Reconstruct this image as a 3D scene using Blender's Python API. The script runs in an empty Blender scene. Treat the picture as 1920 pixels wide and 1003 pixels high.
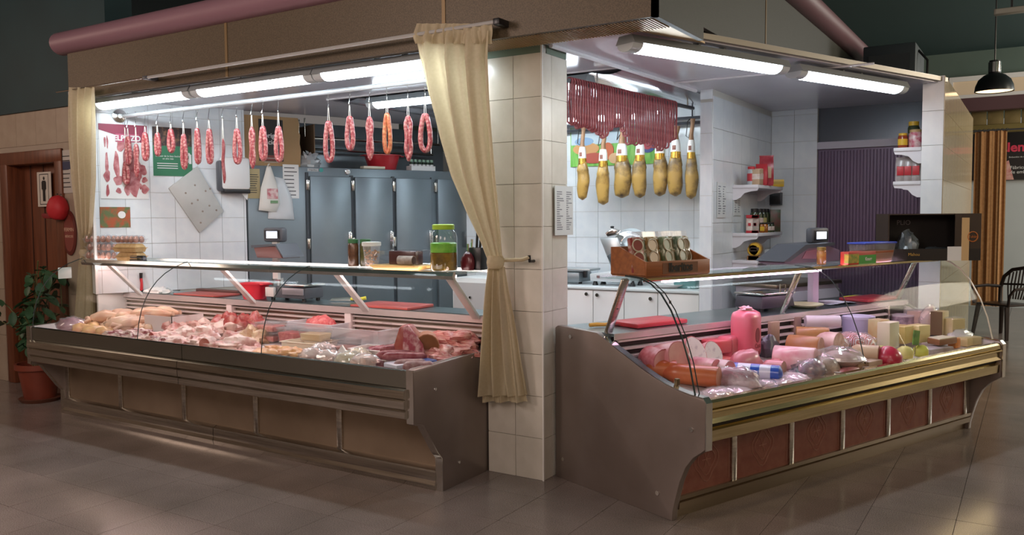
import bpy, bmesh, math, random
from mathutils import Vector, Matrix, noise
random.seed(7)
SC = bpy.context.scene
COL = SC.collection
PI = math.pi
# ---------------------------------------------------------------- camera
FL = 1567.75; CX, CY = 960.0, 501.5
_ya, _pi, _ro = math.radians(122.04223), math.radians(-3.36947), math.radians(-0.40241)
CAM = Vector((2.422, -4.209, 1.55))
FW = Vector((math.cos(_ya)*math.cos(_pi), math.sin(_ya)*math.cos(_pi), math.sin(_pi)))
_r0 = Vector((math.sin(_ya), -math.cos(_ya), 0)); _u0 = _r0.cross(FW)
RT = _r0*math.cos(_ro) + _u0*math.sin(_ro)
UP = -_r0*math.sin(_ro) + _u0*math.cos(_ro)
cam = bpy.data.cameras.new('camera'); cam.sensor_fit = 'HORIZONTAL'; cam.sensor_width = 36.0
cam.lens = FL/1920*36.0; cam.clip_start = 0.05; cam.clip_end = 200
cam.shift_x = 0; cam.shift_y = 0
co = bpy.data.objects.new('camera', cam); COL.objects.link(co)
co.matrix_world = Matrix(((RT.x, UP.x, -FW.x, CAM.x), (RT.y, UP.y, -FW.y, CAM.y), (RT.z, UP.z, -FW.z, CAM.z), (0, 0, 0, 1)))
SC.camera = co
# ---------------------------------------------------------------- world, lights, exposure
SC.view_settings.view_transform = 'Standard'; SC.view_settings.look = 'None'
SC.view_settings.exposure = 0.0; SC.view_settings.gamma = 1.0; SC.view_settings.use_curve_mapping = False
W = bpy.data.worlds.new('hall_air'); SC.world = W; W.use_nodes = True
W.node_tree.nodes['Background'].inputs[0].default_value = (0.80, 0.72, 0.68, 1)
W.node_tree.nodes['Background'].inputs[1].default_value = 0.20
TUBE_E = 24.0        # fluorescent tubes
CASE_E = 20.0        # display case tubes
def hall_fill_lamp(name, loc, power, col, r):
    l = bpy.data.lights.new(name, 'POINT'); l.shadow_soft_size = r; l.energy = power; l.color = col
    o = bpy.data.objects.new(name, l); COL.objects.link(o); o.location = loc
    return o
for x, y, p, c in [(-2.6, -4.4, 260, (1, .79, .72)), (0.6, -5.6, 170, (1, .80, .75)), (4.4, -4.8, 170, (1, .80, .68)), (6.0, 1.6, 130, (1, .84, .62)),
                   (5.6, 6.4, 300, (1, .87, .68)), (6.2, 10.0, 380, (1, .96, .90)), (-7.6, -3.0, 90, (1, .72, .58))]:
    hall_fill_lamp('unseen_hall_fill', (x, y, 3.2), p, c, .7)  # unseen fill lamps, added out of view to brighten the hall
# ---------------------------------------------------------------- frames
TR = math.radians(67.89878)                 # right counter and left wall run along U
U = Vector((math.cos(TR), math.sin(TR), 0)); V = Vector((-U.y, U.x, 0))
OR = Vector((0.885, -0.231, 0)); OL = Vector((-4.1, 0.02, 0))
def RW(s, d, z=0): return OR + U*s + V*d + Vector((0, 0, z))
def LWP(t, off, z=0): return OL + U*t - V*off + Vector((0, 0, z))
def ray(px, py): return FW + RT*((px-CX)/FL) - UP*((py-CY)/FL)
def at(px, py, ax, val):
    d = ray(px, py); i = 'xyz'.index(ax)
    return CAM + d*((val-CAM[i])/d[i])
def atR(px, py, ax, val):                   # right counter coordinates (s, d, z)
    d = ray(px, py); n = {'s': U, 'd': V, 'z': Vector((0, 0, 1))}[ax]
    P = CAM + d*((val-(CAM-OR).dot(n))/d.dot(n)) - OR
    return Vector((P.dot(U), P.dot(V), P.z))
def atLW(px, py, off=0.0):
    P0 = OL - V*off; d = ray(px, py)
    P = CAM + d*((P0-CAM).dot(V)/d.dot(V)) - OL
    return P.dot(U), P.z
# ---------------------------------------------------------------- materials
MATS = {}
def lin(c):
    if isinstance(c, str):
        c = tuple(int(c[i:i+2], 16)/255 for i in (0, 2, 4))
    return tuple((x/12.92 if x <= .04045 else ((x+.055)/1.055)**2.4) for x in c[:3]) + (1,)
def mat(name, c, rough=.5, metal=0.0, c2=None, scale=12.0, bump=0.0, detail=4, lo=.35, hi=.65, emis=0, spec=.5, stretch=None, coat=0, randv=0, tex='noise', trans=0, sss=0):
    if name in MATS: return MATS[name]
    m = bpy.data.materials.new(name); m.use_nodes = True; nt = m.node_tree; b = nt.nodes['Principled BSDF']
    b.inputs['Base Color'].default_value = lin(c); b.inputs['Roughness'].default_value = rough; b.inputs['Metallic'].default_value = metal
    b.inputs['Specular IOR Level'].default_value = spec
    if coat: b.inputs['Coat Weight'].default_value = coat; b.inputs['Coat Roughness'].default_value = .15
    if trans: b.inputs['Transmission Weight'].default_value = trans
    if emis: b.inputs['Emission Color'].default_value = lin(c); b.inputs['Emission Strength'].default_value = emis
    if c2 is not None or bump:
        tc = nt.nodes.new('ShaderNodeTexCoord'); mp = nt.nodes.new('ShaderNodeMapping')
        nt.links.new(tc.outputs['Object'], mp.inputs[0])
        if stretch: mp.inputs['Scale'].default_value = stretch
        if tex == 'voronoi':
            n = nt.nodes.new('ShaderNodeTexVoronoi'); n.inputs['Scale'].default_value = scale; fac = n.outputs['Distance']
        elif tex == 'wave':
            n = nt.nodes.new('ShaderNodeTexWave'); n.inputs['Scale'].default_value = scale; n.inputs['Distortion'].default_value = 4; n.inputs['Detail'].default_value = 3; fac = n.outputs['Fac']
        else:
            n = nt.nodes.new('ShaderNodeTexNoise'); n.inputs['Scale'].default_value = scale; n.inputs['Detail'].default_value = detail; fac = n.outputs['Fac']
        nt.links.new(mp.outputs[0], n.inputs['Vector'])
        if c2 is not None:
            r = nt.nodes.new('ShaderNodeValToRGB'); r.color_ramp.elements[0].position = lo; r.color_ramp.elements[1].position = hi
            r.color_ramp.elements[0].color = lin(c); r.color_ramp.elements[1].color = lin(c2)
            nt.links.new(fac, r.inputs[0]); nt.links.new(r.outputs[0], b.inputs['Base Color'])
            last = r.outputs[0]
            if randv:
                oi = nt.nodes.new('ShaderNodeObjectInfo'); h = nt.nodes.new('ShaderNodeHueSaturation'); mr = nt.nodes.new('ShaderNodeMapRange')
                mr.inputs['To Min'].default_value = 1-randv; mr.inputs['To Max'].default_value = 1+randv
                nt.links.new(oi.outputs['Random'], mr.inputs[0]); nt.links.new(mr.outputs[0], h.inputs['Value']); nt.links.new(last, h.inputs['Color']); nt.links.new(h.outputs[0], b.inputs['Base Color'])
        if bump:
            bp = nt.nodes.new('ShaderNodeBump'); bp.inputs['Strength'].default_value = bump; bp.inputs['Distance'].default_value = .01
            nt.links.new(fac, bp.inputs['Height']); nt.links.new(bp.outputs[0], b.inputs['Normal'])
    MATS[name] = m; return m
def glass(name, tint=(1, 1, 1), gloss=.07, rough=.02, milky=0.0, edge=.35):
    """thin clear sheet: lets light through, mirrors more at a grazing angle"""
    if name in MATS: return MATS[name]
    m = bpy.data.materials.new(name); m.use_nodes = True; nt = m.node_tree
    for n in list(nt.nodes):
        if n.type != 'OUTPUT_MATERIAL': nt.nodes.remove(n)
    out = [n for n in nt.nodes if n.type == 'OUTPUT_MATERIAL'][0]
    t = nt.nodes.new('ShaderNodeBsdfTransparent'); t.inputs[0].default_value = (*tint, 1)
    g = nt.nodes.new('ShaderNodeBsdfGlossy'); g.inputs['Roughness'].default_value = rough
    lw = nt.nodes.new('ShaderNodeLayerWeight'); lw.inputs[0].default_value = .5
    mr = nt.nodes.new('ShaderNodeMapRange'); mr.inputs['To Min'].default_value = gloss*.5; mr.inputs['To Max'].default_value = edge
    pw = nt.nodes.new('ShaderNodeMath'); pw.operation = 'POWER'; pw.inputs[1].default_value = 3
    nt.links.new(lw.outputs['Facing'], pw.inputs[0]); nt.links.new(pw.outputs[0], mr.inputs[0])
    mx = nt.nodes.new('ShaderNodeMixShader'); nt.links.new(mr.outputs[0], mx.inputs[0]); nt.links.new(t.outputs[0], mx.inputs[1]); nt.links.new(g.outputs[0], mx.inputs[2])
    last = mx
    if milky:
        d = nt.nodes.new('ShaderNodeBsdfDiffuse'); d.inputs[0].default_value = (*tint, 1)
        m2 = nt.nodes.new('ShaderNodeMixShader'); m2.inputs[0].default_value = milky
        nt.links.new(mx.outputs[0], m2.inputs[1]); nt.links.new(d.outputs[0], m2.inputs[2]); last = m2
    nt.links.new(last.outputs[0], out.inputs[0]); MATS[name] = m; return m
# ---------------------------------------------------------------- mesh builder
class MB:
    def __init__(s): s.v = []; s.f = []; s.m = None
    def add(s, vs, fs):
        n = len(s.v)
        s.v += [tuple(s.m @ Vector(p)) for p in vs] if s.m is not None else [tuple(p) for p in vs]
        s.f += [tuple(i+n for i in f) for f in fs]; return s
    def box(s, x0, x1, y0, y1, z0, z1):
        return s.add([(x0, y0, z0), (x1, y0, z0), (x1, y1, z0), (x0, y1, z0), (x0, y0, z1), (x1, y0, z1), (x1, y1, z1), (x0, y1, z1)],
                     [(3, 2, 1, 0), (4, 5, 6, 7), (0, 1, 5, 4), (1, 2, 6, 5), (2, 3, 7, 6), (3, 0, 4, 7)])
    def frustum(s, a, b, z0, z1):   # a,b: (x0,x1,y0,y1) at bottom, top
        return s.add([(a[0], a[2], z0), (a[1], a[2], z0), (a[1], a[3], z0), (a[0], a[3], z0), (b[0], b[2], z1), (b[1], b[2], z1), (b[1], b[3], z1), (b[0], b[3], z1)],
                     [(3, 2, 1, 0), (4, 5, 6, 7), (0, 1, 5, 4), (1, 2, 6, 5), (2, 3, 7, 6), (3, 0, 4, 7)])
    def prism(s, poly, ax, lo, hi):
        def P(a, b, c): return {'x': (c, a, b), 'y': (a, c, b), 'z': (a, b, c)}[ax]
        n = len(poly); vs = [P(a, b, lo) for a, b in poly] + [P(a, b, hi) for a, b in poly]
        return s.add(vs, [tuple(range(n))[::-1], tuple(range(n, 2*n))] + [(i, (i+1) % n, n+(i+1) % n, n+i) for i in range(n)])
    def strip(s, path, ax, lo, hi, th):  # a bent sheet: path in the plane across ax, thickness th
        n = len(path); off = []
        for i in range(n):
            a = Vector(path[max(0, i-1)]); b = Vector(path[min(n-1, i+1)]); t = (b-a).normalized(); off.append((path[i][0]-t.y*th, path[i][1]+t.x*th))
        return s.prism(list(path) + off[::-1], ax, lo, hi)
    def lathe(s, prof, seg=16, c=(0, 0, 0), cap=True):
        vs = []; fs = []
        for r, z in prof:
            for k in range(seg):
                a = 2*PI*k/seg; vs.append((c[0]+r*math.cos(a), c[1]+r*math.sin(a), c[2]+z))
        for i in range(len(prof)-1):
            for k in range(seg):
                k2 = (k+1) % seg; fs.append((i*seg+k, i*seg+k2, (i+1)*seg+k2, (i+1)*seg+k))
        if cap:
            fs.append(tuple(range(seg))[::-1]); fs.append(tuple(range((len(prof)-1)*seg, len(prof)*seg)))
        return s.add(vs, fs)
    def tube(s, path, r, seg=8, closed=False, cap=True, flat=1.0):
        P = [Vector(p) for p in path]; n = len(P); R = r if isinstance(r, (list, tuple)) else [r]*n
        vs = []; fs = []; nrm = None
        for i in range(n):
            a = P[(i-1) % n] if closed else P[max(0, i-1)]; b = P[(i+1) % n] if closed else P[min(n-1, i+1)]
            t = (b-a)
            if t.length < 1e-9: t = Vector((0, 0, 1))
            t.normalize()
            if nrm is None: nrm = t.orthogonal().normalized()
            nrm = (nrm - t*nrm.dot(t))
            nrm = nrm.normalized() if nrm.length > 1e-6 else t.orthogonal().normalized()
            bn = t.cross(nrm)
            for k in range(seg):
                an = 2*PI*k/seg; vs.append(P[i] + nrm*(R[i]*math.cos(an)) + bn*(R[i]*math.sin(an)*flat))
        m = n if closed else n-1
        for i in range(m):
            j = (i+1) % n
            for k in range(seg):
                k2 = (k+1) % seg; fs.append((i*seg+k, i*seg+k2, j*seg+k2, j*seg+k))
        if not closed and cap: fs.append(tuple(range(seg))[::-1]); fs.append(tuple(range((n-1)*seg, n*seg)))
        return s.add(vs, fs)
    def grid(s, fn, nu, nv):
        vs = [fn(i/(nu-1), j/(nv-1)) for j in range(nv) for i in range(nu)]
        return s.add(vs, [(j*nu+i, j*nu+i+1, (j+1)*nu+i+1, (j+1)*nu+i) for j in range(nv-1) for i in range(nu-1)])
    def blob(s, rx, ry, rz, c=(0, 0, 0), seed=0, amp=.12, nu=14, nv=9, flat=-.5, freq=2.2, rough=.5):
        vs = []; fs = []
        for j in range(nv+1):
            th = PI*j/nv
            for i in range(nu):
                ph = 2*PI*i/nu; d = Vector((math.sin(th)*math.cos(ph), math.sin(th)*math.sin(ph), math.cos(th)))
                k = 1 + amp*(noise.noise(d*freq + Vector((seed*3.7, seed*1.3, seed*.7)))*1.6 + rough*noise.noise(d*freq*3.1 + Vector((seed, seed*2.1, 5))))
                z = max(d.z*k, flat)
                vs.append((c[0]+d.x*k*rx, c[1]+d.y*k*ry, c[2]+(z-flat)*rz))
        for j in range(nv):
            for i in range(nu):
                i2 = (i+1) % nu; fs.append((j*nu+i, (j+1)*nu+i, (j+1)*nu+i2, j*nu+i2))
        return s.add(vs, fs)
    def build(s, name, m, parent=None, loc=None, rotz=None, smooth=40, bevel=0, rot=None, sub=0):
        me = bpy.data.meshes.new(name); me.from_pydata(s.v, [], s.f); me.update()
        if bevel or smooth > 90:
            bm = bmesh.new(); bm.from_mesh(me)
            if smooth > 90: bmesh.ops.remove_doubles(bm, verts=bm.verts, dist=1e-5)
            if bevel:
                es = [e for e in bm.edges if len(e.link_faces) == 2 and e.calc_face_angle(0) > .5]
                bmesh.ops.bevel(bm, geom=es, offset=bevel, segments=2, profile=.5, affect='EDGES', clamp_overlap=True)
            bm.to_mesh(me); bm.free()
        if smooth:
            me.polygons.foreach_set('use_smooth', [True]*len(me.polygons))
            me.set_sharp_from_angle(angle=math.radians(min(smooth, 89)))
        ob = bpy.data.objects.new(name, me); COL.objects.link(ob)
        if m is not None: me.materials.append(m)
        if parent is not None: ob.parent = parent
        if loc is not None: ob.location = loc
        if rotz is not None: ob.rotation_euler = (0, 0, rotz)
        if rot is not None: ob.rotation_euler = rot
        return ob
def tag(o, label, cat, group=None):
    o['label'] = label; o['category'] = cat
    if group: o['group'] = group
    return o
def thing(name, label, cat, loc=(0, 0, 0), rotz=0, group=None, rot=None):
    o = bpy.data.objects.new(name, None); COL.objects.link(o); o.location = loc
    o.rotation_euler = rot if rot else (0, 0, rotz); o.empty_display_size = .05
    return tag(o, label, cat, group)
def struct(o): o['kind'] = 'structure'; return o
def copy_as(src, name, parent, loc, scale=None, rotz=None):
    o = bpy.data.objects.new(name, src.data); COL.objects.link(o); o.parent = parent; o.location = loc
    if scale: o.scale = scale
    if rotz is not None: o.rotation_euler = (0, 0, rotz)
    return o
def dup(root, loc, label, rotz=None, group=None):
    r = root.copy(); COL.objects.link(r); r.location = loc; r['label'] = label
    if rotz is not None: r.rotation_euler = (0, 0, rotz)
    if group: r['group'] = group
    for ch in list(root.children):
        c = ch.copy(); COL.objects.link(c); c.parent = r
        for g in ch.children:
            e = g.copy(); COL.objects.link(e); e.parent = c
    return r
def text(body, size, m, parent, loc, rot=(PI/2, 0, 0), align='CENTER', bold=0, name='lettering', sx=1.0):
    cu = bpy.data.curves.new(name, 'FONT'); cu.body = body; cu.size = size; cu.align_x = align; cu.align_y = 'CENTER'; cu.extrude = .0004; cu.offset = bold
    cu.resolution_u = 3
    o = bpy.data.objects.new(name, cu); COL.objects.link(o); cu.materials.append(m); o.parent = parent; o.location = loc; o.rotation_euler = rot; o.scale = (sx, 1, 1)
    return o
ORD = ['first', 'second', 'third', 'fourth', 'fifth', 'sixth', 'seventh', 'eighth', 'ninth', 'tenth', 'eleventh', 'twelfth', 'thirteenth', 'fourteenth', 'fifteenth', 'sixteenth', 'seventeenth', 'eighteenth', 'nineteenth']
TENS = {2: 'twenty', 3: 'thirty', 4: 'forty'}
def ordw(i):
    if i < 19: return ORD[i]
    n = i+1
    return {2: 'twentieth', 3: 'thirtieth', 4: 'fortieth'}[n//10] if n % 10 == 0 else TENS[n//10]+'-'+ORD[n % 10-1]
def bez(p0, p1, p2, n=8):
    return [tuple(p0[k]*(1-t)**2 + 2*p1[k]*t*(1-t) + p2[k]*t*t for k in range(len(p0))) for t in [i/(n-1) for i in range(n)]]
# shared materials
STEEL = mat('brushed_steel', 'd0cbc2', .2, 1, c2='b3aea5', scale=3, stretch=(1, 40, 40), bump=.01)
STEEL_D = mat('satin_steel_panel', '9a8d80', .38, 1, c2='847869', scale=4, stretch=(2, 2, 40))
ENDP = mat('brown_grey_end_panel', '8d817a', .36, .5, c2='83766e', scale=3, detail=3)
CHROME = mat('chrome', 'd8d8d6', .1, 1)
BRASS = mat('warm_steel_rail', 'd2c49c', .14, 1, c2='c0b186', scale=3, stretch=(1, 40, 40))
WHITE = mat('white_enamel', 'dcdcda', .3)
INNER = mat('case_inner_lining', 'd6cfcf', .3, .2)
DARK = mat('gap_shade_dark', '241d1c', .6)
BLACK = mat('black_plastic', '17171a', .35)
GREYP = mat('grey_plastic', '4a4c52', .4)
CREAM_TILE = mat('cream_tile', 'd3cec2', .22, c2='cbc6b9', scale=2.5, randv=.03)
WHITE_TILE = mat('white_tile', 'd9dee0', .2, c2='d2d8dc', scale=2.5, randv=.025)
GROUT = mat('grout', 'bdbab2', .8)
PALE_EDGE = mat('pale_glass_edge', 'c9c4ad', .2)
GLASS = glass('case_glass', (.97, .985, .98), .004, .05, edge=.06)
GEDGE = mat('glass_edge', '2c3837', .2)
ACRY = glass('clear_acrylic', (.97, .97, .98), .08)
FILM = glass('clear_film', (.97, .97, .98), .22, .12, milky=.10, edge=.6)
CPLA = glass('clear_plastic', (.95, .95, .96), .12, .08, milky=.10)
FROST = glass('frosted_plastic', (.93, .93, .95), .1, .15, milky=.35)
# ================================================================ setting
unit = MB().box(-.5, .5, -.5, .5, -.5, .5).build('tile_source', WHITE_TILE, smooth=0, bevel=.012)
UNIT = unit.data
COL.objects.unlink(unit); bpy.data.objects.remove(unit)
def tile_mesh(m):
    me = UNIT.copy(); me.materials.clear(); me.materials.append(m); return me
def piece(name, me, parent, loc, scale, rotz=0):
    o = bpy.data.objects.new(name, me); COL.objects.link(o); o.parent = parent; o.location = loc; o.scale = scale; o.rotation_euler = (0, 0, rotz); return o
# floor: terrazzo tiles 40 x 40, joints recessed
FLOOR_M = mat('terrazzo', '8f827b', .2, c2='746a63', scale=5, detail=8, randv=.07, lo=.3, hi=.7)
nt = FLOOR_M.node_tree; b = nt.nodes['Principled BSDF']
src = b.inputs['Base Color'].links[0].from_socket
n2 = nt.nodes.new('ShaderNodeTexNoise'); n2.inputs['Scale'].default_value = 210; n2.inputs['Detail'].default_value = 2
r2 = nt.nodes.new('ShaderNodeValToRGB'); r2.color_ramp.elements[0].position = .35; r2.color_ramp.elements[0].color = (.6, .6, .6, 1); r2.color_ramp.elements[1].position = .68; r2.color_ramp.elements[1].color = (1.3, 1.3, 1.3, 1)
tcn = [n for n in nt.nodes if n.type == 'TEX_COORD'][0]
geo = nt.nodes.new('ShaderNodeNewGeometry')
nt.links.new(geo.outputs['Position'], n2.inputs['Vector']); nt.links.new(n2.outputs['Fac'], r2.inputs[0])
mp0 = [n for n in nt.nodes if n.type == 'MAPPING'][0]; nt.links.new(geo.outputs['Position'], mp0.inputs[0]); mp0.inputs['Scale'].default_value = (.35, .35, .35)
mm = nt.nodes.new('ShaderNodeMixRGB'); mm.blend_type = 'MULTIPLY'; mm.inputs[0].default_value = 1
nt.links.new(src, mm.inputs[1]); nt.links.new(r2.outputs[0], mm.inputs[2]); nt.links.new(mm.outputs[0], b.inputs['Base Color'])
rn = nt.nodes.new('ShaderNodeMapRange'); rn.inputs['To Min'].default_value = .12; rn.inputs['To Max'].default_value = .26
nt.links.new(n2.outputs['Fac'], rn.inputs[0]); nt.links.new(rn.outputs[0], b.inputs['Roughness'])
JOINT = mat('floor_joint', '655b53', .6)
floor = struct(MB().box(-11, 9, -8, 15, -.12, -.006).build('floor', JOINT, smooth=0))
ft = tile_mesh(FLOOR_M)
cand = []
for i in range(-27, 24):
    for j in range(-17, 40):
        x = -1.083+.2+.4*i; y = -1.476+.2+.4*j
        if x < -10.5 or x > 8.5 or y < -7.6 or y > 14.6: continue
        P = Vector((x, y, 0))-CAM; z = P.dot(FW)
        inv = z > 1.5 and abs(P.dot(RT)/z) < .66 and -P.dot(UP)/z < .345 and -P.dot(UP)/z > -.2
        behind = (y > .1 and x < .3 and y < 4.3) or (x < -4.4 and y > 0)
        cand.append((z if inv and not behind else 1e3, x, y))
cand.sort()
near = cand[:295]
for z, x, y in near: piece('tile', ft, floor, (x, y, -.003), (.3975, .3975, .006))
rest = MB()
for z, x, y in cand[295:]: rest.add([(x-.1977, y-.1977, 0), (x+.1977, y-.1977, 0), (x+.1977, y+.1977, 0), (x-.1977, y+.1977, 0)], [(0, 1, 2, 3)])
o = rest.build('floor_tiles_beyond', FLOOR_M, floor, smooth=0); o['kind'] = 'stuff'
# ---- generic tiled wall: a body and its tiles (local X along, -Y faces the room)
def tiled(body, me, x0, x1, z0, z1, tw, th, face_y, skip=None, xoff=0, zoff=0):
    n = 0
    i0 = math.floor((x0-xoff)/tw); j0 = math.floor((z0-zoff)/th)
    for i in range(i0, math.ceil((x1-xoff)/tw)):
        for j in range(j0, math.ceil((z1-zoff)/th)):
            a0 = max(x0, xoff+i*tw); a1 = min(x1, xoff+(i+1)*tw); b0 = max(z0, zoff+j*th); b1 = min(z1, zoff+(j+1)*th)
            if a1-a0 < .02 or b1-b0 < .02: continue
            if skip and skip((a0+a1)/2, (b0+b1)/2): continue
            piece('tile', me, body, ((a0+a1)/2, face_y-.003, (b0+b1)/2), (a1-a0-.003, .008, b1-b0-.003)); n += 1
    return n
tm_w = tile_mesh(WHITE_TILE); tm_c = tile_mesh(CREAM_TILE)
# ---- corner pillar, tiled on both faces
pil = struct(MB().box(-.39, -.008, .01, .30, 0, 2.545).build('pillar', GROUT, smooth=0))
tiled(pil, tm_c, -.392, 0, 0, 2.50, .196, .25, .008)
for j in range(10):
    for (a, b_) in ((.002, .115), (.115, .305)): piece('tile', tm_c, pil, (-.006, (a+b_)/2, .125+.25*j), (.008, b_-a-.003, .247))
MB().box(-.388, -.003, .004, .02, 2.50, 2.55).box(-.02, -.003, .06, .30, 2.502, 2.55).build('top_band', mat('green_band', '6c7c6c', .5), pil, smooth=0)
MB().box(-.008, .002, -.004, .006, 0, 2.55).build('corner_bead', mat('corner_bead_white', 'dcdad4', .3), pil, smooth=0)
MB().tube([(-.06, 0, 1.30), (-.06, -.05, 1.30), (-.06, -.055, 1.335)], .009).build('tieback_hook', BLACK, pil)
# ---- left outer wall with the wooden door
LWM = mat('beige_wall_paint', 'a99b8a', .5, c2='a09282', scale=1.5)
TEAL = mat('teal_upper_wall', '1c3a3f', .6, c2='193439', scale=2)
wl = struct(MB().box(-11, -5.98, .03, .25, 0, 2.56).box(-5.98, -4.93, .03, .25, 2.2, 2.56).box(-4.93, -4.2, .03, .25, 0, 2.56).build('wall_left', LWM, smooth=0))
tm_l = tile_mesh(mat('beige_glazed_tile', 'a59684', .35, c2='9c8c7a', scale=2.5, randv=.03))
tiled(wl, tm_l, -6.6, -4.22, 0, 2.56, .335, .45, .03, skip=lambda x, z: -5.99 < x < -4.92 and z < 2.2)
struct(MB().box(-11, -4.2, .0, .25, 2.56, 4.3).build('wall_left_upper', TEAL, smooth=0))
WOOD = mat('brown_door_wood', '6f3e26', .38, c2='5a301c', scale=2.5, stretch=(14, 14, 1), bump=.02)
door = struct(thing('door_1', '', 'x', (-5.45, .03, 0)))
for k in ('label', 'category'): del door[k]
MB().box(-.43, .43, .10, .14, .01, 2.10).build('door_leaf', WOOD, door, bevel=.004)
for x0, x1 in ((-.53, -.40), (.40, .52)): MB().box(x0, x1, -.03, .2, 0, 2.2).build('door_jamb', WOOD, door, bevel=.01)
MB().box(-.53, .52, -.031, .2, 2.08, 2.2).build('door_head', WOOD, door, bevel=.01)
for x in (-.22, 0, .22): MB().box(x-.005, x+.005, .094, .101, .02, 2.08).build('panel_groove', mat('door_groove', '3a1f12', .5), door, smooth=0)
# ---- interior left wall (faces the stall), local frame along U
def lw_obj(mb, name, m, **k): return mb.build(name, m, loc=OL, rotz=TR, **k)
wi = struct(lw_obj(MB().box(-.2, 1.06, .006, .1, .945, 2.55).box(.46, 1.06, .006, .1, 0, .945), 'wall_inner_left', GROUT, smooth=0))
tiled(wi, tm_w, -.2, 1.06, .945, 2.55, .2, .2175, .006, xoff=.0379, zoff=.0511)
MB().box(-.215, -.195, -.02, .12, .945, 2.55).build('edge_trim', WHITE, wi, smooth=0)
DKW = mat('dark_blue_grey_wall', '7a848c', .22, .3, c2='70797f', scale=2)
struct(lw_obj(MB().box(.95, 3.6, .72, .8, 0, 2.55), 'wall_behind_cold_room', DKW, smooth=0))
# ---- ham wall (back), tiles 0.233 x 0.242
wb = struct(MB().box(-2.65, .15, 3.006, 3.1, 0, 2.55).build('wall_back', GROUT, smooth=0))
tiled(wb, tm_w, -2.65, .15, .9, 2.55, .2375, .2455, 3.006, xoff=-1.375+.02, zoff=1.117)
# ---- stub wall, side wall and recess
ws = struct(MB().box(.15, .25, 2.25, 4.0, 0, 2.55).build('wall_side', GROUT, smooth=0))
for j in range(11): piece('tile', tm_w, ws, (.2, 2.247, .125+.245*j), (.099, .008, .242 if j < 10 else .2))
for i in range(7):
    for j in range(10): piece('tile', tm_w, ws, (.253, 2.25+.125+.25*i, .125+.25*j), (.008, .247, .247))
wr = struct(MB().box(.25, .68, 3.95, 4.05, 0, 2.55).build('wall_recess', GROUT, smooth=0))
tiled(wr, tm_w, .26, .68, .8, 2.55, .21, .25, 3.95, xoff=.26)
# ---- purple shutter wall
PURP = mat('purple_shutter', '5e4a64', .35, .15)
sh = struct(MB().box(.68, 1.72, 3.985, 4.02, 0, 2.17).build('door_2', PURP, smooth=0))
sl = MB().prism([(-.012, 0), (-.008, -.008), (.008, -.008), (.012, 0)], 'z', .02, 2.15).build('slat', PURP, sh, loc=(.70, 3.985, 0), smooth=0)
for i in range(1, 36): copy_as(sl, 'slat', sh, (.70+i*.0283, 3.985, 0))
MB().box(.68, 1.72, 3.94, 4.02, 2.17, 2.235).build('lintel', mat('lilac_lintel', 'b7b2bd', .4), sh, smooth=0)
struct(MB().box(.68, 1.72, 4.0, 4.06, 2.235, 2.55).build('wall_over_shutter', mat('slate_panel', '474c55', .25, .2), smooth=0))
# ---- right outer pillar and glazed side wall
wp = struct(MB().box(1.668, 1.815, 2.908, 3.2, 0, 2.60).build('pillar_right', GROUT, smooth=0))
for j in range(10): piece('tile', tm_w, wp, (1.7415, 2.905, .13+.26*j), (.146, .008, .257))
for i in range(14):
    pass
wo = struct(MB().box(1.72, 1.812, 3.2, 6.2, 0, 2.60).build('wall_right', GROUT, smooth=0))
tm_o = tile_mesh(mat('beige_outer_tile', 'cdbfa2', .12, c2='c4b597', scale=2, randv=.03))
for i in range(11):
    for j in range(10): piece('tile', tm_o, wo, (1.815, 2.92+.15+.3*i, .13+.26*j), (.008, .297, .257))
# ---- stall ceiling: glossy board whose edge follows the right counter
CEIL = mat('ceiling_board', 'd6d6de', .2, .1, c2='c8c8d2', scale=.9, detail=2)
c0 = Vector((.58, -.03, 0)); c1 = c0+U*3.26
cb = struct(MB().prism([(-4.28, -.29), (-.42, -.29), (-.42, -.03), (.58, -.03), (c1.x, c1.y), (1.81, 4.1), (-3.1, 4.1), (-3.4, 1.9)], 'z', 2.55, 2.60).build('ceiling', CEIL, smooth=0))
TR_W = mat('white_trim', 'd8d6d8', .35)
def rod(mb, p, q, r): return mb.tube([p, q], r, 6)
struct(rod(MB(), (.03, .05, 2.54), (.13, 2.2, 2.54), .014).build('trim_1', TR_W))
struct(rod(rod(MB(), (-2.6, .93, 2.545), (.06, .93, 2.545), .008), (.09, 1.75, 2.545), (1.5, 1.75, 2.545), .008).build('trim_2', TR_W))
et = MB(); a = c0+U*.02-V*.012; q = c1-V*.012
et.tube([(.0, -.045, 2.572), (.585, -.045, 2.572)], .017, 4); et.tube([(a.x, a.y, 2.575), (q.x, q.y, 2.575)], .022, 4)
struct(et.build('trim_3', mat('ceiling_edge', '8f897e', .4, .4)))
# ---- corrugated metal strip of the ceiling over the hams
cr = MB()
cr.grid(lambda u, v: (-2.6+u*2.7, 1.0+v*1.95, 2.53+.012*math.cos(u*2*PI*9)), 109, 2)
struct(cr.build('ceiling_corrugated', mat('shiny_corrugated_sheet', 'c4c6d0', .2, .6), smooth=60))
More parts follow.
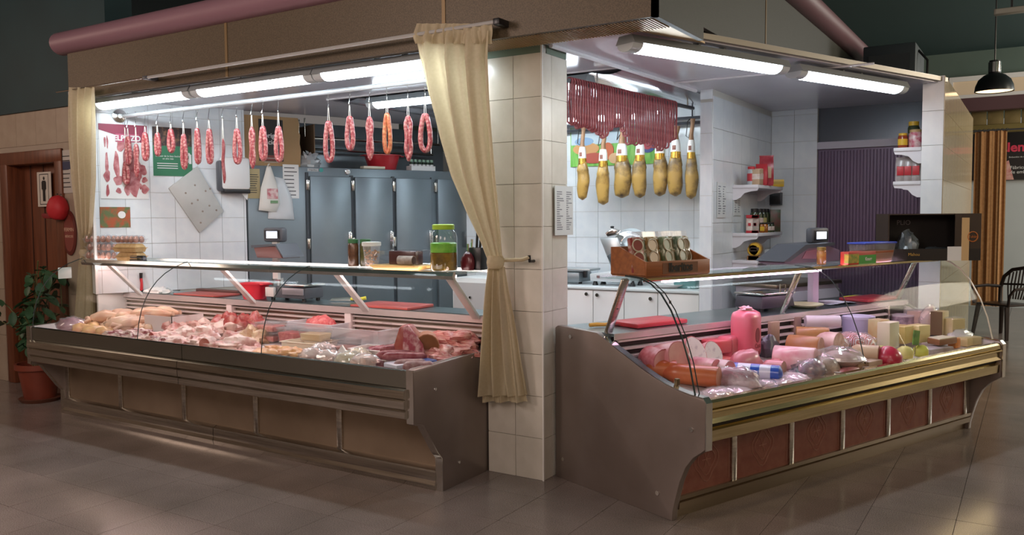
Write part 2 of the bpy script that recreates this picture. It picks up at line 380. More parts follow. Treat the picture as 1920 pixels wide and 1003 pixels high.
# ---- canopy
FASC = mat('perforated_brown_fascia', '605340', .5, .2, c2='4c4232', scale=140, detail=1)
fa = struct(MB().box(-4.2, .80, -.29, -.27, 2.53, 2.90).build('canopy_trim_backing', mat('fascia_backing', '43382a', .6), smooth=0)); fa.name = 'trim_4'
for x0, x1 in ((-4.22, -2.315), (-2.3, -.465), (-.45, .83)): MB().box(x0, x1, -.32, -.29, 2.53, 2.90).build('fascia_panel', FASC, fa, smooth=0)
for x in (-2.307, -.457): MB().box(x-.012, x+.012, -.324, -.29, 2.53, 2.90).build('fascia_joint', mat('fascia_joint', '7c6644', .45, .3), fa, smooth=0)
fb = struct(MB().box(.80, .83, -.32, 5.3, 2.602, 3.13).box(.80, .83, -.32, .36, 2.53, 2.602).build('trim_5', mat('shaded_brown_fascia', '3a3c35', .6, .05, c2='32342e', scale=140, detail=1), smooth=0))  # fascia brown darkened: the shade of this side is in the colour
MB().box(.826, .834, 1.60, 1.62, 2.61, 3.12).build('fascia_joint', MATS['fascia_joint'], fb, smooth=0)
PINK = mat('mauve_cornice', '86656f', .45)
prof = [(0, 0)] + [(-.02-.10*math.sin(a), .09-.09*math.cos(a)) for a in [PI*i/10 for i in range(11)]] + [(0, .18)]
ro = MB().prism([(-.29+p[0], 2.895+p[1]) for p in prof], 'x', -4.32, .93)
struct(ro.build('trim_6', PINK, smooth=50))
ro = MB().prism([(.83-p[0], 3.125+p[1]) for p in prof][::-1], 'y', -.32, 5.35)
struct(ro.build('trim_7', PINK, smooth=50))
struct(MB().box(-4.2, .80, -.27, 4.2, 2.86, 2.90).build('roof', mat('roof_dark', '20282c', .8), smooth=0))
# ribbed soffit between fascia and ceiling board
SOF = mat('ribbed_tan_soffit', 'a8895a', .4, .35)
so = MB().box(-.43, .80, -.29, -.05, 2.535, 2.545).prism([(.60, -.05), (.80, -.05), (.80, .47)], 'z', 2.535, 2.545)
so = struct(so.build('trim_8', SOF, smooth=0))
rb = MB().box(-.004, .004, -.288, -.052, 2.527, 2.536).build('rib', SOF, so, loc=(-.42, 0, 0), smooth=0)
for i in range(1, 68): copy_as(rb, 'rib', so, (-.42+i*.018, 0, 0))
# ---- hall beyond
HC = mat('hall_ceiling_dark', '304a4a', .8)
struct(MB().box(-11, 9, -8, 15, 4.3, 4.4).build('ceiling_hall', HC, smooth=0))
GRN = mat('dark_green_upper_wall', '5a6c64', .7, c2='52645c', scale=1)
struct(MB().box(-11, 9, 12.0, 12.2, 3.15, 4.3).build('wall_far_upper', GRN, smooth=0))
FARW = mat('far_wall_panel', 'c0c8ca', .5, c2='b8c0c2', scale=1)
struct(MB().box(-11, 9, 12.0, 12.2, 0, 3.15).build('wall_far', FARW, smooth=0))
struct(MB().box(8.8, 9, -8, 15, 0, 4.3).build('wall_right_hall', LWM, smooth=0))
struct(MB().box(-11, 9, -8, -7.8, 0, 4.3).build('wall_behind_camera', LWM, smooth=0))
struct(MB().box(-11, -10.8, -8, .1, 0, 4.3).build('wall_left_hall', LWM, smooth=0))
# ================================================================ display counters
MEATL = mat('pink_case_tube', 'ffd2cc', emis=CASE_E); COLDL = mat('lilac_case_tube', 'ffcdf0', emis=CASE_E)
SLATM = mat('slat_aluminium', 'd3c8c6', .35, .15)
WORK = mat('worktop_steel', '8d9a9c', .28, .9, c2='7d8a8c', scale=4)
PANL = mat('bronze_front_panel', 'a08d78', .38, .6, c2='8c7a66', scale=2.5)
def slat_bay(root, x0, x1, yb, z0, z1, n, lean=.035):
    h = (z1-z0)/n
    pr = [(0, 0), (-lean, -h*.12), (-lean, -h*.12-.011), (-lean+.004, -h*.12-.011), (.0, -.007)]
    first = None
    for i in range(n):
        z = z1-h*i-.012
        if first is None: first = MB().prism(pr, 'x', x0, x1).build('slat', SLATM, root, loc=(0, yb, z), smooth=0)
        else: copy_as(first, 'slat', root, (0, yb, z))
def bar(mb, p, q, w, d):   # a flat bar between two points of a y-z plane, w along x, d thick
    p = Vector(p); q = Vector(q); t = (q-p).normalized(); n = Vector((0, -t.z, t.y))*d/2
    mb.v, mb.f
    pts = [(a.y, a.z) for a in (p+n, q+n, q-n, p-n)]
    return mb.prism(pts, 'x', p.x-w/2, p.x+w/2)
# ---------------------------------------------------------------- left counter
LC = thing('refrigerated_display_counter', 'long steel refrigerated meat counter under the hanging sausages, left of the tiled pillar', 'counter')
X0, X1 = -4.25, -.40
epl = [(-.70, .735), (-.715, .72), (-.715, .45), (-.70, .43), (-.625, .415), (-.50, .235), (-.462, .19), (-.462, 0), (.40, 0), (.40, .915), (.10, .915), (-.02, .75)]
for xa, xb in ((X0, X0+.045), (X1-.045, X1)):
    e = MB().prism(epl, 'x', xa, xb).build('end_panel', ENDP, LC, bevel=.004)
    front = [(-.7155, .735), (-.7155, .44), (-.63, .415), (-.505, .235), (-.4645, .19), (-.4645, .0)]
    MB().strip(front, 'x', xa-.001, xb+.001, .006).build('steel_edge', CHROME if xa > -1 else STEEL, e, smooth=30)
    for (y, z) in ((-.52, .60), (-.30, .13), (.2, .6)): MB().lathe([(.011, -.004), (.009, .004)], 10).build('screw_head', CHROME, e, loc=((xb+.002 if xa > -1 else xa-.002), y, z), rot=(0, PI/2, 0))
xa, xb = X0+.045, X1-.045
MB().box(xa, xb, -.40, .38, .03, .60).build('carcass', mat('carcass_grey', '6d6660', .5, .4), LC, smooth=0)
px = [xa, -3.47, -2.712, -1.962, -1.206, xb]
for a, q in zip(px[:-1], px[1:]): MB().box(a+.003, q-.003, -.432, -.405, .125, .44).build('front_panel', PANL, LC, smooth=0)
for x in [xa+.02]+px[1:-1]: MB().box(x-.022, x+.022, -.447, -.43, .12, .44).build('panel_strip', STEEL, LC, bevel=.003)
for a, q in ((xa, -2.37), (-2.365, xb)):
    MB().prism([(-.40, 0), (-.468, 0), (-.475, .03), (-.468, .055), (-.472, .075), (-.468, .115), (-.44, .13), (-.40, .13)], 'x', a, q).build('plinth', STEEL, LC, smooth=20)
    MB().prism([(-.40, .44), (-.70, .455), (-.735, .47), (-.735, .505), (-.72, .512), (-.74, .522), (-.742, .562), (-.724, .57), (-.745, .58), (-.74, .622), (-.715, .628), (-.40, .62)], 'x', a, q).build('bumper', STEEL, LC, smooth=20)
    MB().prism([(-.40, .628), (-.70, .63), (-.702, .725), (-.695, .73), (-.68, .73), (-.66, .665), (-.40, .66)], 'x', a, q).build('front_rail', mat('front_rail_steel', '9fa39c', .14, 1), LC, smooth=20)
MB().prism([(-.66, .665), (.11, .71), (.11, .735), (-.66, .69)], 'x', xa, xb).build('deck', INNER, LC, smooth=0)
MB().box(xa, xb, .135, .15, .70, .94).build('back_shade_sheet', DARK, LC, smooth=0)  # near-black sheet paints the shade behind the slats
MB().prism([(.08, .942), (.072, .95), (.072, .928), (.08, .92), (.40, .92), (.40, .942)], 'x', xa, xb).box(xa, xb, .072, .10, .905, .925).build('worktop', WORK, LC, smooth=0)
MB().box(xa, xb, .064, .073, .902, .944).build('worktop_nosing', mat('pale_nosing', 'd8cfcf', .25, .5), LC, smooth=0)
MB().box(xa, xb, .11, .38, .60, .92).build('rear_cabinet', STEEL_D, LC, smooth=0)
bx = [xa, -2.83, -1.60, xb]
for a, q in zip(bx[:-1], bx[1:]): slat_bay(LC, a+.03, q-.03, .12, .735, .905, 5)
for x in bx[1:-1]: MB().box(x-.03, x+.03, .066, .11, .725, .915).build('back_post', mat('pink_white_post', 'd9cccb', .35), LC, bevel=.003)
for xa2, xb2 in ((X0+.045, X0+.05), (X1-.05, X1-.045)):
    MB().prism([(-.66, .66), (-.68, .735), (.05, .75), (.11, .90), (.11, .66)], 'x', xa2, xb2).build('side_lining', INNER, LC, smooth=0)
MB().box(X0+.05, X0+.075, -.16, .10, .755, .944).build('end_upright', WHITE, LC, bevel=.004)
for x in (-3.93, -2.55, -1.43, -.52):
    s = bar(MB(), (x, .07, .93), (x, -.225, 1.215), .055, .02).build('shelf_strut', WHITE, LC, bevel=.003)
    MB().lathe([(.008, -.003), (.008, .003)], 8).build('bolt', BLACK, s, loc=(x, -.03, 1.043), rot=(math.radians(40), 0, 0))
sg = MB().box(xa, xb, -.255, .14, 1.222, 1.234).build('glass_shelf', glass('shelf_glass', (.80, .88, .87), .10, .12, milky=.08, edge=.30), LC, smooth=0)
for a, q in ((xa, -1.98), (-1.975, xb)): MB().prism([(-.255, 1.192), (-.275, 1.194), (-.282, 1.215), (-.272, 1.238), (-.25, 1.238), (-.25, 1.22)], 'x', a, q).build('shelf_edge', CHROME, LC, smooth=30)
MB().box(xa, xb, .135, .15, 1.215, 1.238).build('shelf_back_edge', mat('shelf_back_steel', 'c2cccc', .2, .9), LC, smooth=0)
MB().box(xa+.05, xb-.05, -.20, -.17, 1.199, 1.214).build('case_light', MEATL, LC, smooth=0)
gl = [(-.69, .725)] + bez((-.69, .74), (-.66, 1.14), (-.30, 1.237), 9) + [(-.27, 1.242)]
gx = [xa+.005, -2.86, -1.61, xb-.005]
for a, q in zip(gx[:-1], gx[1:]):
    g = MB().strip(gl, 'x', a+.004, q-.004, .006).build('front_glass', GLASS, LC, smooth=30)
    for x in (a+.0035,):
        MB().strip([(y-.001, z+.001) for y, z in gl], 'x', x, x+.002, .006).build('glass_edge', GEDGE, g, smooth=30)
for x in (xa+.001, xb-.006):
    g = MB().prism(gl+[(.07, 1.235), (.07, .95), (-.05, .76), (-.68, .72)], 'x', x, x+.005).build('end_glass', GLASS, LC, smooth=0)
MB().box(xa-.008, xa-.002, -.47, -.36, 1.09, 1.18).build('sticker', mat('sticker_white', 'c9ccc8', .4), LC, bevel=.002)
for x, q in ((-3.35, 0), (-2.2, 0), (-1.2, 0)):  # clear dividers standing between the trays
    MB().prism([(-.62, .70), (-.58, .83), (-.02, .87), (.06, .86), (.06, .735)], 'x', x, x+.005).build('clear_divider', ACRY, LC, smooth=0)
# ---------------------------------------------------------------- right counter (local: X along U, Y into the stall)
RC = thing('refrigerated_display_counter', 'right-hand refrigerated deli counter of cold meats and cheeses, red decorated front panels', 'counter', OR, TR)
SL = 3.12
epr = [(0, 0), (-.004, .05), (-.02, .114), (-.05, .215), (-.09, .30), (-.14, .36), (-.19, .395), (-.215, .415), (-.218, .645), (-.20, .664), (-.12, .668), (-.04, .678), (.05, .697), (.116, .716), (.225, .755), (.338, .802), (.43, .84), (.52, .885), (.575, .907), (.92, .914), (.945, .90), (.945, 0)]
for xa, xb in ((0, .04), (SL-.04, SL)):
    e = MB().prism(epr, 'x', xa, xb).build('end_panel', ENDP, RC, bevel=.004)
    top = [(-.2185, .41), (-.2195, .645), (-.20, .666), (-.12, .67), (-.04, .68), (.05, .699), (.116, .718), (.225, .757), (.338, .804), (.43, .842), (.52, .887)]
    MB().strip(top, 'x', xa-.002, xb+.002, .005).build('steel_edge', CHROME, e, smooth=30)
    for (y, z) in ((-.13, .50), (.10, .12), (.87, .12), (.80, .86)): MB().lathe([(.012, -.004), (.010, .004)], 10).build('screw_head', CHROME, e, loc=((xa-.002 if xa < 1 else xb+.002), y, z), rot=(0, PI/2, 0))
xa, xb = .04, SL-.04
MB().box(xa, xb, .03, .90, .02, .58).build('carcass', MATS['carcass_grey'], RC, smooth=0)
RED = mat('terracotta_patterned_panel', '7a4438', .32, .1, c2='875546', scale=16, detail=6)
ORN = mat('panel_ornament', '9a6d5d', .35, .15)
ps = [xa, .465, .97, 1.478, 1.99, 2.508, 3.0, xb]
for i, (a, q) in enumerate(zip(ps[:-1], ps[1:])):
    p = MB().box(a+.003, q-.003, -.005, .028, .125, .43).build('front_panel', RED if i < 6 else ENDP, RC, smooth=0)
    if i < 6:
        m = (a+q)/2; w = .085; mb = MB()
        for k in range(2):
            ww = w-k*.025; h = .105-k*.03
            pts = [(m+ww*math.cos(t)*(1+.12*math.cos(4*t)), .278+h*math.sin(t)*(1+.12*math.cos(4*t))) for t in [2*PI*j/28 for j in range(28)]]
            mb.tube([(x, -.005, z) for x, z in pts], .0035, 4, closed=True)
        for t in range(6):
            an = PI*t/3; mb.tube([(m, -.005, .278), (m+.035*math.cos(an), -.005, .278+.045*math.sin(an))], .003, 4)
        mb.box(a+.03, a+.036, -.007, 0, .15, .41).box(q-.036, q-.03, -.007, 0, .15, .41)
        mb.build('ornament', ORN, p, smooth=0)
for x in ps[1:-1]: MB().box(x-.02, x+.02, -.018, 0, .12, .43).build('panel_strip', STEEL, RC, bevel=.003)
MB().prism([(.10, .0), (.025, .0), (.02, .05), (-.012, .055), (-.016, .09), (-.005, .095), (-.016, .102), (-.02, .125), (.10, .13)], 'x', xa, xb).build('plinth', mat('plinth_bronze_steel', '968671', .3, .95), RC, smooth=20)
for nm, pr in (('lower_rail', [(-.03, .43), (-.185, .435), (-.205, .445), (-.208, .50), (-.19, .512), (-.03, .51)]),
               ('bumper', [(-.03, .528), (-.19, .53), (-.218, .538), (-.205, .56), (-.203, .585), (-.222, .597), (-.22, .606), (-.03, .606)]),
               ('front_rail', [(-.03, .606), (-.205, .606), (-.215, .614), (-.212, .64), (-.20, .652), (-.175, .655), (-.16, .60), (-.03, .60)])):
    MB().prism(pr, 'x', xa, xb).build(nm, BRASS, RC, smooth=25)
MB().box(xa, xb, -.18, -.03, .50, .54).build('bumper_gap_shade', DARK, RC, smooth=0)  # solid near-black block paints the shade between the rails
MB().prism([(-.165, .585), (.46, .67), (.46, .69), (-.165, .61)], 'x', xa, xb).build('deck', INNER, RC, smooth=0)
MB().box(xa, xb, .50, .515, .66, .90).build('back_shade_sheet', mat('gap_shade_purple', '2b2226', .5), RC, smooth=0)  # purple-black sheet paints the shade seen between the slats
MB().prism([(.475, .89), (.475, .906), (.93, .908), (.93, .89)], 'x', xa, xb).build('worktop', WORK, RC, smooth=0)
MB().box(xa, xb, .468, .476, .872, .907).build('worktop_nosing', MATS['pale_nosing'], RC, smooth=0)
MB().box(xa, xb, .515, .90, .55, .89).build('rear_cabinet', STEEL_D, RC, smooth=0)
bx = [xa, 1.72, xb-.25]
for a, q in zip(bx[:-1], bx[1:]): slat_bay(RC, a+.03, q-.03, .49, .70, .885, 4, .02)
MB().box(1.66, 1.73, .462, .50, .68, .88).build('back_post', mat('tan_back_post', '8a7268', .4), RC, bevel=.003)
MB().box(2.80, 2.82, .462, .50, .68, .88).build('back_post', STEEL, RC, bevel=.003)
for a, q in ((xa, xa+.006), (xb-.006, xb)):
    MB().prism([(-.165, .58), (-.165, .655), (-.04, .668), (.116, .706), (.338, .792), (.50, .87), (.50, .60)], 'x', a, q).build('side_lining', INNER, RC, smooth=0)
for x in (.05, 1.62, 3.04):
    s = bar(MB(), (x, .535, .905), (x, .395, 1.215), .045, .022).build('shelf_strut', STEEL, RC, bevel=.003)
    MB().lathe([(.007, -.003), (.007, .003)], 8).build('bolt', BLACK, s, loc=(x, .46, 1.05), rot=(math.radians(70), 0, 0))
MB().box(xa-.02, xb+.02, .25, .60, 1.214, 1.226).build('glass_shelf', MATS['shelf_glass'], RC, smooth=0)
MB().prism([(.25, 1.208), (.235, 1.214), (.235, 1.226), (.25, 1.23)], 'x', xa, xb).build('shelf_edge', BRASS, RC, smooth=30)
MB().box(xa+.25, 1.75, .33, .36, 1.188, 1.206).build('case_light', COLDL, RC, smooth=0)
MB().box(1.82, xb-.15, .262, .292, 1.207, 1.213).build('case_light', COLDL, RC, smooth=0)
gr = [(-.195, .655), (-.135, .665), (-.125, .70), (-.095, .82), (-.045, .945), (.03, 1.075), (.10, 1.155), (.17, 1.20), (.25, 1.225), (.36, 1.232)]
gr = gr[1:]
gx = [xa+.002, 1.5, xb-.002]
for a, q in zip(gx[:-1], gx[1:]):
    g = MB().strip(gr, 'x', a+.003, q-.003, .006).build('front_glass', GLASS, RC, smooth=30)
    for x in (a+.0025,): MB().strip([(y-.001, z+.001) for y, z in gr], 'x', x, x+.002, .006).build('glass_edge', GEDGE if x < 2 else mat('pale_glass_edge', 'c9c4ad', .2), g, smooth=30)
for x in (.012, SL-.012):
    g = MB().prism(gr+[(.39, 1.21), (.53, .905), (.338, .812), (.116, .726), (-.04, .688)], 'x', x, x+.005).build('end_glass', GLASS, RC, smooth=0)
    MB().strip([(y-.001, z+.001) for y, z in gr], 'x', x, x+.005, .008).build('glass_edge', GEDGE if x < 1 else MATS['pale_glass_edge'], g, smooth=30)
MB().prism([(.0, .64), (.1, .80), (.42, .90), (.44, .70)], 'x', 2.25, 2.255).build('clear_divider', ACRY, RC, smooth=0)
def clip_(x, y, z, k=1.0): MB().box(x-.012*k, x+.012*k, y-.01*k, y+.01*k, z-.018*k, z+.018*k).build('glass_clip', mat('dark_brass_clip', '6b5a40', .35, .8), RC, bevel=.003)
clip_(.05, .015, .71); clip_(.05, .066, 1.115, .45)
MB().tube([(2.9, .455, .80), (2.93, .43, .76), (3.0, .43, .76), (3.03, .44, .82)], .012, 8).build('drain_pipe', mat('grey_pipe', '9c95a0', .4), RC)
# ---------------------------------------------------------------- fluorescent fittings
TUBE = mat('fluorescent_glow', 'e9f6ff', emis=TUBE_E)
HOUS = mat('lamp_housing', '8f9698', .4)
def fluoro(label, c, L, rz, group='fluorescent fittings under the stall ceiling'):
    t = thing('fluorescent_fitting', label, 'lamp', (c[0], c[1], c[2]+.012), rz, None)
    MB().prism([(-.075, .0), (-.05, .045), (.05, .045), (.075, .0)], 'x', -L/2, L/2).box(-.12, -.1, -.02, .02, .045, .063).box(.1, .12, -.02, .02, .045, .063).build('housing', HOUS, t, smooth=0)
    pr = [(.062*math.cos(a), -.042*math.sin(a)) for a in [PI*i/8 for i in range(9)]]
    MB().prism(pr, 'x', -L/2+.075, L/2-.075).build('diffuser', TUBE, t, smooth=50)
    for sgn in (-1, 1):
        a, q = sorted((sgn*(L/2-.075), sgn*(L/2)))
        MB().prism([(p[0]*1.03, p[1]*1.03) for p in pr], 'x', a, q).build('end_cap', mat('clear_end_cap', 'c6cfd2', .15), t, smooth=50)
    return t
fluoro('fluorescent fitting over the left counter, beside the left curtain', (-3.43, -.19, 2.475), 1.22, 0)
fluoro('middle fluorescent fitting over the left counter', (-2.19, -.19, 2.475), 1.22, 0)
fluoro('fluorescent fitting over the left counter, running behind the tied curtain', (-.96, -.19, 2.475), 1.22, 0)
fluoro('fluorescent fitting over the right counter, nearest the pillar corner', RW(.76, .43, 2.475), 1.36, TR)
fluoro('fluorescent fitting over the right counter, nearest the far shelf pillar', RW(2.25, .46, 2.475), 1.30, TR)
fluoro('fluorescent fitting inside the stall, above the hanging red sausages', (-1.2, 1.02, 2.475), 2.0, 0)
fluoro('glowing fitting added for a lamp reflection deep in the stall, behind the hanging sausages', (-1.2, 2.3, 2.40), 2.2, 0)  # added glowing fitting stands in for a reflection in the back wall
# ================================================================ curtains and rod
CURT = mat('cream_curtain_cloth', 'd2c6aa', .8, c2='cabd9e', scale=60, detail=2)
nt = CURT.node_tree; bb = nt.nodes['Principled BSDF']; oo = [n for n in nt.nodes if n.type == 'OUTPUT_MATERIAL'][0]
tl = nt.nodes.new('ShaderNodeBsdfTranslucent'); tl.inputs[0].default_value = lin('d8caa4'); mx = nt.nodes.new('ShaderNodeMixShader'); mx.inputs[0].default_value = .35
nt.links.new(bb.outputs[0], mx.inputs[1]); nt.links.new(tl.outputs[0], mx.inputs[2]); nt.links.new(mx.outputs[0], oo.inputs[0])
def curtain(rows, nfold, n=97, seed=0):
    """rows: (py, px left, px right, y left, y right, fold depth)"""
    P = []
    for (py, l, r, yl, yr, dp) in rows:
        a = at(l, py, 'y', yl); b = at(r, py, 'y', yr); P.append((a, b, dp))
    def fn(u, v):
        t = v*(len(P)-1); i = min(int(t), len(P)-2); f = t-i
        a = P[i][0].lerp(P[i+1][0], f); b = P[i][1].lerp(P[i+1][1], f); d = P[i][2]*(1-f)+P[i+1][2]*f
        uu = u+.012*math.sin(u*17+v*5+seed)
        p = a.lerp(b, uu)
        w = math.sin(u*nfold*2*PI+seed+.7*math.sin(v*2.2)) + .45*math.sin(u*nfold*4.3*PI+1+seed+v*2)
        return (p.x+.3*d*math.cos(u*nfold*2*PI), p.y+d*w, p.z)
    return MB().grid(fn, n, len(rows)*7)
rc = thing('tied_curtain', 'cream cloth curtain tied back against the tiled corner pillar', 'curtain', (0, 0, 0))
curtain([(58, 776, 921, -.40, -.40, .014), (70, 775, 922, -.40, -.40, .02), (110, 780, 922, -.39, -.39, .028), (180, 796, 924, -.36, -.37, .03), (260, 818, 928, -.31, -.34, .03), (330, 840, 932, -.27, -.30, .028), (400, 872, 937, -.22, -.24, .022), (450, 897, 940, -.17, -.18, .014), (485, 912, 943, -.13, -.12, .008)], 3.6).build('upper_drape', CURT, rc, smooth=180)
curtain([(44, 778, 920, -.405, -.405, .006), (66, 775, 921, -.41, -.41, .010), (82, 776, 922, -.41, -.41, .016)], 8, seed=2).build('heading_ruffle', CURT, rc, smooth=180)
curtain([(500, 912, 945, -.13, -.12, .008), (540, 907, 950, -.135, -.11, .014), (600, 902, 960, -.14, -.10, .022), (680, 896, 972, -.145, -.09, .028), (742, 891, 984, -.15, -.075, .032)], 3.2, seed=1).build('lower_drape', CURT, rc, smooth=180)
curtain([(505, 920, 945, -.115, -.10, .006), (600, 915, 962, -.11, -.085, .014), (700, 905, 978, -.11, -.075, .02), (754, 905, 988, -.11, -.07, .024)], 2.6, seed=4).build('rear_drape', CURT, rc, smooth=180)
k = at(928, 492, 'y', -.13)
MB().lathe([(.042, -.035), (.050, -.02), (.053, 0), (.050, .02), (.044, .04)], 16, cap=False).build('tie_band', CURT, rc, loc=(k.x, -.125, k.z))
a = at(940, 488, 'y', -.10); MB().tube([tuple(a), (-.10, -.065, 1.31), (-.06, -.052, 1.325)], .012, 6).build('tie_end', CURT, rc)
lc = thing('tied_curtain', 'narrow cream curtain gathered at the left end of the stall, knotted above the egg cartons', 'curtain', (0, 0, 0))
curtain([(164, 131, 181, -.40, -.40, .02), (185, 132, 181, -.40, -.39, .026), (260, 133, 181, -.36, -.34, .026), (340, 138, 180, -.30, -.28, .024), (420, 146, 174, -.22, -.20, .018), (470, 152, 166, -.13, -.12, .008)], 3.4, seed=3).build('upper_drape', CURT, lc, smooth=180)
curtain([(478, 152, 166, -.13, -.12, .008), (500, 148, 172, -.12, -.11, .012), (550, 143, 176, -.11, -.10, .016), (605, 138, 178, -.10, -.09, .02), (690, 134, 180, -.10, -.09, .022)], 2.6, seed=5).build('lower_drape', CURT, lc, smooth=180)
k = at(159, 474, 'y', -.125); MB().lathe([(.038, -.03), (.046, 0), (.038, .03)], 12, cap=False).build('tie_band', CURT, lc, loc=tuple(k))
rd = thing('curtain_rod', 'thin steel curtain rod along the brown fascia above the left counter', 'rod', (0, 0, 0))
MB().tube([(-3.08, -.405, 2.588), (-.03, -.405, 2.598)], .011, 8).build('thick_tube', mat('satin_rod', 'c4c4c2', .4, .35), rd)
MB().tube([(-4.25, -.405, 2.582), (-3.06, -.405, 2.588)], .005, 6).build('thin_wire', STEEL, rd)
MB().box(-.06, -.02, -.42, -.32, 2.58, 2.615).build('rod_bracket', BLACK, rd, bevel=.004)
MB().box(-3.11, -3.06, -.42, -.32, 2.575, 2.60).build('rod_bracket', GREYP, rd, bevel=.004)
# ================================================================ hanging rail with fresh sausages
RY = .05; RZ = 2.425
hr = thing('hanging_rail', 'polished steel hanging rail with wall flange carrying the fresh sausages', 'rail', (-4.1, RY, RZ))
MB().tube([(.03, 0, 0), (3.69, 0, .0)], .017, 10).build('rail_tube', mat('satin_rail', 'd0d4d6', .35, .5), hr)
MB().lathe([(.018, .03), (.022, .012), (.055, .008), (.058, 0)], 18).build('wall_flange', CHROME, hr, loc=(.012, -.02, 0), rot=(0, PI/2, TR-PI/2))
SAUS = mat('fresh_sausage_skin', '96363e', .34, c2='c8938a', scale=62, detail=3, lo=.44, hi=.70, coat=.25)
SAUS2 = mat('dry_sausage_skin', '7e2c33', .32, c2='9c5250', scale=70, detail=3, lo=.4, hi=.7, coat=.15)
SAUS3 = mat('paprika_sausage_skin', 'a84c2c', .35, c2='c98a5c', scale=55, detail=4, lo=.42, hi=.66, coat=.2)
STRING = mat('white_string', 'e4dfd4', .8)
def sausage(i, px, y0, y1, w, kind, label):
    p = at(px, y0, 'y', RY); q = at(px, y1, 'y', RY); x, zt, zb = p.x, p.z, q.z; k = 1567/ (p-CAM).dot(FW)
    r = (.0165 if kind == 'ring' else .0145) if kind != 'single' else .0125; hw = max(w/k/2-r, r*1.16)
    t = thing('fresh_sausage', label, 'sausage', (x, RY, RZ), .56+random.uniform(-.25, .25), 'fresh sausages on the hanging rail')
    top = zt-RZ; bot = zb-RZ
    hk = [(0, 0, .022), (.0, .015, .016), (0, .019, 0), (0, .012, -.03), (.0, -.006, -.075), (0, -.012, -.095), (0, .0, -.108), (0, .014, -.10)]
    MB().tube([(a*1.0, b*1.0, c) for a, b, c in hk], .0028, 5).build('hook', CHROME, t)
    MB().tube([(-.006, 0, top-.012), (-.002, 0, -.104), (.002, 0, -.104), (.006, 0, top-.012)], .0022, 4).build('string', STRING, t)
    m = SAUS3 if kind == 'paprika' else (SAUS2 if kind == 'single' else SAUS)
    if kind == 'single':
        path = [(.004*math.sin(s*9), .0, top-(top-bot)*s) for s in [j/12 for j in range(13)]]
        rr = [r*min(1, .35+3*min(s, 1-s)*2) for s in [j/12 for j in range(13)]]
        MB().tube(path, rr, 8).build('link', m, t)
    else:
        path = []; rr = []; n = 30
        for j in range(n+1):
            s = j/n; an = PI*2*s; zz = top-.012-(top-bot-r)*(.5-.5*math.cos(an))*1.0
            xx = -hw*math.sin(an)*(.55+.68*(.5-.5*math.cos(an))) if kind != 'narrow' else -hw*math.sin(an)*.8+.004*math.sin(an*5)
            path.append((xx, .006*math.sin(an), zz)); e = min(s, 1-s); rr.append(r*min(1, .4+e*9)*(1+.05*math.sin(j*2.3+i)))
        MB().tube(path, rr, 9).build('link', m, t)
    return t
SAUSL = [(239.6, 253, 308, 15, 'ring'), (255, 267, 332, 12, 'narrow'), (271.7, 246, 300, 17, 'ring'), (295, 247, 291, 17, 'ring'), (320, 240, 285, 18, 'ring'), (344, 249, 316, 15, 'ring'), (369.5, 238, 306, 17, 'ring'), (392, 239, 306, 16, 'ring'),
         (418, 260, 344, 8, 'single'), (444, 239, 306, 21, 'ring'), (472, 235, 314, 12, 'narrow'), (492.5, 234, 300, 21, 'ring'), (522, 234, 302, 21, 'ring'), (616, 224, 303, 23, 'ring'), (655.5, 215, 280, 23, 'ring'), (692.7, 215, 298, 17, 'narrow'),
         (725.5, 209, 287, 20, 'paprika'), (765, 213, 299, 16, 'narrow'), (797, 210, 284, 29, 'ring')]
for i, s in enumerate(SAUSL):
    d = {'single': 'thin dark straight sausage on a long string', 'narrow': 'narrow fresh sausage folded double', 'ring': 'pink fresh sausage loop on a hook', 'paprika': 'orange-red paprika sausage loop on a hook'}[s[4]]
    sausage(i, *s, f'{d}, {ordw(i)} from the rail flange')
# cluster hanging lower in front of the meat-cut poster
for i, (px, y0, y1) in enumerate([(226, 285, 341), (236, 300, 345)]): sausage(30+i, px, y0, y1, 13, 'ring', ['limp dark pink sausage loop hanging low before the meat poster, nearer the left curtain', 'limp pink sausage loop hanging low before the meat poster, under the first loop'][i])
# ================================================================ thin dry sausages over the ceiling bar
b0 = at(1066, 151, 'z', 2.45); b1 = at(1268, 196, 'z', 2.45); bd = (b1-b0)
sb = thing('sausage_bar', 'dark round bar under the stall ceiling draped with thin red sausages', 'rail', tuple(b0), math.atan2(bd.y, bd.x))
LB = bd.length
MB().tube([(0, 0, 0), (LB+.3, 0, 0)], .016, 8).build('bar_tube', GREYP, sb)
for x in (.35, LB+.2): MB().tube([(x, 0, .01), (x, 0, .10)], .006, 6).build('hanger', STEEL, sb)
CHI = mat('red_dry_sausage', '8f3f44', .5, c2='a85c5e', scale=40, detail=3, coat=.1, randv=.12)
prof = [(1066, 236), (1091, 240), (1105, 245), (1121, 251), (1135, 259), (1147, 239), (1157, 237), (1166, 242), (1179, 270), (1190, 268), (1205, 270), (1218, 272), (1228, 275), (1241, 280), (1252, 274), (1265, 262)]
def hang_z(px):
    for (a, ya), (c, yc) in zip(prof[:-1], prof[1:]):
        if a <= px <= c: return ya+(yc-ya)*(px-a)/(c-a)
    return 262
N = 42
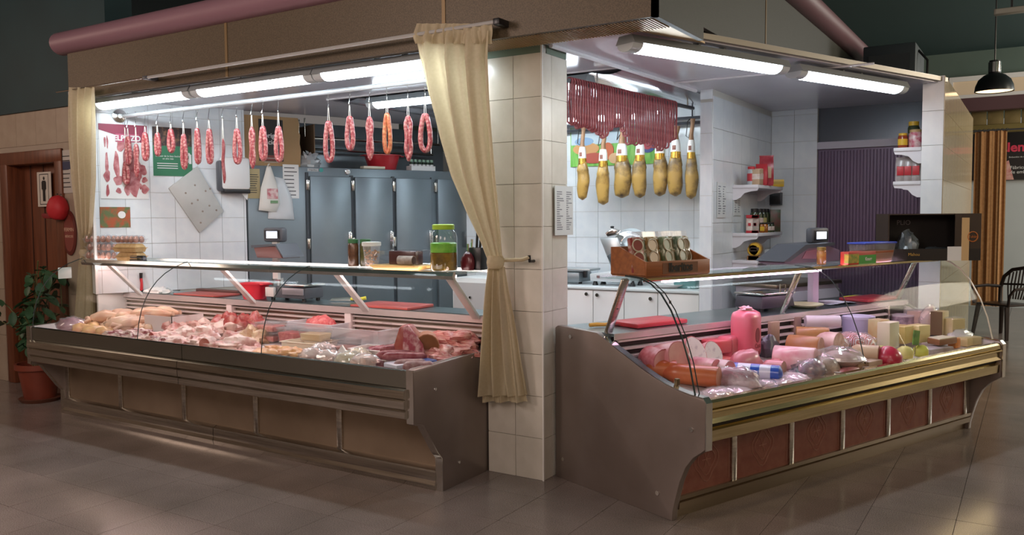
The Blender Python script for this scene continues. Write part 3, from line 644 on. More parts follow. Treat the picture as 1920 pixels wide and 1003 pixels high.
for i in range(N):
    px = 1068+(1264-1068)*i/(N-1); f = (px-1066)/(1268-1066)
    # walk along the bar until the pixel matches
    lo_, hi_ = 0.0, 1.0
    for _ in range(25):
        m = (lo_+hi_)/2; P = b0+bd*m-CAM; xx = CX+FL*P.dot(RT)/P.dot(FW)
        lo_, hi_ = (m, hi_) if xx < px else (lo_, m)
    P = b0+bd*lo_; d = (P-CAM).dot(FW); bot = -((hang_z(px)+random.uniform(-7, 3))-(151+45*f))*d/FL
    t = MB(); w = .019; path = []
    for j in range(7): path.append((.004*math.sin(j+i), -w, bot+w-(bot+w)*j/6))
    for j in range(1, 6): path.append((0, -w*math.cos(PI*j/6), .016*0+w*math.sin(PI*j/6)))
    for j in range(7): path.append((.004*math.sin(j*1.3+i), w, (bot+w)*j/6))
    for j in range(1, 6): path.append((0, w*math.cos(PI*j/6), bot+w-w*math.sin(PI*j/6)))
    o = t.tube(path, .0082, 6, closed=True).build('thin_sausage', CHI, None, loc=tuple(P-Vector((0, 0, .0))), rotz=math.atan2(bd.y, bd.x)+random.uniform(-.12, .12))
    tag(o, f'thin dark red sausage loop on the ceiling bar, {ordw(i)} counted from the corner pillar', 'sausage', 'thin red sausages over the ceiling bar')
# ================================================================ hams
HAM = [mat('cured_ham_rind', 'b8924a', .36, c2='5c4026', scale=9, detail=6, lo=.46, hi=.70, coat=.3, bump=.25), mat('cured_ham_rind_dark', 'b08c48', .4, c2='43352a', scale=8, detail=6, lo=.44, hi=.64, coat=.25, bump=.25)]
SHANK = mat('ham_shank_skin', 'b48c6a', .5, c2='8c6240', scale=9, detail=4)
GOLD = mat('gold_band', 'c9a04a', .25, .8); SLEEVE = mat('white_ham_sleeve', 'e8e4e0', .5); BLOT = mat('brown_print', '8a5a4c', .6)
hrl = thing('hanging_rail', 'dark rack of parallel bars before the back wall carrying the cured hams', 'rail', (0, 2.75, 0))
MB().tube([(-1.9, 0, 2.40), (.148, 0, 2.40)], .013, 8).build('front_bar', GREYP, hrl); MB().tube([(-1.9, .12, 2.37), (.148, .12, 2.37)], .013, 8).build('rear_bar', GREYP, hrl)
for x in (-1.6, -.12): MB().tube([(x, 0, 2.40), (x, .12, 2.38)], .008, 6).tube([(x, .06, 2.39), (x, .06, 2.55)], .008, 6).build('rack_bracket', GREYP, hrl)
for i, (px, yb, yt, w, top, tilt, mi) in enumerate([(1092, 375, 301, 24, 228, .02, 0), (1131, 384, 306, 27, 250, .07, 0), (1166, 371, 296, 34, 240, .02, 1), (1200, 371, 295, 29, 262, .03, 1), (1237, 368, 292, 30, 262, -.01, 1), (1267, 368, 289, 30, 240, .01, 1), (1296, 373, 290, 24, 210, 0, 1)]):
    p = at(px, yt, 'y', 2.745); q = at(px, yb, 'y', 2.745); k = 1567/(p-CAM).dot(FW); hh = p.z-q.z; R = w/k/2
    tz = min(at(px, top, 'y', 2.745).z, 2.39)
    t = thing('cured_ham', ['golden cured ham with gold collar nearest the corner pillar', 'slim golden cured ham hanging lowest, second from the corner pillar', 'widest brown cured ham, third from the corner pillar', 'cured ham with dark right flank, fourth from the corner pillar', 'dark grey-brown cured ham, fifth from the corner pillar', 'cured ham with bulging lower right side, sixth from the corner pillar', 'narrow cured ham beside the side wall, bare shank above its white sleeve'][i], 'ham', (p.x, 2.745, q.z), 0, 'cured hams on the back rack')
    n = 16; vs = []; fs = []
    for j in range(17):
        s = j/16; zz = hh*s
        wid = R*(.30+.70*math.sin(PI*min(1, (s*.85+.10)))**.7) if s < .75 else R*(.62+.38*(1-(s-.75)/.25)*.9)
        if j == 0: wid = R*.12
        for kk in range(n):
            an = 2*PI*kk/n; nz = 1+.16*noise.noise(Vector((math.cos(an)*1.2+i*5, math.sin(an)*1.2, s*3.2)))
            vs.append((wid*math.cos(an)*nz+R*.25*math.sin(PI*s)*(-1 if i % 2 else 1)*.5, wid*.72*math.sin(an)*nz, zz))
    for j in range(16):
        for kk in range(n): k2 = (kk+1) % n; fs.append((j*n+kk, j*n+k2, (j+1)*n+k2, (j+1)*n+kk))
    fs.append(tuple(range(n))[::-1]); fs.append(tuple(range(16*n, 17*n)))
    mb = MB(); mb.add(vs, fs); mb.build('ham_body', HAM[mi if i != 6 else 1], t, smooth=80)
    rc_ = R*.62
    MB().lathe([(rc_*1.05, hh-.035), (rc_*1.02, hh+.02)], 16).build('gold_collar', GOLD, t)
    sl_ = MB().lathe([(rc_*1.0, hh+.02), (rc_*.9, hh+.09), (rc_*.72, hh+.125)], 16).build('white_sleeve', SLEEVE, t)
    MB().box(-rc_*.4, rc_*.35, -rc_*1.0, -rc_*.86, hh+.035, hh+.075).build('print', BLOT, sl_, bevel=.004)
    zs = tz-q.z
    MB().tube([(0, 0, hh+.11), (0, 0, hh+.17), (.01, 0, max(zs-.05, hh+.2)), (.012, 0, max(zs, hh+.24))], [rc_*.66, rc_*.52, rc_*.5, rc_*.66], 10).build('shank', SHANK, t)
    zr = 2.40-q.z
    MB().tube([(.01, 0, max(zs-.03, hh+.19)), (-.02, -.01, hh+.14+.03*(i % 3)), (-.04, -.02, hh+.16), (-.03, -.01, max(zs-.02, hh+.22)), (.0, 0, zr), (.012, .004, zr+.012)], .0045, 5).build('rope', BLACK, t)
gp = thing('wall_poster', 'green grass poster with bread and cold cuts behind the hams', 'poster', (-.905, 2.985, 2.225))
MB().box(-.50, .46, 0, .012, -.185, .185).build('sheet', mat('poster_green', '5fae3c', .4, c2='8cc95a', scale=6, stretch=(6, 1, 1)), gp, smooth=0)
MB().box(-.49, .1, -.004, 0, .02, .18).build('sky_band', mat('poster_pale_blue', 'c8d8e0', .5), gp, smooth=0)
for k, (x, z, rx, rz, c) in enumerate([(-.33, -.02, .14, .06, 'd39a5c'), (-.35, .05, .10, .04, '8fb0d0'), (-.24, -.11, .16, .05, 'b9503c'), (-.10, -.05, .06, .08, 'd0683c'), (-.03, -.12, .06, .05, 'ddb183')]):
    mb = MB(); mb.prism([(x+rx*math.cos(a), z+rz*math.sin(a)) for a in [2*PI*j/20 for j in range(20)]], 'y', -.006-.001*k, 0).build('food_picture', mat('poster_food_%s' % c, c, .5), gp, smooth=0)
mb = MB(); mb.prism([(.30+.085*math.cos(a), .0+.085*math.sin(a)) for a in [2*PI*j/28 for j in range(28)]], 'y', -.008, 0).build('round_emblem', mat('emblem_blue', '40508e', .5), gp, smooth=0)
mb = MB(); mb.prism([(.30+.055*math.cos(a), .0+.055*math.sin(a)) for a in [2*PI*j/28 for j in range(28)]], 'y', -.010, 0).build('emblem_disc', mat('emblem_red', 'b23a46', .5), gp, smooth=0)
# ================================================================ notices on the left inner wall
def lw_thing(name, label, cat, px0, py0, px1, py1, off=.004, group=None):
    t0, z0 = atLW(px0, py0, off); t1, z1 = atLW(px1, py1, off)
    w = t1-t0; h = z0-z1; t = thing(name, label, cat, LWP((t0+t1)/2, off, (z0+z1)/2), TR, group); return t, w, h
PAPER = mat('white_paper', 'dcdcda', .6); INK = mat('dark_ink', '2b2b30', .6); MEATP = mat('printed_meat', '9c4a50', .6, c2='c98f90', scale=18); MARO = mat('maroon_print', '8c2f48', .5)
po, w, h = lw_thing('wall_poster', 'white butcher chart of meat cuts with maroon header beside the left curtain', 'poster', 184, 231, 279, 373)
MB().box(-w/2, w/2, -.002, .004, -h/2, h/2).build('sheet', PAPER, po, smooth=0)
MB().prism([(-w/2, h/2), (-w/2, h/2-.05), (w/2, h/2-.16), (w/2, h/2)], 'y', -.005, 0).build('header_band', MARO, po, smooth=0)
text('ELPOZO', .062, PAPER, po, (.03, -.0095, h/2-.115), sx=.9, bold=.002)
MB().box(-.06, .12, -.008, 0, h/2-.145, h/2-.078).build('logo_plate', mat('logo_rose', 'b4506c', .5), po, smooth=0)
cuts = [(-.15, .17, .007, .05), (-.13, .17, .007, .05), (-.02, .15, .035, .05), (-.14, -.01, .012, .10), (-.06, -.03, .022, .11), (-.14, -.13, .025, .045), (-.05, -.17, .035, .045), (.07, -.10, .06, .20), (.02, .0, .03, .10), (-.14, -.26, .012, .055), (-.05, -.26, .02, .025), (.02, -.25, .022, .045), (.08, -.245, .038, .038), (.13, -.22, .01, .03), (.165, -.245, .03, .035), (.165, -.16, .022, .025), (.155, -.07, .028, .05), (.115, -.09, .03, .06)]
for k, (x, z, rx, rz) in enumerate(cuts):
    x *= .95; z *= .93
    MB().prism([(x+rx*math.cos(a)*(1+.22*math.sin(3*a+k)), z+rz*math.sin(a)*(1+.18*math.cos(2*a+k*2))) for a in [2*PI*j/16 for j in range(16)]], 'y', -.0045-.0004*(k % 3), 0).build('cut_picture', MEATP, po, smooth=0)
gn, w, h = lw_thing('wall_poster', 'green and dark notice with white lettering behind the hanging sausages', 'poster', 285, 237, 361, 331)
MB().box(-w/2, w/2, -.002, .004, -h/2, h/2).build('sheet', mat('notice_green', '2f7250', .5), gn, smooth=0)
MB().box(-w/2, w/2, -.004, 0, h/2-.16, h/2).build('dark_photo_band', mat('photo_band', '3a2c2c', .5, c2='86664a', scale=25, lo=.5, hi=.7), gn, smooth=0)
text('El sabor de lo bien hecho\nun año más', .022, PAPER, gn, (-.04, -.0045, -.05), sx=.9)
text('API', .05, PAPER, gn, (.10, -.0045, -.075)); MB().prism([(.06, -.03), (.075, -.005), (.14, -.005), (.155, -.03)], 'y', -.004, 0).build('emblem', PAPER, gn, smooth=0)
MB().box(.135, .155, -.004, 0, -.10, -.02).build('barcode', PAPER, gn, smooth=0)
mb = MB()
for k in range(3): mb.box(-.13, .04, -.004, 0, -.105-.02*k, -.099-.02*k)
o = mb.build('print_lines', PAPER, gn, smooth=0); o['kind'] = 'stuff'
sp, w, h = lw_thing('wall_poster', 'small colour photo print of vegetables above the egg cartons', 'poster', 187, 388, 245, 426)
MB().box(-w/2, w/2, -.002, .004, -h/2, h/2).build('sheet', mat('photo_mix', '5c6b42', .5, c2='a3512f', scale=16, lo=.42, hi=.58), sp, smooth=0)
MB().prism([(.05+.03*math.cos(a), .02+.03*math.sin(a)) for a in [2*PI*j/18 for j in range(18)]], 'y', -.004, 0).build('round_badge', PAPER, sp, smooth=0)
cbd = thing('cutting_board', 'large pale speckled board hung by one corner on the tiled inner wall', 'board', LWP(.624, .012, 1.73), TR)
q = [(.007, .296), (.224, -.10), (.009, -.292), (-.241, .10)]
b_ = MB().prism(q, 'y', -.012, .008).build('board_slab', mat('speckled_board', 'b9bab6', .55, c2='a9aaa6', scale=3), cbd, bevel=.004)
for x, z in ((-.02, .13), (.07, .08), (-.1, .06), (.0, .0), (.1, -.05), (.16, -.09), (.04, -.1), (-.05, -.03), (.02, -.2), (.11, .1)):
    MB().lathe([(.009, 0), (.007, .002)], 8).build('stain_spot', mat('stain_brown', '8f8378', .6), b_, loc=(x, -.012, z), rot=(PI/2, 0, 0), smooth=0)
pd, w, h = lw_thing('paper_towel_dispenser', 'white rounded paper towel dispenser next to the cold room', 'dispenser', 408, 295, 463, 357, .004)
MB().box(-w/2, w/2, -.12, .0, -h/2, h/2).build('cover', WHITE, pd, bevel=.03)
MB().box(-w/2-.022, -w/2+.03, -.10, .0, -h/2-.012, h/2-.03).build('side_panel', GREYP, pd, bevel=.02)
MB().box(-w/2+.02, w/2, -.10, .0, -h/2-.03, -h/2+.006).build('outlet', BLACK, pd, bevel=.005)
MB().prism([(.05, -h/2-.02), (.12, -h/2-.02), (.11, -h/2-.09)], 'y', -.06, -.055).build('paper_tongue', PAPER, pd, smooth=0)
# ================================================================ cold room front
FRG = mat('grey_cold_room_steel', '78838a', .36, .4, c2='6f7a80', scale=2)
fr = thing('cold_room', 'grey steel multi-door refrigerator cabinet along the inner wall', 'refrigerator', LWP(0, 0, 0), TR)
MB().box(1.07, 3.47, -.02, .70, .02, 2.05).build('body', FRG, fr, bevel=.006)
ds = [(1.655, 2.075), (2.12, 2.53), (2.57, 2.985), (3.06, 3.45)]
for a, q in ds:
    d = MB().box(a, q, -.06, -.021, .15, 1.965).build('door', FRG, fr, bevel=.008)
    MB().box(q-.035, q-.015, -.10, -.06, 1.25, 1.42).box(q-.04, q-.01, -.075, -.058, 1.24, 1.43).build('latch', CHROME, d, bevel=.004)
    for z in (.45, 1.32, 1.88): MB().box(a-.035, a-.005, -.055, -.018, z-.05, z+.05).build('hinge', STEEL, d, bevel=.004)
MB().box(2.99, 3.0, -.03, -.02, .1, 1.98).build('seam', BLACK, fr, smooth=0)
MB().box(1.62, 1.645, -.045, -.018, .1, 2.0).build('door_jamb', mat('dark_gasket', '3a4046', .5), fr, smooth=0)
for q in (2.09, 2.545): MB().box(q-.012, q+.02, -.035, -.018, .1, 1.98).build('gasket', MATS['dark_gasket'], fr, smooth=0)
dl = MB().lathe([(.028, 0), (.028, .012), (.022, .014)], 16).build('thermometer_dial', CHROME, fr, loc=(2.055, -.02, 2.015), rot=(PI/2, 0, 0)); MB().lathe([(.02, .0), (.02, .002)], 14).build('dial_face', PAPER, dl, loc=(0, 0, .014))
MB().lathe([(.02, 0), (.02, .003)], 16).build('round_sticker', mat('teal_sticker', '3c9c94', .4), fr, loc=(1.785, -.021, 2.025), rot=(PI/2, 0, 0))
lb = MB().box(1.645, 1.755, -.024, -.02, 2.01, 2.038).build('name_plate', mat('plate_grey', 'b5b8b8', .4), fr, smooth=0); text('Frigorífico', .018, INK, lb, (1.70, -.0245, 2.024))
def fr_thing(name, label, cat, px0, py0, px1, py1, group=None):
    t0, z0 = atLW(px0, py0, .024); t1, z1 = atLW(px1, py1, .024)
    return thing(name, label, cat, LWP((t0+t1)/2, .024, (z0+z1)/2), TR, group), t1-t0, z0-z1
def lines(parent, w, h, y, n, m=INK, top=.1, left=-.42, right=.40, th=.05):
    mb = MB()
    for k in range(n):
        z = h*(.5-top-(1-2*top)*k/(n-1)); r = right-.25*random.random()
        mb.box(w*left, w*r, y-.001, y, z-h/n*th*2, z+h/n*th*2)
    o = mb.build('print_lines', m, parent, smooth=0); o['kind'] = 'stuff'
n1, w, h = fr_thing('notice_sheet', 'yellowed paper notice taped at the left edge of the cold room', 'notice', 462, 316, 488, 372)
MB().box(-w/2, w/2, -.001, .003, -h/2, h/2).build('sheet', mat('yellowed_paper', 'bfae84', .7), n1, smooth=0); lines(n1, w, h, -.001, 9, top=.2)
n2_, w, h = fr_thing('notice_sheet', 'white printed paper sheet right of the hanging bags', 'notice', 530, 308, 561, 372)
MB().box(-w/2, w/2, -.001, .003, -h/2, h/2).build('sheet', PAPER, n2_, smooth=0); lines(n2_, w, h, -.001, 8)
def bag(name, label, poly, m, depth, px, py, off):
    t0, z0 = atLW(px, py, off); t = thing(name, label, 'bag', LWP(t0, off, z0), TR)
    pts = []
    for (x, y) in poly:
        a, z = atLW(x, y, off); pts.append((a-t0, z-z0))
    mb = MB(); n = len(pts); c = (sum(p[0] for p in pts)/n, sum(p[1] for p in pts)/n)
    rings = []
    for sc, dy in ((1, 0), (.9, -.6), (.6, -1.0)):
        rings.append([(c[0]+(p[0]-c[0])*sc, -depth*(-dy)*1.0, c[1]+(p[1]-c[1])*sc) for p in pts])
    vs = [p for r in rings for p in r]; fs = []
    for r in range(2):
        for i in range(n): fs.append((r*n+i, r*n+(i+1) % n, (r+1)*n+(i+1) % n, (r+1)*n+i))
    fs += [tuple(range(n))[::-1], tuple(range(2*n, 3*n))]
    mb.add(vs, fs).build('bag_body', m, t, smooth=80); return t
bg2 = bag('plastic_bag', 'thin translucent plastic bag hanging behind the cloth bag', [(510, 330), (532, 335), (548, 372), (552, 412), (502, 410), (505, 380)], mat('thin_white_plastic', 'cfd3d6', .25), .03, 520, 330, .03)
bg1 = bag('cloth_bag', 'white cloth bag with red and green print hanging on the cold room', [(500, 312), (507, 311), (512, 325), (519, 345), (525, 382), (518, 398), (485, 394), (489, 352), (496, 328)], mat('off_white_cloth', 'd8d6cf', .8), .04, 505, 325, .06)
MB().box(-.04, .06, -.045, -.039, -.235, -.14).build('red_print', mat('cow_print', 'b5656c', .7, c2='d6c4c0', scale=25), bg1, smooth=0)
MB().box(-.01, .06, -.045, -.039, -.275, -.25).build('green_print', mat('green_print', '6d8f6a', .7), bg1, smooth=0)
MB().tube([(-.02, -.01, .05), (-.015, -.02, .08), (.0, -.01, .085)], .006, 5).build('bag_handle', MATS['off_white_cloth'], bg1)
# ---- on top of the cold room
CARD = mat('cardboard', 'a98a62', .7, c2='9f8059', scale=2.5); CARDD = mat('cardboard_shaded', '7a6148', .75)  # second, darker brown paints the shade on the box behind its flap
def ft_thing(name, label, cat, t, back, z=2.051, group=None): return thing(name, label, cat, LWP(t, -back, z), TR, group)
bx_ = ft_thing('cardboard_box', 'big opened tan cardboard box standing on the cold room', 'box', 1.33, .03)
MB().prism([(-.27, .0), (-.27, .46), (.25, .46), (.262, .40), (.255, .33), (.27, .30), (.262, .22), (.275, .16), (.265, 0)], 'y', -.004, .006).build('front_flap', CARD, bx_, smooth=0)
MB().box(-.26, .24, .008, .42, 0, .01).box(-.27, -.26, .008, .42, 0, .47).box(-.26, .44, .42, .43, 0, .47).box(.43, .44, .05, .42, 0, .42).build('carton', CARDD, bx_, smooth=0)
bl = MB().box(-.13, .10, -.008, -.004, .045, .43).build('dark_label', mat('label_dark', '2a2624', .5), bx_, smooth=0)
text('origen\nnacional', .062, PAPER, bl, (.0, -.0088, .25), bold=.001)
MB().box(-.12, .09, -.0085, -.008, .05, .10).build('red_strip', mat('label_red', '7a3a34', .5), bl, smooth=0); lines(bl, .2, .18, -.0086, 5, m=mat('pale_ink', 'a8a49c', .6)); 
sv = ft_thing('plastic_wrap_bundle', 'crumpled clear plastic bundle between the cardboard box and the red basin', 'bundle', 1.70, .06)
MB().blob(.10, .07, .09, seed=5, amp=.35, nu=18, nv=12, freq=4).build('crumpled_wrap', mat('crumpled_plastic', 'a8aeb0', .18), sv, smooth=20)
def basin(name, label, loc, rz, R, H, m, sx=1.0):
    t = thing(name, label, 'basin', loc, rz)
    MB().lathe([(R*.72, 0), (R*.95, H), (R*1.06, H), (R*1.06, H+.008), (R*.93, H+.006), (R*.70, .01), (.001, .01)], 28, cap=False).lathe([(.001, 0), (R*.72, 0)], 28, cap=False).build('bowl', m, t, smooth=50)
    for sg in (-1, 1): MB().box(sg*R*1.10-.02, sg*R*1.10+.02, -.05, .05, H-.004, H+.006).build('grip', m, t, bevel=.004)
    t.scale = (sx, 1, 1); return t
REDP = mat('red_plastic', 'c02a34', .32, coat=.2)
basin('plastic_basin', 'red plastic basin on top of the cold room', LWP(2.56, -.22, 2.051), TR, .19, .15, REDP)
tr_ = ft_thing('cream_tray', 'flat cream tray under the red basin on the cold room', 'tray', 2.36, .02)
MB().box(-.12, .12, -.02, .06, 0, .012).box(-.12, .12, -.02, -.012, 0, .03).box(-.12, -.11, -.02, .06, 0, .03).build('tray_body', mat('cream_plastic', 'd9d3bd', .4), tr_, bevel=.003)
jt = ft_thing('spice_tray', 'small white tray holding spice jars on the cold room', 'tray', 2.95, .05)
MB().box(-.16, .12, -.04, .06, 0, .01).box(-.16, .12, -.045, -.04, 0, .05).box(-.16, .12, .06, .065, 0, .05).box(-.165, -.16, -.045, .065, 0, .05).build('tray_body', WHITE, jt, smooth=0)
for k in range(6):
    j = ft_thing('spice_jar', f'{ordw(k)} small green-capped spice jar from the left in the white tray', 'jar', 2.815+k*.048, .06, 2.063, 'spice jars on the cold room')
    MB().lathe([(.019, 0), (.02, .07), (.016, .08)], 12).build('jar_body', mat('dark_spice_glass', '2c3a2c', .2), j); MB().lathe([(.018, .08), (.018, .105)], 12).build('cap', mat('pale_green_cap', '7fa08a', .4), j)
    MB().lathe([(.0204, .02), (.0204, .055)], 12, cap=False).build('label_band', PAPER, j)
for k, (z, yy) in enumerate(((2.36, -.30), (2.26, -.45))):
    o = lw_obj(MB().tube([(1.75, -yy, z), (3.3, -yy, z)], .014, 8), 'ceiling_pipe', STEEL); tag(o, ['thin bright pipe above the cold room, upper one', 'thin bright pipe above the cold room, lower one behind'][k], 'pipe')
    for x in (1.76, 3.28): lw_obj(MB().tube([(x, -yy, z), (x, -yy, 2.55)], .008, 6), 'pipe_hanger', STEEL).parent = o
for o in bpy.data.objects:
    if o.name.startswith('pipe_hanger'): o.location = (0, 0, 0); o.rotation_euler = (0, 0, 0)
# ================================================================ things on the left glass shelf (top 1.2345) and worktop (0.9425)
ZS = 1.2345; ZW = .9425
EGG = mat('brown_egg_shell', '9c5f42', .45, c2='b3765a', scale=3)
PULP = mat('egg_box_pulp', 'c2a173', .8, c2='b3925f', scale=30)
def carton(label, c, rz, clear, L=.30, Wd=.11):
    t = thing('egg_carton', label, 'carton', c, rz)
    m = CPLA if clear else PULP
    mb = MB().frustum((-L/2+.01, L/2-.01, -Wd/2+.01, Wd/2-.01), (-L/2, L/2, -Wd/2, Wd/2), 0, .034)
    mb.box(-L/2-.006, L/2+.006, -Wd/2-.006, Wd/2+.006, .032, .036).build('tray', m, t, smooth=0)
    lid = MB()
    if clear:
        for i in range(5):
            for s_ in (-1, 1): lid.lathe([(.029, .036), (.026, .058), (.012, .066)], 10, c=(-L/2+.03+i*(L-.06)/4, s_*Wd*.24, 0), cap=False)
    else: lid.frustum((-L/2, L/2, -Wd/2, Wd/2), (-L/2+.02, L/2-.02, -Wd/2+.02, Wd/2-.02), .036, .068)
    lid.build('lid', m, t, smooth=40, bevel=0 if clear else .008)
    return t
egg0 = None
def eggs(c, rz, name, L=.30, Wd=.11):
    global egg0
    for i in range(5):
        for s_ in (-1, 1):
            x = -L/2+.03+i*(L-.06)/4; y = s_*Wd*.24; ca, sa = math.cos(rz), math.sin(rz)
            P = (c[0]+x*ca-y*sa, c[1]+x*sa+y*ca, c[2]+.004)
            if egg0 is None: egg0 = MB().lathe([(.004, 0), (.015, .004), (.0215, .018), (.021, .03), (.015, .046), (.004, .055)], 12).build('egg', EGG, smooth=80); o = egg0
            else: o = egg0.copy(); COL.objects.link(o)
            o.location = P; tag(o, f'brown egg in {name}, {"front" if s_ < 0 else "rear"} row, {ORD[i]} from the left', 'egg', f'eggs in {name}')
e0 = at(190, 478, 'z', ZS); ey = -.12
x_l = at(190, 478, 'y', ey).x; x_r = at(238, 478, 'y', ey-.02).x
c1_ = (x_l, ey, ZS); c2_ = (x_l+.01, ey+.005, ZS+.068); c3_ = (x_l-.0, ey, ZS+.136)
carton('clear egg carton at the bottom of the left egg stack', c1_, .1, True); eggs(c1_, .1, 'the bottom clear carton')
carton('clear egg carton in the middle of the left egg stack', c2_, .05, True); eggs(c2_, .05, 'the middle clear carton')
carton('clear egg carton topmost on the left egg stack', c3_, .14, True); eggs(c3_, .14, 'the topmost clear carton')
d1 = (x_r+.09, ey-.04, ZS)
carton('tan pulp egg carton, lower of two beside the clear cartons', d1, .2, False, .22); carton('tan pulp egg carton, upper of two beside the clear cartons', (d1[0]-.02, d1[1], ZS+.068), .1, False, .26)
carton('clear egg carton lying over the pulp cartons', (d1[0]-.03, d1[1]+.01, ZS+.136), .08, True, .27); eggs((d1[0]-.03, d1[1]+.01, ZS+.136), .08, 'the clear carton over the pulp boxes', .27)
p = at(259, 480, 'z', ZS); sp_ = thing('stapler', 'black stapler-like hand tool lying on the left glass shelf by the egg cartons', 'tool', (at(259, 480, 'y', -.18).x, -.18, ZS), .15)
MB().box(-.075, .075, -.02, .02, 0, .012).build('base_bar', BLACK, sp_, bevel=.004); MB().box(-.075, .07, -.018, .018, .02, .042).build('upper_arm', BLACK, sp_, bevel=.008); MB().box(.04, .075, -.016, .016, .01, .03).build('hinge', GREYP, sp_, bevel=.004)
# jars, tub, cake box, big jar
def sx(px, y): return at(px, 492, 'y', y).x
GRNCAP = mat('dark_green_cap', '2c5a34', .4); DKJ = mat('dark_jar_filling', '3a2419', .2, c2='5a3a22', scale=20, coat=.5)
for k, px in enumerate((663, 680)):
    j = thing('jar', ['dark preserve jar with green lid on the left glass shelf, left one of a pair', 'dark olive preserve jar with green lid, right one of the pair beside the nut tub'][k], 'jar', (sx(px, .02), .02+.03*k, ZS))
    MB().lathe([(.036, 0), (.038, .01), (.038, .14), (.034, .155)], 16).build('jar_body', DKJ if k == 0 else mat('olive_jar_filling', '4a4a24', .2, c2='32321c', scale=25, coat=.5), j)
    MB().lathe([(.036, .155), (.036, .18), (.03, .183)], 16).build('lid', GRNCAP, j)
j = thing('plastic_tub', 'clear conical tub of nuts with white lid on the left glass shelf', 'tub', (sx(697, -.10), -.10, ZS))
MB().lathe([(.042, 0), (.056, .145)], 18, cap=False).build('tub_wall', CPLA, j); MB().lathe([(.058, .143), (.062, .146), (.062, .168), (.05, .17)], 18).build('lid', mat('milky_lid', 'd5d8d2', .35), j)
nm = MB(); random.seed(3)
for k in range(60):
    z = .01+.10*random.random(); R = (.036+.012*z/.14)*math.sqrt(random.random()); a = random.random()*6.28
    nm.blob(.009, .008, .008, c=(R*math.cos(a), R*math.sin(a), z), seed=k, nu=6, nv=4)
o = nm.build('nuts', mat('nut_tan', 'b58c5c', .5, c2='8a5c34', scale=30), j, smooth=60); o['kind'] = 'stuff'
j = thing('food_box', 'yellow tray with a clear dome on the left glass shelf, beside the big jar', 'container', (sx(757, -.10), -.10, ZS), .05)
MB().frustum((-.17, .17, -.09, .09), (-.20, .20, -.11, .11), 0, .028).build('tray', mat('yellow_tray', 'd3ac66', .45), j, bevel=.008)
MB().box(.19, .25, -.03, .03, .012, .028).build('tray_handle', MATS['yellow_tray'], j, bevel=.006)
pr_ = [(-.172, .03), (-.165, .09)] + [(-.15+.03*math.sin(0), .115)] + [(.15, .12), (.172, .09), (.178, .03)]
MB().prism([(-.175, .03), (-.168, .09), (-.14, .118), (.14, .122), (.168, .094), (.175, .03)], 'y', -.095, .095).build('dome', glass('dome_plastic', (.95, .95, .96), .16, .05, edge=.6), j, smooth=0, bevel=.012)
q_ = thing('quince_paste_block', 'dark red-brown quince paste block under the clear dome', 'block', (sx(757, -.10)-.02, -.08, ZS+.0285), .05)
MB().box(-.085, .12, -.04, .05, 0, .085).build('block', mat('quince_brown', '4a2222', .3, coat=.3), q_, bevel=.006)
q_ = thing('wrapped_roll', 'pale paper-wrapped roll lying before the quince block under the dome', 'roll', (sx(765, -.14), -.155, ZS+.0285), .1)
MB().tube([(-.055, 0, .03), (.055, 0, .03)], .029, 14).build('paper_wrap', mat('wrap_print', 'b7aa9c', .5, c2='8f8478', scale=25), q_); MB().tube([(.0552, 0, .03), (.057, 0, .03)], .025, 14).build('cut_end', mat('dark_end', '4a2f2a', .5), q_)
j = thing('large_jar', 'big clear jar of green and amber pickles with a lime green lid', 'jar', (sx(832, -.12), -.12, ZS))
jp = [(.075, 0), (.084, .012), (.084, .20), (.075, .235), (.062, .25)]
MB().lathe([(.077, .004), (.081, .014), (.081, .11), (.079, .112)], 24).build('amber_brine', mat('amber_brine', '8a6a22', .15, c2='5f4a18', scale=14, coat=.5), j)
MB().lathe([(.0815, .112), (.0815, .165), (.07, .172)], 24).build('green_pickles', mat('green_pickle', '5fae2e', .3, c2='8cc84e', scale=16), j)
MB().lathe(jp, 24, cap=False).build('jar_wall', glass('jar_glass', (.94, .97, .95), .12, .03, edge=.6), j)
MB().lathe([(.062, .25), (.068, .252), (.068, .278), (.06, .283)], 24).build('lid', mat('lime_lid', '9cc22e', .4), j)
j = thing('knife_block', 'black tool holder with dark red pouch at the left glass shelf end, by the curtain', 'holder', (sx(884, .0), .02, ZS))
MB().box(-.02, .07, -.02, .06, 0, .14).build('block', BLACK, j, bevel=.008); MB().blob(.05, .03, .075, c=(-.02, -.03, 0), seed=3, amp=.08).build('red_pouch', mat('dark_red_leather', '5a1520', .3, coat=.4), j)
for k, (x, h) in enumerate(((-.03, .16), (-.005, .19), (.03, .23), (.05, .20))): MB().tube([(x, -.01, .08), (x+.005*k, -.01, h)], .008, 6).build('tool_handle', CHROME if k < 2 else BLACK, j)
# worktop
def wx(px, y): return at(px, 555, 'y', y).x
j = thing('scraper', 'red and black handled scraper standing on the left worktop', 'tool', (wx(262, .12), .14, ZW))
MB().box(-.02, .02, -.006, .006, 0, .02).build('foot', BLACK, j, bevel=.003); MB().tube([(0, 0, .015), (.004, 0, .08), (-.004, 0, .12)], [.014, .011, .012], 8).build('red_grip', REDP, j); MB().tube([(-.004, 0, .115), (-.002, 0, .165)], [.012, .014], 8).build('black_grip', BLACK, j)
cl = MB().blob(.13, .09, .045, seed=11, amp=.3, nu=22, nv=10, flat=-.1, freq=3.5).build('crumpled_cloth', mat('white_cloth', 'dfe0de', .85), loc=(wx(297, .16), .17, ZW-.002), smooth=60); tag(cl, 'crumpled white cloth on the left worktop beside the scraper', 'cloth')
def board(label, c, rz, L, Wd, T, m):
    o = MB().box(-L/2, L/2, -Wd/2, Wd/2, 0, T).build('cutting_board', m, loc=c, rotz=rz, bevel=.006); return tag(o, label, 'board')
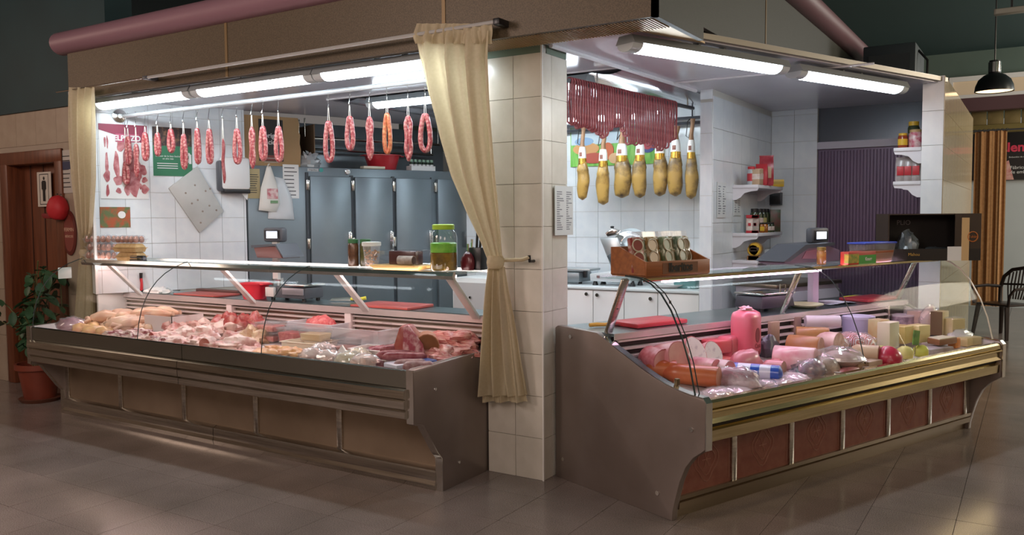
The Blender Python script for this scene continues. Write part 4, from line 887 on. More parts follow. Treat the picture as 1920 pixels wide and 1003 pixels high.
BRED = mat('red_cutting_board', 'a8483f', .45, c2='984038', scale=4); BDK = mat('dark_brown_board', '55332c', .5)
board('red cutting board left of the red bowl on the left worktop', (wx(388, .22), .215, ZW), .0, .50, .26, .016, BRED)
board('thin dark brown board behind the red board near the cloth', (wx(405, .34), .37, ZW+.0), 0, .52, .06, .035, BDK)
board('red cutting board with cut marks at the right end of the left worktop', (wx(735, .24), .238, ZW), .02, .50, .30, .02, mat('red_board_scuffed', 'b04a44', .45, c2='9a4a44', scale=9))
j = thing('knife', 'yellow-handled knife behind the right red cutting board', 'knife', (wx(668, .36), .385, ZW), .5)
MB().tube([(-.06, 0, .022), (-.02, 0, .026), (.02, 0, .024), (.055, 0, .030)], [.010, .013, .012, .014], 8).build('handle', mat('yellow_handle', 'd3c63c', .4), j); MB().prism([(-.22, .01), (-.06, .008), (-.06, .036), (-.20, .030)], 'y', -.001, .001).build('blade', CHROME, j, smooth=0)
basin('mixing_bowl', 'bright red plastic bowl on the left worktop beside the scale', (wx(476, .20), .21, ZW), 0, .118, .115, mat('bright_red_plastic', 'd8283c', .32, coat=.2))
# ---- left scale
def scale_head(t, x, y, z, m=GREYP):
    hd = MB().box(x-.105, x+.105, y-.03, y+.03, z-.055, z+.055).build('display_head', m, t, bevel=.018)
    MB().box(x-.085, x+.085, y-.034, y-.028, z-.036, z+.036).build('bezel', BLACK, hd, bevel=.004)
    MB().box(x-.058, x+.058, y-.037, y-.033, z-.026, z+.026).build('screen', mat('lit_screen', 'dfe9ff', emis=2.2), hd, smooth=0)
zl = at(518, 440, 'y', .26).z
j = thing('weighing_scale', 'grey shop scale with lit display on a post, behind the red bowl', 'scale', (wx(553, .26), .26, ZW), 0)
hx = at(516, 440, 'y', .26).x-j.location.x; hz = zl-ZW
MB().frustum((-.20, .19, -.09, .11), (-.20, .19, -.08, .11), .022, .105).build('body', GREYP, j, bevel=.01)
MB().box(-.03, .19, -.10, -.09, .05, .10).build('front_face', mat('scale_face', '8c8c92', .35, .4), j, bevel=.003)
MB().box(.0, .20, -.10, .12, .115, .13).build('weighing_plate', CHROME, j, bevel=.004)
MB().box(-.19, -.185+.01, -.05, .05, .10, .16).tube([(-.19, -.04, .10), (-.19, -.04, .15), (-.11, -.04, .15), (-.11, -.04, .10)], .006, 6).build('plate_guard', CHROME, j, smooth=30)
MB().box(-.20, -.11, -.11, -.085, .03, .10).build('label_face', mat('scale_label', 'c9c5c2', .5), j, bevel=.003)
for x in (-.17, .16):
    for y in (-.06, .08): MB().lathe([(.016, 0), (.016, .024)], 10).build('foot', BLACK, j, loc=(x, y, 0))
MB().box(hx-.03, hx+.03, -.01, .02, .1, hz-.04).build('post', WHITE, j, bevel=.006)
pr_ = [(-.13, hz-.105), (-.11, hz-.15), (.17, hz-.185), (.10, hz-.10)]
MB().prism([(hx+a, b_) for a, b_ in [(-.15, hz-.085), (-.11, hz-.175), (.17, hz-.175), (.10, hz-.085)]], 'y', -.09, .10).build('keyboard_wedge', mat('scale_red_grey', '7d5552', .4), j, bevel=.008)
MB().prism([(hx+a, b_) for a, b_ in [(-.16, hz-.08), (-.155, hz-.10), (.105, hz-.082), (.19, hz-.17), (.185, hz-.155), (.11, hz-.066)]], 'y', -.10, .11).build('keyboard_top', GREYP, j, smooth=0)
scale_head(j, hx, 0, hz)
# ---- white drawer unit behind the left counter near the pillar
j = thing('drawer_unit', 'white drawer unit glimpsed behind the left counter beside the tied curtain', 'cabinet', (at(880, 540, 'y', 1.9).x, 1.9, 0))
MB().box(-.18, .25, 0, .4, 0, 1.02).build('body', WHITE, j, bevel=.004)
for k in range(3):
    d = MB().box(-.17, .24, -.018, 0, .10+.30*k, .37+.30*k).build('drawer', WHITE, j, bevel=.004); MB().lathe([(.012, 0), (.012, .02)], 10).build('knob', CHROME, d, loc=(.03, -.018, .25+.30*k), rot=(PI/2, 0, 0))
MB().box(-.16, .22, -.02, -.018, .74, .98).build('glossy_front', mat('grey_gloss', 'b9b4b2', .15), j, smooth=0)
# ================================================================ cabinets and machines under the hams
CABZ = .934
j = thing('base_cabinet', 'row of white base cabinets with small knobs under the ham wall', 'cabinet', (0, 2.5, 0))
MB().box(-1.9, .07, .02, .485, .02, .91).build('carcass', WHITE, j, smooth=0); MB().box(-1.9, .09, -.02, .49, .91, CABZ).build('countertop', mat('pale_countertop', 'd5dbdc', .25), j, bevel=.004)
cx_ = [-1.55, at(1112, 580, 'y', 2.5).x, at(1170, 580, 'y', 2.5).x, at(1233, 580, 'y', 2.5).x, .06]
kn = [at(1100, 551, 'y', 2.49), at(1120, 553, 'y', 2.49), at(1220, 560, 'y', 2.49), None]
for a, q, kk in zip(cx_[:-1], cx_[1:], kn):
    d = MB().box(a+.003, q-.003, 0, .02, .06, .90).build('door', WHITE, j, bevel=.003)
    if kk: MB().lathe([(.008, 0), (.016, .012), (.016, .022)], 10).build('knob', CHROME, d, loc=(kk.x, 0, kk.z), rot=(PI/2, 0, 0))
j = thing('meat_slicer', 'tilted steel meat slicer on the white cabinets below the hams', 'slicer', (at(1150, 540, 'y', 2.72).x, 2.72, CABZ), .0)
SLC = mat('slicer_aluminium', 'a9b0b2', .3, .7)
k_ = 1567/ (Vector((j.location.x, 2.72, 1.1))-CAM).dot(FW)
def so_(px, py): P = at(px, py, 'y', 2.62); return (P.x-j.location.x, P.z-CABZ)
MB().prism([so_(1105, 513), so_(1106, 527), so_(1182, 531), so_(1182, 512), so_(1150, 508)], 'y', -.10, .16).build('base', mat('slicer_white', 'c9ced0', .3, .3), j, bevel=.012)
for q in ((1108, 530), (1178, 533)): a, z = so_(*q); MB().lathe([(.028, 0), (.016, .035), (.014, .05)], 12).build('rubber_foot', BLACK, j, loc=(a+.02, -.05, 0)); MB().lathe([(.028, 0), (.016, .035), (.014, .05)], 12).build('rubber_foot', BLACK, j, loc=(a+.02, .12, 0))
a, z = so_(1122, 519); MB().box(a-.014, a+.014, -.104, -.099, z-.012, z+.012).build('switch', mat('red_switch', '6a2a2a', .4), j, bevel=.002)
MB().prism([so_(1148, 512), so_(1140, 495), so_(1150, 475), so_(1178, 475), so_(1182, 512)], 'y', -.03, .10).build('motor_housing', SLC, j, bevel=.01)
cxx, czz = so_(1166, 462)
bl = MB().lathe([(.14, -.006), (.146, 0), (.14, .006)], 36).build('blade', CHROME, j, loc=(cxx, .02, czz), rot=(math.radians(72), math.radians(0), math.radians(14)))
MB().lathe([(.155, -.004), (.155, .008), (.12, .012), (.05, .03)], 30).build('blade_cover', SLC, j, loc=(cxx+.02, .045, czz+.01), rot=(math.radians(72), 0, math.radians(14)))
MB().prism([so_(1124, 446), so_(1158, 445), so_(1168, 470), so_(1150, 503), so_(1145, 500)], 'y', -.10, -.075).build('meat_carriage', SLC, j, bevel=.006)
MB().prism([so_(1141, 480), so_(1150, 474), so_(1153, 479), so_(1186, 463), so_(1186, 490), so_(1152, 498)], 'y', -.14, -.12).build('thickness_plate', mat('slicer_dark', '5a646a', .35, .6), j, bevel=.004)
MB().prism([so_(1136, 437), so_(1149, 428), so_(1160, 432), so_(1155, 440), so_(1140, 444)], 'y', -.12, -.05).build('sharpener_cap', CHROME, j, bevel=.006)
a, z = so_(1147, 428); MB().lathe([(.012, 0), (.02, .012), (.012, .02)], 10).build('knob', BLACK, j, loc=(a, -.09, z))
j = thing('second_slicer', 'grey machine partly hidden behind the pillar edge on the white cabinets', 'machine', (at(1088, 528, 'y', 2.75).x-.12, 2.75, CABZ))
MB().box(-.2, .16, -.1, .16, .02, .11).build('body', mat('machine_grey', '7c8488', .35, .5), j, bevel=.01); MB().box(-.15, .26, -.08, .14, .125, .145).build('tray', SLC, j, bevel=.004); MB().box(.17, .20, -.04, .0, .06, .125).build('bracket', BLACK, j, bevel=.003)
for x in (-.15, .12): MB().lathe([(.018, 0), (.018, .025)], 8).build('rubber_foot', BLACK, j, loc=(x, 0, 0))
o = MB().lathe([(.001, 0), (.10, .0), (.16, .03), (.165, .036), (.10, .012), (.001, .01)], 28, cap=False).build('white_plate', WHITE, loc=(at(1248, 544, 'y', 2.65).x, 2.70, CABZ)); tag(o, 'wide white plate on the cabinets, left of the teal container', 'plate')
j = thing('plastic_container', 'teal plastic container on the right end of the white cabinets', 'container', (at(1292, 540, 'y', 2.7).x-.02, 2.72, CABZ))
MB().frustum((-.10, .09, -.06, .06), (-.11, .10, -.07, .07), 0, .075).build('body', mat('teal_plastic', '5e8c8c', .35), j, bevel=.01); MB().box(-.115, .105, -.075, .075, .075, .085).build('lid', mat('teal_lid', '8fb0b0', .35), j, bevel=.004)
# price lists
def notice(label, px0, py0, px1, py1, plane, val, n=12):
    a = at(px0, py0, plane, val); q = at(px1, py1, plane, val); c = (a+q)/2
    if plane == 'x': w = abs(q.y-a.y); t = thing('price_list', label, 'notice', c, PI/2)
    else: w = abs(q.x-a.x); t = thing('price_list', label, 'notice', c, 0)
    h = a.z-q.z; MB().box(-w/2, w/2, -.002, .002, -h/2, h/2).build('sheet', mat('laminated_sheet', 'd5d9d8', .25), t, smooth=0)
    lines(t, w, h, -.002, n, m=mat('grey_ink', '7c8086', .6), top=.12, left=-.40, right=-.02, th=.09); lines(t, w, h, -.002, n, m=mat('grey_ink', '7c8086', .6), top=.12, left=.12, right=.44, th=.09); return t
notice('laminated price list on the right face of the corner pillar', 1040, 348, 1074, 440, 'x', .012, 18)
notice('narrow price list on the side wall, closer to the hams', 1345, 341, 1361, 408, 'x', .263)
notice('narrow price list on the side wall, closer to the wall shelves', 1376, 344, 1388, 404, 'x', .263)
# ================================================================ wall shelves and groceries
SHW = mat('shelf_white', 'd6d4d8', .35)
def wall_shelf(label, x0, x1, y0, y1, z, mirror=False):
    t = thing('wall_shelf', label, 'shelf', (0, 0, 0)); MB().box(x0, x1, y0, y1, z-.028, z).build('board', SHW, t, bevel=.003)
    a, q = (x0, x1) if not mirror else (x1, x0); d = q-a
    pr = [(a, z-.028), (a, z-.125), (a+d*.12, z-.125), (a+d*.30, z-.105), (a+d*.45, z-.07), (a+d*.7, z-.055), (a+d*.95, z-.05), (a+d, z-.028)]
    if mirror: pr = pr[::-1]
    for y in (y0+.01, y1-.06): MB().prism(pr, 'y', y, y+.022).build('bracket', SHW, t, smooth=0)
    return t
SZ = [1.815, 1.412, 1.185]
wall_shelf('upper white bracketed shelf on the side wall of the recess', .257, .47, 2.75, 3.55, SZ[0]); wall_shelf('middle white bracketed shelf on the side wall of the recess', .257, .47, 2.75, 3.55, SZ[1])
wall_shelf('lowest white bracketed shelf on the side wall, mostly behind the scale', .257, .47, 2.75, 3.55, SZ[2])
YS = 2.80
def shx(px, y=YS): return at(px, 400, 'y', y).x
def shelf_at(px, z, x=None):   # on the shelf front zone: walks back in y for pixels to the right
    y = 2.80+max(0, px-1436)*.014; return (min(at(px, 400, 'y', y).x, .44), y, z)
def carton_box(name, label, c, w, d, h, m, stripe=None, cat='box', rz=0, group=None):
    t = thing(name, label, cat, c, rz, group); MB().box(-w/2, w/2, -d/2, d/2, 0, h).build('carton', m, t, bevel=.003)
    if stripe: MB().box(-w/2-.001, w/2+.001, -d/2-.001, d/2+.001, h*.35, h*.7).build('label_band', stripe, t, smooth=0)
    return t
def pouch(name, label, c, w, d, h, m, m2=None, rz=0, group=None, cat='bag'):
    t = thing(name, label, cat, c, rz, group)
    mb = MB(); n = 10; vs = []; fs = []
    for j, (z, sw, sd) in enumerate([(0, .92, .9), (.08, 1, 1), (.5, 1, .95), (.8, .97, .6), (.93, .95, .12), (1, 1, .06)]):
        for k in range(n):
            a = 2*PI*k/n; vs.append((w/2*sw*max(-1, min(1, 1.25*math.cos(a))), d/2*sd*math.sin(a), h*z))
    for j in range(5):
        for k in range(n): k2 = (k+1) % n; fs.append((j*n+k, j*n+k2, (j+1)*n+k2, (j+1)*n+k))
    fs += [tuple(range(n))[::-1], tuple(range(5*n, 6*n))]
    mb.add(vs, fs).build('pouch', m, t, smooth=50)
    if m2: MB().box(-w*.33, w*.33, -d/2-.003, -d/2+.004, h*.25, h*.62).build('label_panel', m2, t, bevel=.001)
    return t
def jar(label, c, r, h, m, capm, lab=None, name='jar', group=None):
    t = thing(name, label, 'jar', c, 0, group); MB().lathe([(r*.95, 0), (r, .006), (r, h*.78), (r*.82, h*.86)], 14).build('jar_body', m, t)
    MB().lathe([(r*.86, h*.86), (r*.86, h), (r*.8, h*1.01)], 14).build('lid', capm, t)
    if lab: MB().lathe([(r*1.01, h*.2), (r*1.01, h*.62)], 14, cap=False).build('label_band', lab, t)
    return t
REDC = mat('packet_red', 'b02630', .4); PACKW = mat('packet_white', 'd6cfc4', .45, c2='c9a9a0', scale=30); TANP = mat('packet_tan', 'b59a7c', .5); YELP = mat('packet_yellow', 'd2a92c', .4)
DKG = mat('dark_jar_green', '25301f', .2, c2='3c4424', scale=25, coat=.4); AMB = mat('amber_jar', 'a8641e', .2, c2='7c4214', scale=25, coat=.4)
z = SZ[0]
jar('red-lidded jar at the left end of the upper recess shelf', shelf_at(1408, z), .035, .15, mat('jar_pale', 'a8b0b4', .2), REDC, REDC)
carton_box('food_carton', 'white and tan carton on the upper recess shelf, beside the red-lidded jar', shelf_at(1424, z), .07, .06, .125, TANP, PACKW); carton_box('food_carton', 'white and tan carton on the upper recess shelf, beside the red bag', shelf_at(1440, z), .07, .06, .135, TANP, PACKW)
c = shelf_at(1428, z); pouch('food_bag', 'small crumpled red bag behind the two tan cartons', (c[0], c[1]+.16, z), .10, .06, .18, REDC)
c = shelf_at(1458, z); pouch('food_bag', 'tall dark red bag standing on the upper recess shelf', c, .12, .08, .26, mat('dark_red_foil', '8c2230', .25, c2='a84048', scale=20), TANP, rz=.3)
c = shelf_at(1482, z); carton_box('food_carton', 'flat yellow carton at the right end of the upper recess shelf', c, .12, .07, .065, YELP, mat('yellow_band', 'b5952c', .4), rz=.4)
z = SZ[1]
for k, px in enumerate((1407, 1420, 1434)):
    pk_ = pouch('snack_packet', ['red and white snack packet on the middle recess shelf, nearest the price lists', 'red and white snack packet, middle one of three', 'red and white snack packet beside the amber jars'][k], shelf_at(px, z), .062, .05, .15, PACKW, None, group='snack packets on the middle recess shelf'); MB().box(-.030, .030, -.024, .006, .125, .151).box(-.029, .029, -.026, .0, .0, .022).box(-.012, .012, -.0262, -.02, .06, .085).build('red_band', REDC, pk_, bevel=.003)
for k, px in enumerate((1444, 1455, 1463, 1470)):
    c = shelf_at(px, z); jar(f'dark green preserve jar, back row of the middle recess shelf, {ordw(k)} from the left', (max(c[0]-.09, .30), c[1]+.16, z), .036, .205, DKG, BLACK, [None, PACKW, mat('label_straw', 'b5a86a', .5), None][k], group='back row jars on the middle recess shelf')
for k, (px, m, lb_) in enumerate(((1447, AMB, YELP), (1455, AMB, None), (1463, DKG, PACKW), (1470, DKG, PACKW))):
    c = shelf_at(px, z); jar(['squat amber jar with yellow label on the middle recess shelf', 'squat plain amber jar on the middle recess shelf', 'small dark jar with white label, left one of two', 'small dark jar with white label, right one of two'][k], c, .03, .085, m, BLACK, lb_)
c = shelf_at(1481, z); carton_box('food_carton', 'tall dark carton with red pattern at the right end of the middle recess shelf', (c[0]-.02, c[1]+.05, z), .09, .09, .20, mat('carton_dark_red', '5c2420', .4, c2='27401f', scale=18), rz=.35)
z = SZ[2]
for k, px in enumerate((1414, 1436)):
    c = shelf_at(px, z); t = thing('round_tin', ['round yellow-faced tin on the lowest recess shelf, smaller left one', 'round yellow-faced tin on the lowest recess shelf, larger right one'][k], 'tin', c); r = .05+.008*k
    MB().tube([(0, -.02, r+.035), (0, .025, r+.035)], r, 20).build('tin_body', mat('tin_gold', 'a8823c', .3, .5), t); MB().tube([(0, -.022, r+.035), (0, -.02, r+.035)], r*.85, 20).build('yellow_face', YELP, t)
    MB().box(-r*.6, r*.6, -.0245, -.022, r+.025, r+.05).build('label_bar', mat('label_dark_brown', '3c2c1c', .5), t, smooth=0); MB().box(-r, r, -.022, .03, 0, .037).build('stand_box', mat('carton_orange_brown', '9a6a3c', .5), t, bevel=.003)
t = thing('label_gun', 'small pale label gun on the lowest recess shelf behind the scale', 'tool', shelf_at(1470, z)); MB().box(-.05, .05, -.03, .03, .0, .075).build('body', mat('pale_tool', 'c4c8c8', .4), t, bevel=.012); MB().tube([(.015, -.032, .04), (.015, -.028, .04)], .022, 12).build('dial', BLACK, t)
t = thing('junction_box', 'dark grey square box on the recess wall between two shelves', 'box', (.30, 3.945, at(1445, 373, 'y', 3.9).z)); MB().box(-.05, .07, -.04, -.0, -.06, .06).build('box_body', GREYP, t, bevel=.004); MB().box(-.04, .06, -.045, -.04, -.05, .05).build('box_lid', BLACK, t, bevel=.003)
# right-hand shelves on the inner side of the outer pillar
ZR = [2.075, 1.815]
wall_shelf('upper white shelf bracketed to the outer pillar, with jars', 1.47, 1.665, 2.92, 3.5, ZR[0], True); wall_shelf('lower white shelf bracketed to the outer pillar, with bags', 1.47, 1.665, 2.92, 3.5, ZR[1], True)
def rx(px, y=3.0): return at(px, 300, 'y', y).x
jar('yellow and red labelled jar on the upper pillar shelf', (rx(1692), 3.0, ZR[0]), .036, .115, mat('jar_red_fill', '8a3a22', .2), YELP, YELP); jar('clear jar with red sweets on the upper pillar shelf', (rx(1715), 3.02, ZR[0]), .05, .14, mat('jar_pink_fill', 'b03c58', .25, c2='c9b0b0', scale=25), mat('tan_lid', 'a88a5c', .4))
jar('dark tall jar behind the others on the upper pillar shelf', (rx(1712, 3.2), 3.2, ZR[0]), .045, .22, DKG, YELP); jar('small dark jar between two others on the upper pillar shelf', (rx(1702, 3.1), 3.1, ZR[0]), .028, .12, DKG, BLACK)
for k, px in enumerate((1690, 1704, 1719)):
    pouch('snack_bag', ['clear and red snack bag at the shelf end on the lower pillar shelf', 'clear and red snack bag in the middle of the lower pillar shelf', 'clear and red snack bag beside the outer pillar on its lower shelf'][k], (rx(px), 2.99, ZR[1]), .075, .07, .19, mat('silver_bag', 'a8a0a0', .25, c2='8c8480', scale=20), REDC, group='snack bags on the lower pillar shelf')
# ================================================================ on the right glass shelf (top 1.2265), in counter coordinates
ZRS = 1.2268; ZRW = .9085
def rthing(name, label, cat, s, d, z, rz=0, group=None): return thing(name, label, cat, RW(s, d, z), TR+rz, group)
def rs(px, py, d): return atR(px, py, 'd', d)[0]
CRATE = mat('varnished_crate_wood', '9a5a2c', .45, c2='824a24', scale=3, stretch=(1, 12, 12))
s0 = rs(1212, 520, .27); s1 = rs(1331, 508, .27); L = s1-s0; c = (s0+s1)/2
t = rthing('wooden_crate', 'low wooden display crate of packets on the right glass shelf', 'crate', c, .38, ZRS)
MB().box(-L/2, L/2, -.11, -.10, .005, .085).build('front_board', CRATE, t, bevel=.002); MB().box(-L/2, L/2, .16, .17, .005, .16).build('back_board', CRATE, t, bevel=.002); MB().box(-L/2, L/2, -.10, .16, 0, .012).build('bottom_board', CRATE, t, smooth=0)
for x in (-L/2, L/2-.01): MB().prism([(-.10, .005), (.16, .005), (.16, .16), (.10, .16), (-.10, .085)], 'x', x, x+.01).build('side_board', CRATE, t, smooth=0)
MB().box(-.13, .15, -.1115, -.1095, .015, .075).build('printed_plate', mat('crate_plate', '6d4224', .5), t, smooth=0)
text('Iberitos', .062, BLACK, t, (.01, -.113, .048), bold=.0025); MB().box(-.08, .09, -.1125, -.111, .022, .026).build('underline', BLACK, t, smooth=0)
PK = [('a', '8a3a34'), ('b', '6a7a5c'), ('c', '8a6a3c'), ('d', '9a7440'), ('e', '5c6a48'), ('f', '6a5c34'), ('g', '4c5c44'), ('h', '6c5634')]
for k in range(8):
    s = s0+.04+(L-.10)*k/7; m = mat('packet_' + PK[k][0], PK[k][1], .25, c2='c9c4b0', scale=28, lo=.5, hi=.8, coat=.4)
    t = rthing('foil_packet', f'glossy packet with round windows in the wooden crate, {ordw(k)} from the pillar end', 'packet', s, .37+.02*(k % 2), ZRS+.013, random.uniform(-.25, .25), 'packets in the wooden crate')
    o = MB().box(-.042, .042, -.02, .02, 0, .205)
    o = o.build('wrapper', m, t, bevel=.012, rot=(math.radians(-12), 0, 0))
    for z in (.155, .085):
        d = MB().tube([(0, -.024, z), (0, -.018, z)], .033, 16).build('round_window', mat('window_' + PK[k][0], PK[k][1], .3, coat=.5), o); MB().tube([(.033*math.cos(a), -.0245, z+.033*math.sin(a)) for a in [2*PI*i/16 for i in range(16)]], .004, 5, closed=True).build('window_ring', mat('pale_ring', 'b5aa90', .4), t).rotation_euler = (math.radians(-12), 0, 0)
    MB().box(-.046, .046, -.006, .006, .195, .235).build('clear_top', FILM, t, rot=(math.radians(-12), 0, 0), smooth=0)
# scale (point of sale) behind the right counter
P = atR(1528, 441, 'd', .72); base = rthing('weighing_scale', 'shop scale with lit screen and sloping keyboard behind the right glass shelf', 'scale', P[0], .72, ZRW)
hz = P[2]-ZRW
MB().box(-.04, .03, -.02, .03, .0, hz-.04).build('post', mat('lilac_post', 'cdbcd0', .35), base, bevel=.006)
def kp(px, py): q = atR(px, py, 'd', .70); return (q[0]-P[0], q[2]-ZRW)
MB().prism([kp(1447, 492), kp(1458, 482), kp(1486, 462), kp(1520, 456), kp(1552, 468), kp(1552, 494), kp(1460, 497)], 'y', -.12, .10).build('keyboard_wedge', mat('scale_mauve', '7c6070', .4), base, bevel=.006)
MB().prism([kp(1444, 490), kp(1486, 458), kp(1540, 454), kp(1540, 459), kp(1490, 465), kp(1456, 489)], 'y', -.13, .11).build('keyboard_top', GREYP, base, smooth=0)
MB().prism([kp(1480, 484), kp(1488, 470), kp(1510, 466), kp(1508, 484)], 'y', -.124, -.119).build('key_panel', mat('key_panel_rose', '9c6470', .4), base, smooth=0)
scale_head(base, 0, -.02, hz)
base = rthing('weighing_platform', 'dark scale platform with chrome plate on the right worktop below the scale screen', 'scale', rs(1437, 570, .70), .72, ZRW)
MB().frustum((-.17, .20, -.11, .12), (-.15, .18, -.10, .12), .02, .105).build('body', mat('platform_dark', '38323c', .4), base, bevel=.01); MB().box(-.16, .19, -.12, .13, .112, .124).build('plate', CHROME, base, bevel=.004)
MB().tube([(.11, -.05, .12), (.11, -.05, .17), (.17, -.05, .17), (.17, -.05, .12)], .006, 6).build('plate_guard', CHROME, base)
for x in (-.13, .15):
    for y in (-.08, .1): MB().lathe([(.016, 0), (.016, .022)], 8).build('foot', BLACK, base, loc=(x, y, 0))
q = rs(1540, 494, .40); t = rthing('jar', 'small amber preserve jar with brass lid on the right glass shelf', 'jar', q, .40, ZRS)
MB().lathe([(.028, 0), (.031, .006), (.031, .085), (.027, .095)], 16).build('jar_body', mat('pepper_jar', '8c5026', .2, c2='a8783c', scale=30, coat=.5), t); MB().lathe([(.030, .095), (.030, .115), (.026, .117)], 16).build('lid', mat('brass_lid', 'b59a60', .3, .8), t)
q0, q1 = rs(1585, 490, .28), rs(1636, 488, .28)
t = rthing('food_carton', 'low red and green stock-cube carton on the right glass shelf', 'box', (q0+q1)/2-.02, .275, ZRS); w = (q1-q0)
MB().box(-w/2, w/2, -.03, .03, 0, .085).build('carton', mat('carton_red', 'c0392c', .4), t, bevel=.003); MB().box(-w/2+.12, w/2+.001, -.032, .031, 0, .06).build('green_panel', mat('carton_green', '3f9a3a', .4), t, smooth=0); MB().box(-w/2-.001, -w/2+.12, -.0315, .0, .01, .07).build('picture', mat('carton_picture', 'c9a23c', .5, c2='4f8a32', scale=25), t, smooth=0); text('Knorr', .032, PAPER, t, (.07, -.0335, .032), bold=.001)
q0, q1 = rs(1611, 488, .29), rs(1668, 486, .29); w = q1-q0
t = rthing('food_container', 'clear container of orange-brown food with a blue lid on the right glass shelf', 'container', (q0+q1)/2, .31, ZRS)
MB().frustum((-w/2+.02, w/2-.02, -.045, .045), (-w/2+.006, w/2-.006, -.058, .058), .002, .085).build('contents', mat('orange_brown_food', 'a85c34', .35, c2='96502c', scale=8), t, bevel=.006); MB().frustum((-w/2+.016, w/2-.016, -.048, .048), (-w/2, w/2, -.062, .062), 0, .13).build('walls', CPLA, t, smooth=0); MB().box(-w/2-.01, w/2+.01, -.07, .07, .13, .142).build('lid', mat('blue_lid', '3b4fb8', .35), t, bevel=.005)
# dark open box
A = atR(1655, 478, 'd', .30); B = atR(1775, 480, 'd', .30); w = 3.02-rs(1658, 478, .30)
s_a = rs(1658, 478, .30); s_b = rs(1776, 480, .30)
s_a = rs(1664, 478, .34); t = rthing('open_carton', 'open dark brown carton on its side at the far end of the right glass shelf', 'box', s_a, .34, ZRS, math.radians(-36))
w = .66; hh = .335; DKB = mat('dark_carton', '3a2c22', .55, c2='33261d', scale=4); DKI = mat('dark_carton_inside', '1d1816', .7)
MB().box(0, w, 0, .20, 0, .008).build('bottom_wall', DKB, t, smooth=0); MB().box(0, w, 0, .20, hh-.008, hh).build('top_wall', DKB, t, smooth=0); MB().box(0, .01, 0, .20, .008, hh-.008).build('left_wall', DKB, t, smooth=0); MB().box(w-.01, w, 0, .20, .008, hh-.008).build('right_wall', DKB, t, smooth=0); MB().box(.01, w-.01, .19, .20, .008, hh-.008).build('back_wall', DKI, t, smooth=0)
fl_ = MB().box(.0, w-.0, -.008, 0, 0, .085).build('front_flap', mat('flap_black', '1f1a18', .5), t, smooth=0); text('Mahou', .03, mat('gold_print', 'b08a3c', .5), fl_, (w*.28, -.0085, .045))
MB().box(w*.64, w*.80, -.009, -.007, .0, .10).build('white_label', PAPER, t, smooth=0); MB().box(w*.79, w*.87, -.010, 0, .0, hh-.03).build('tan_tape', mat('tan_tape', 'c9a878', .6), t, smooth=0); MB().box(w*.72, w*.80, -.006, 0, .1, hh).build('inner_flap', DKB, t, smooth=0)
MB().box(w*.80, w, -.007, 0, .0, hh).build('outer_flap', DKB, t, smooth=0)
MB().tube([(w-.06+.035*math.cos(a), -.0085, .17+.035*math.sin(a)) for a in [2*PI*i/20 for i in range(20)]], .004, 4, closed=True).build('round_logo', mat('orange_print', 'b5682c', .5), t); text('Tukán', .026, mat('orange_print', 'b5682c', .5), t, (w-.06, -.009, .17))
text('PLIO', .05, mat('grey_print', '6c6664', .5), t, (w*.30, .188, .27))
_b = lambda a, c: RW(s_a, .34, ZRS+.009)+Vector((math.cos(TR-.6283)*a-math.sin(TR-.6283)*c, math.sin(TR-.6283)*a+math.cos(TR-.6283)*c, 0))
b2 = thing('plastic_bag', 'shiny grey plastic bag inside the open dark carton', 'bag', _b(.18, .09), TR); MB().blob(.085, .07, .13, seed=8, amp=.25, nu=18, nv=12).build('bag_body', mat('silver_plastic', '7c8488', .2, c2='4c5256', scale=12), b2, smooth=30)
b2 = thing('dark_cloth', 'striped dark cloth heap lying inside the open dark carton', 'cloth', _b(.36, .08), TR-.6283); MB().blob(.13, .06, .06, seed=9, amp=.25).build('heap', mat('striped_black_cloth', '16181a', .5, c2='3c4246', scale=60, tex='wave'), b2, smooth=40)
# right worktop
def rboard(label, s, d, L, Wd, T, m, rz=0): o = MB().box(-L/2, L/2, -Wd/2, Wd/2, 0, T).build('cutting_board', m, loc=RW(s, d, ZRW), rotz=TR+rz, bevel=.006); return tag(o, label, 'board')
rboard('bright red cutting board near the pillar end of the right worktop', rs(1212, 603, .66)+.02, .66, .42, .24, .026, mat('bright_red_board', 'b5303c', .4))
rboard('dark red cutting board near the far end of the right worktop', rs(1633, 555, .64), .645, .46, .24, .022, mat('dark_red_board', '9a1f30', .4))
t = rthing('knife', 'yellow wooden handled knife lying beside the bright red board on the right worktop', 'knife', rs(1122, 606, .74)+.01, .74, ZRW, -.35)
MB().tube([(-.065, 0, .014), (-.02, 0, .015), (.03, 0, .013), (.06, 0, .014)], [.011, .013, .011, .013], 8).build('handle', mat('ochre_handle', 'c99a3c', .4), t); MB().prism([(.06, -.016), (.20, -.014), (.26, .004), (.06, .012)], 'z', .012, .0145).build('blade', CHROME, t, smooth=0)
o = MB().lathe([(.001, 0), (.08, 0), (.13, .02), (.133, .026), (.08, .012), (.001, .012)], 28, cap=False).build('cream_plate', mat('cream_plate', 'd8d2a8', .35), loc=RW(rs(1508, 566, .64), .64, ZRW), rot=(.0, 0, TR)); tag(o, 'pale yellow plate on the right worktop beside the paper sheets', 'plate')
t = rthing('paper_sheets', 'loose white paper sheets on the right worktop between plate and dark red board', 'paper', rs(1568, 563, .64), .66, ZRW)
for k in range(3): MB().grid(lambda u, v, k=k: ((u-.5)*.26+.02*k, (v-.5)*.2, .004+.006*k+.018*math.sin(u*3+k)*u), 8, 3).build('sheet', mat('lilac_paper', 'cfcad8', .6), t, rotz=.2*k-.2)
t = rthing('folded_cloth', 'yellow folded cloth behind the dark red board on the right worktop', 'cloth', 2.86, .78, ZRW); MB().box(-.08, .08, -.05, .05, 0, .018).build('cloth_fold', mat('yellow_cloth', 'c9b83a', .8), t, bevel=.008)
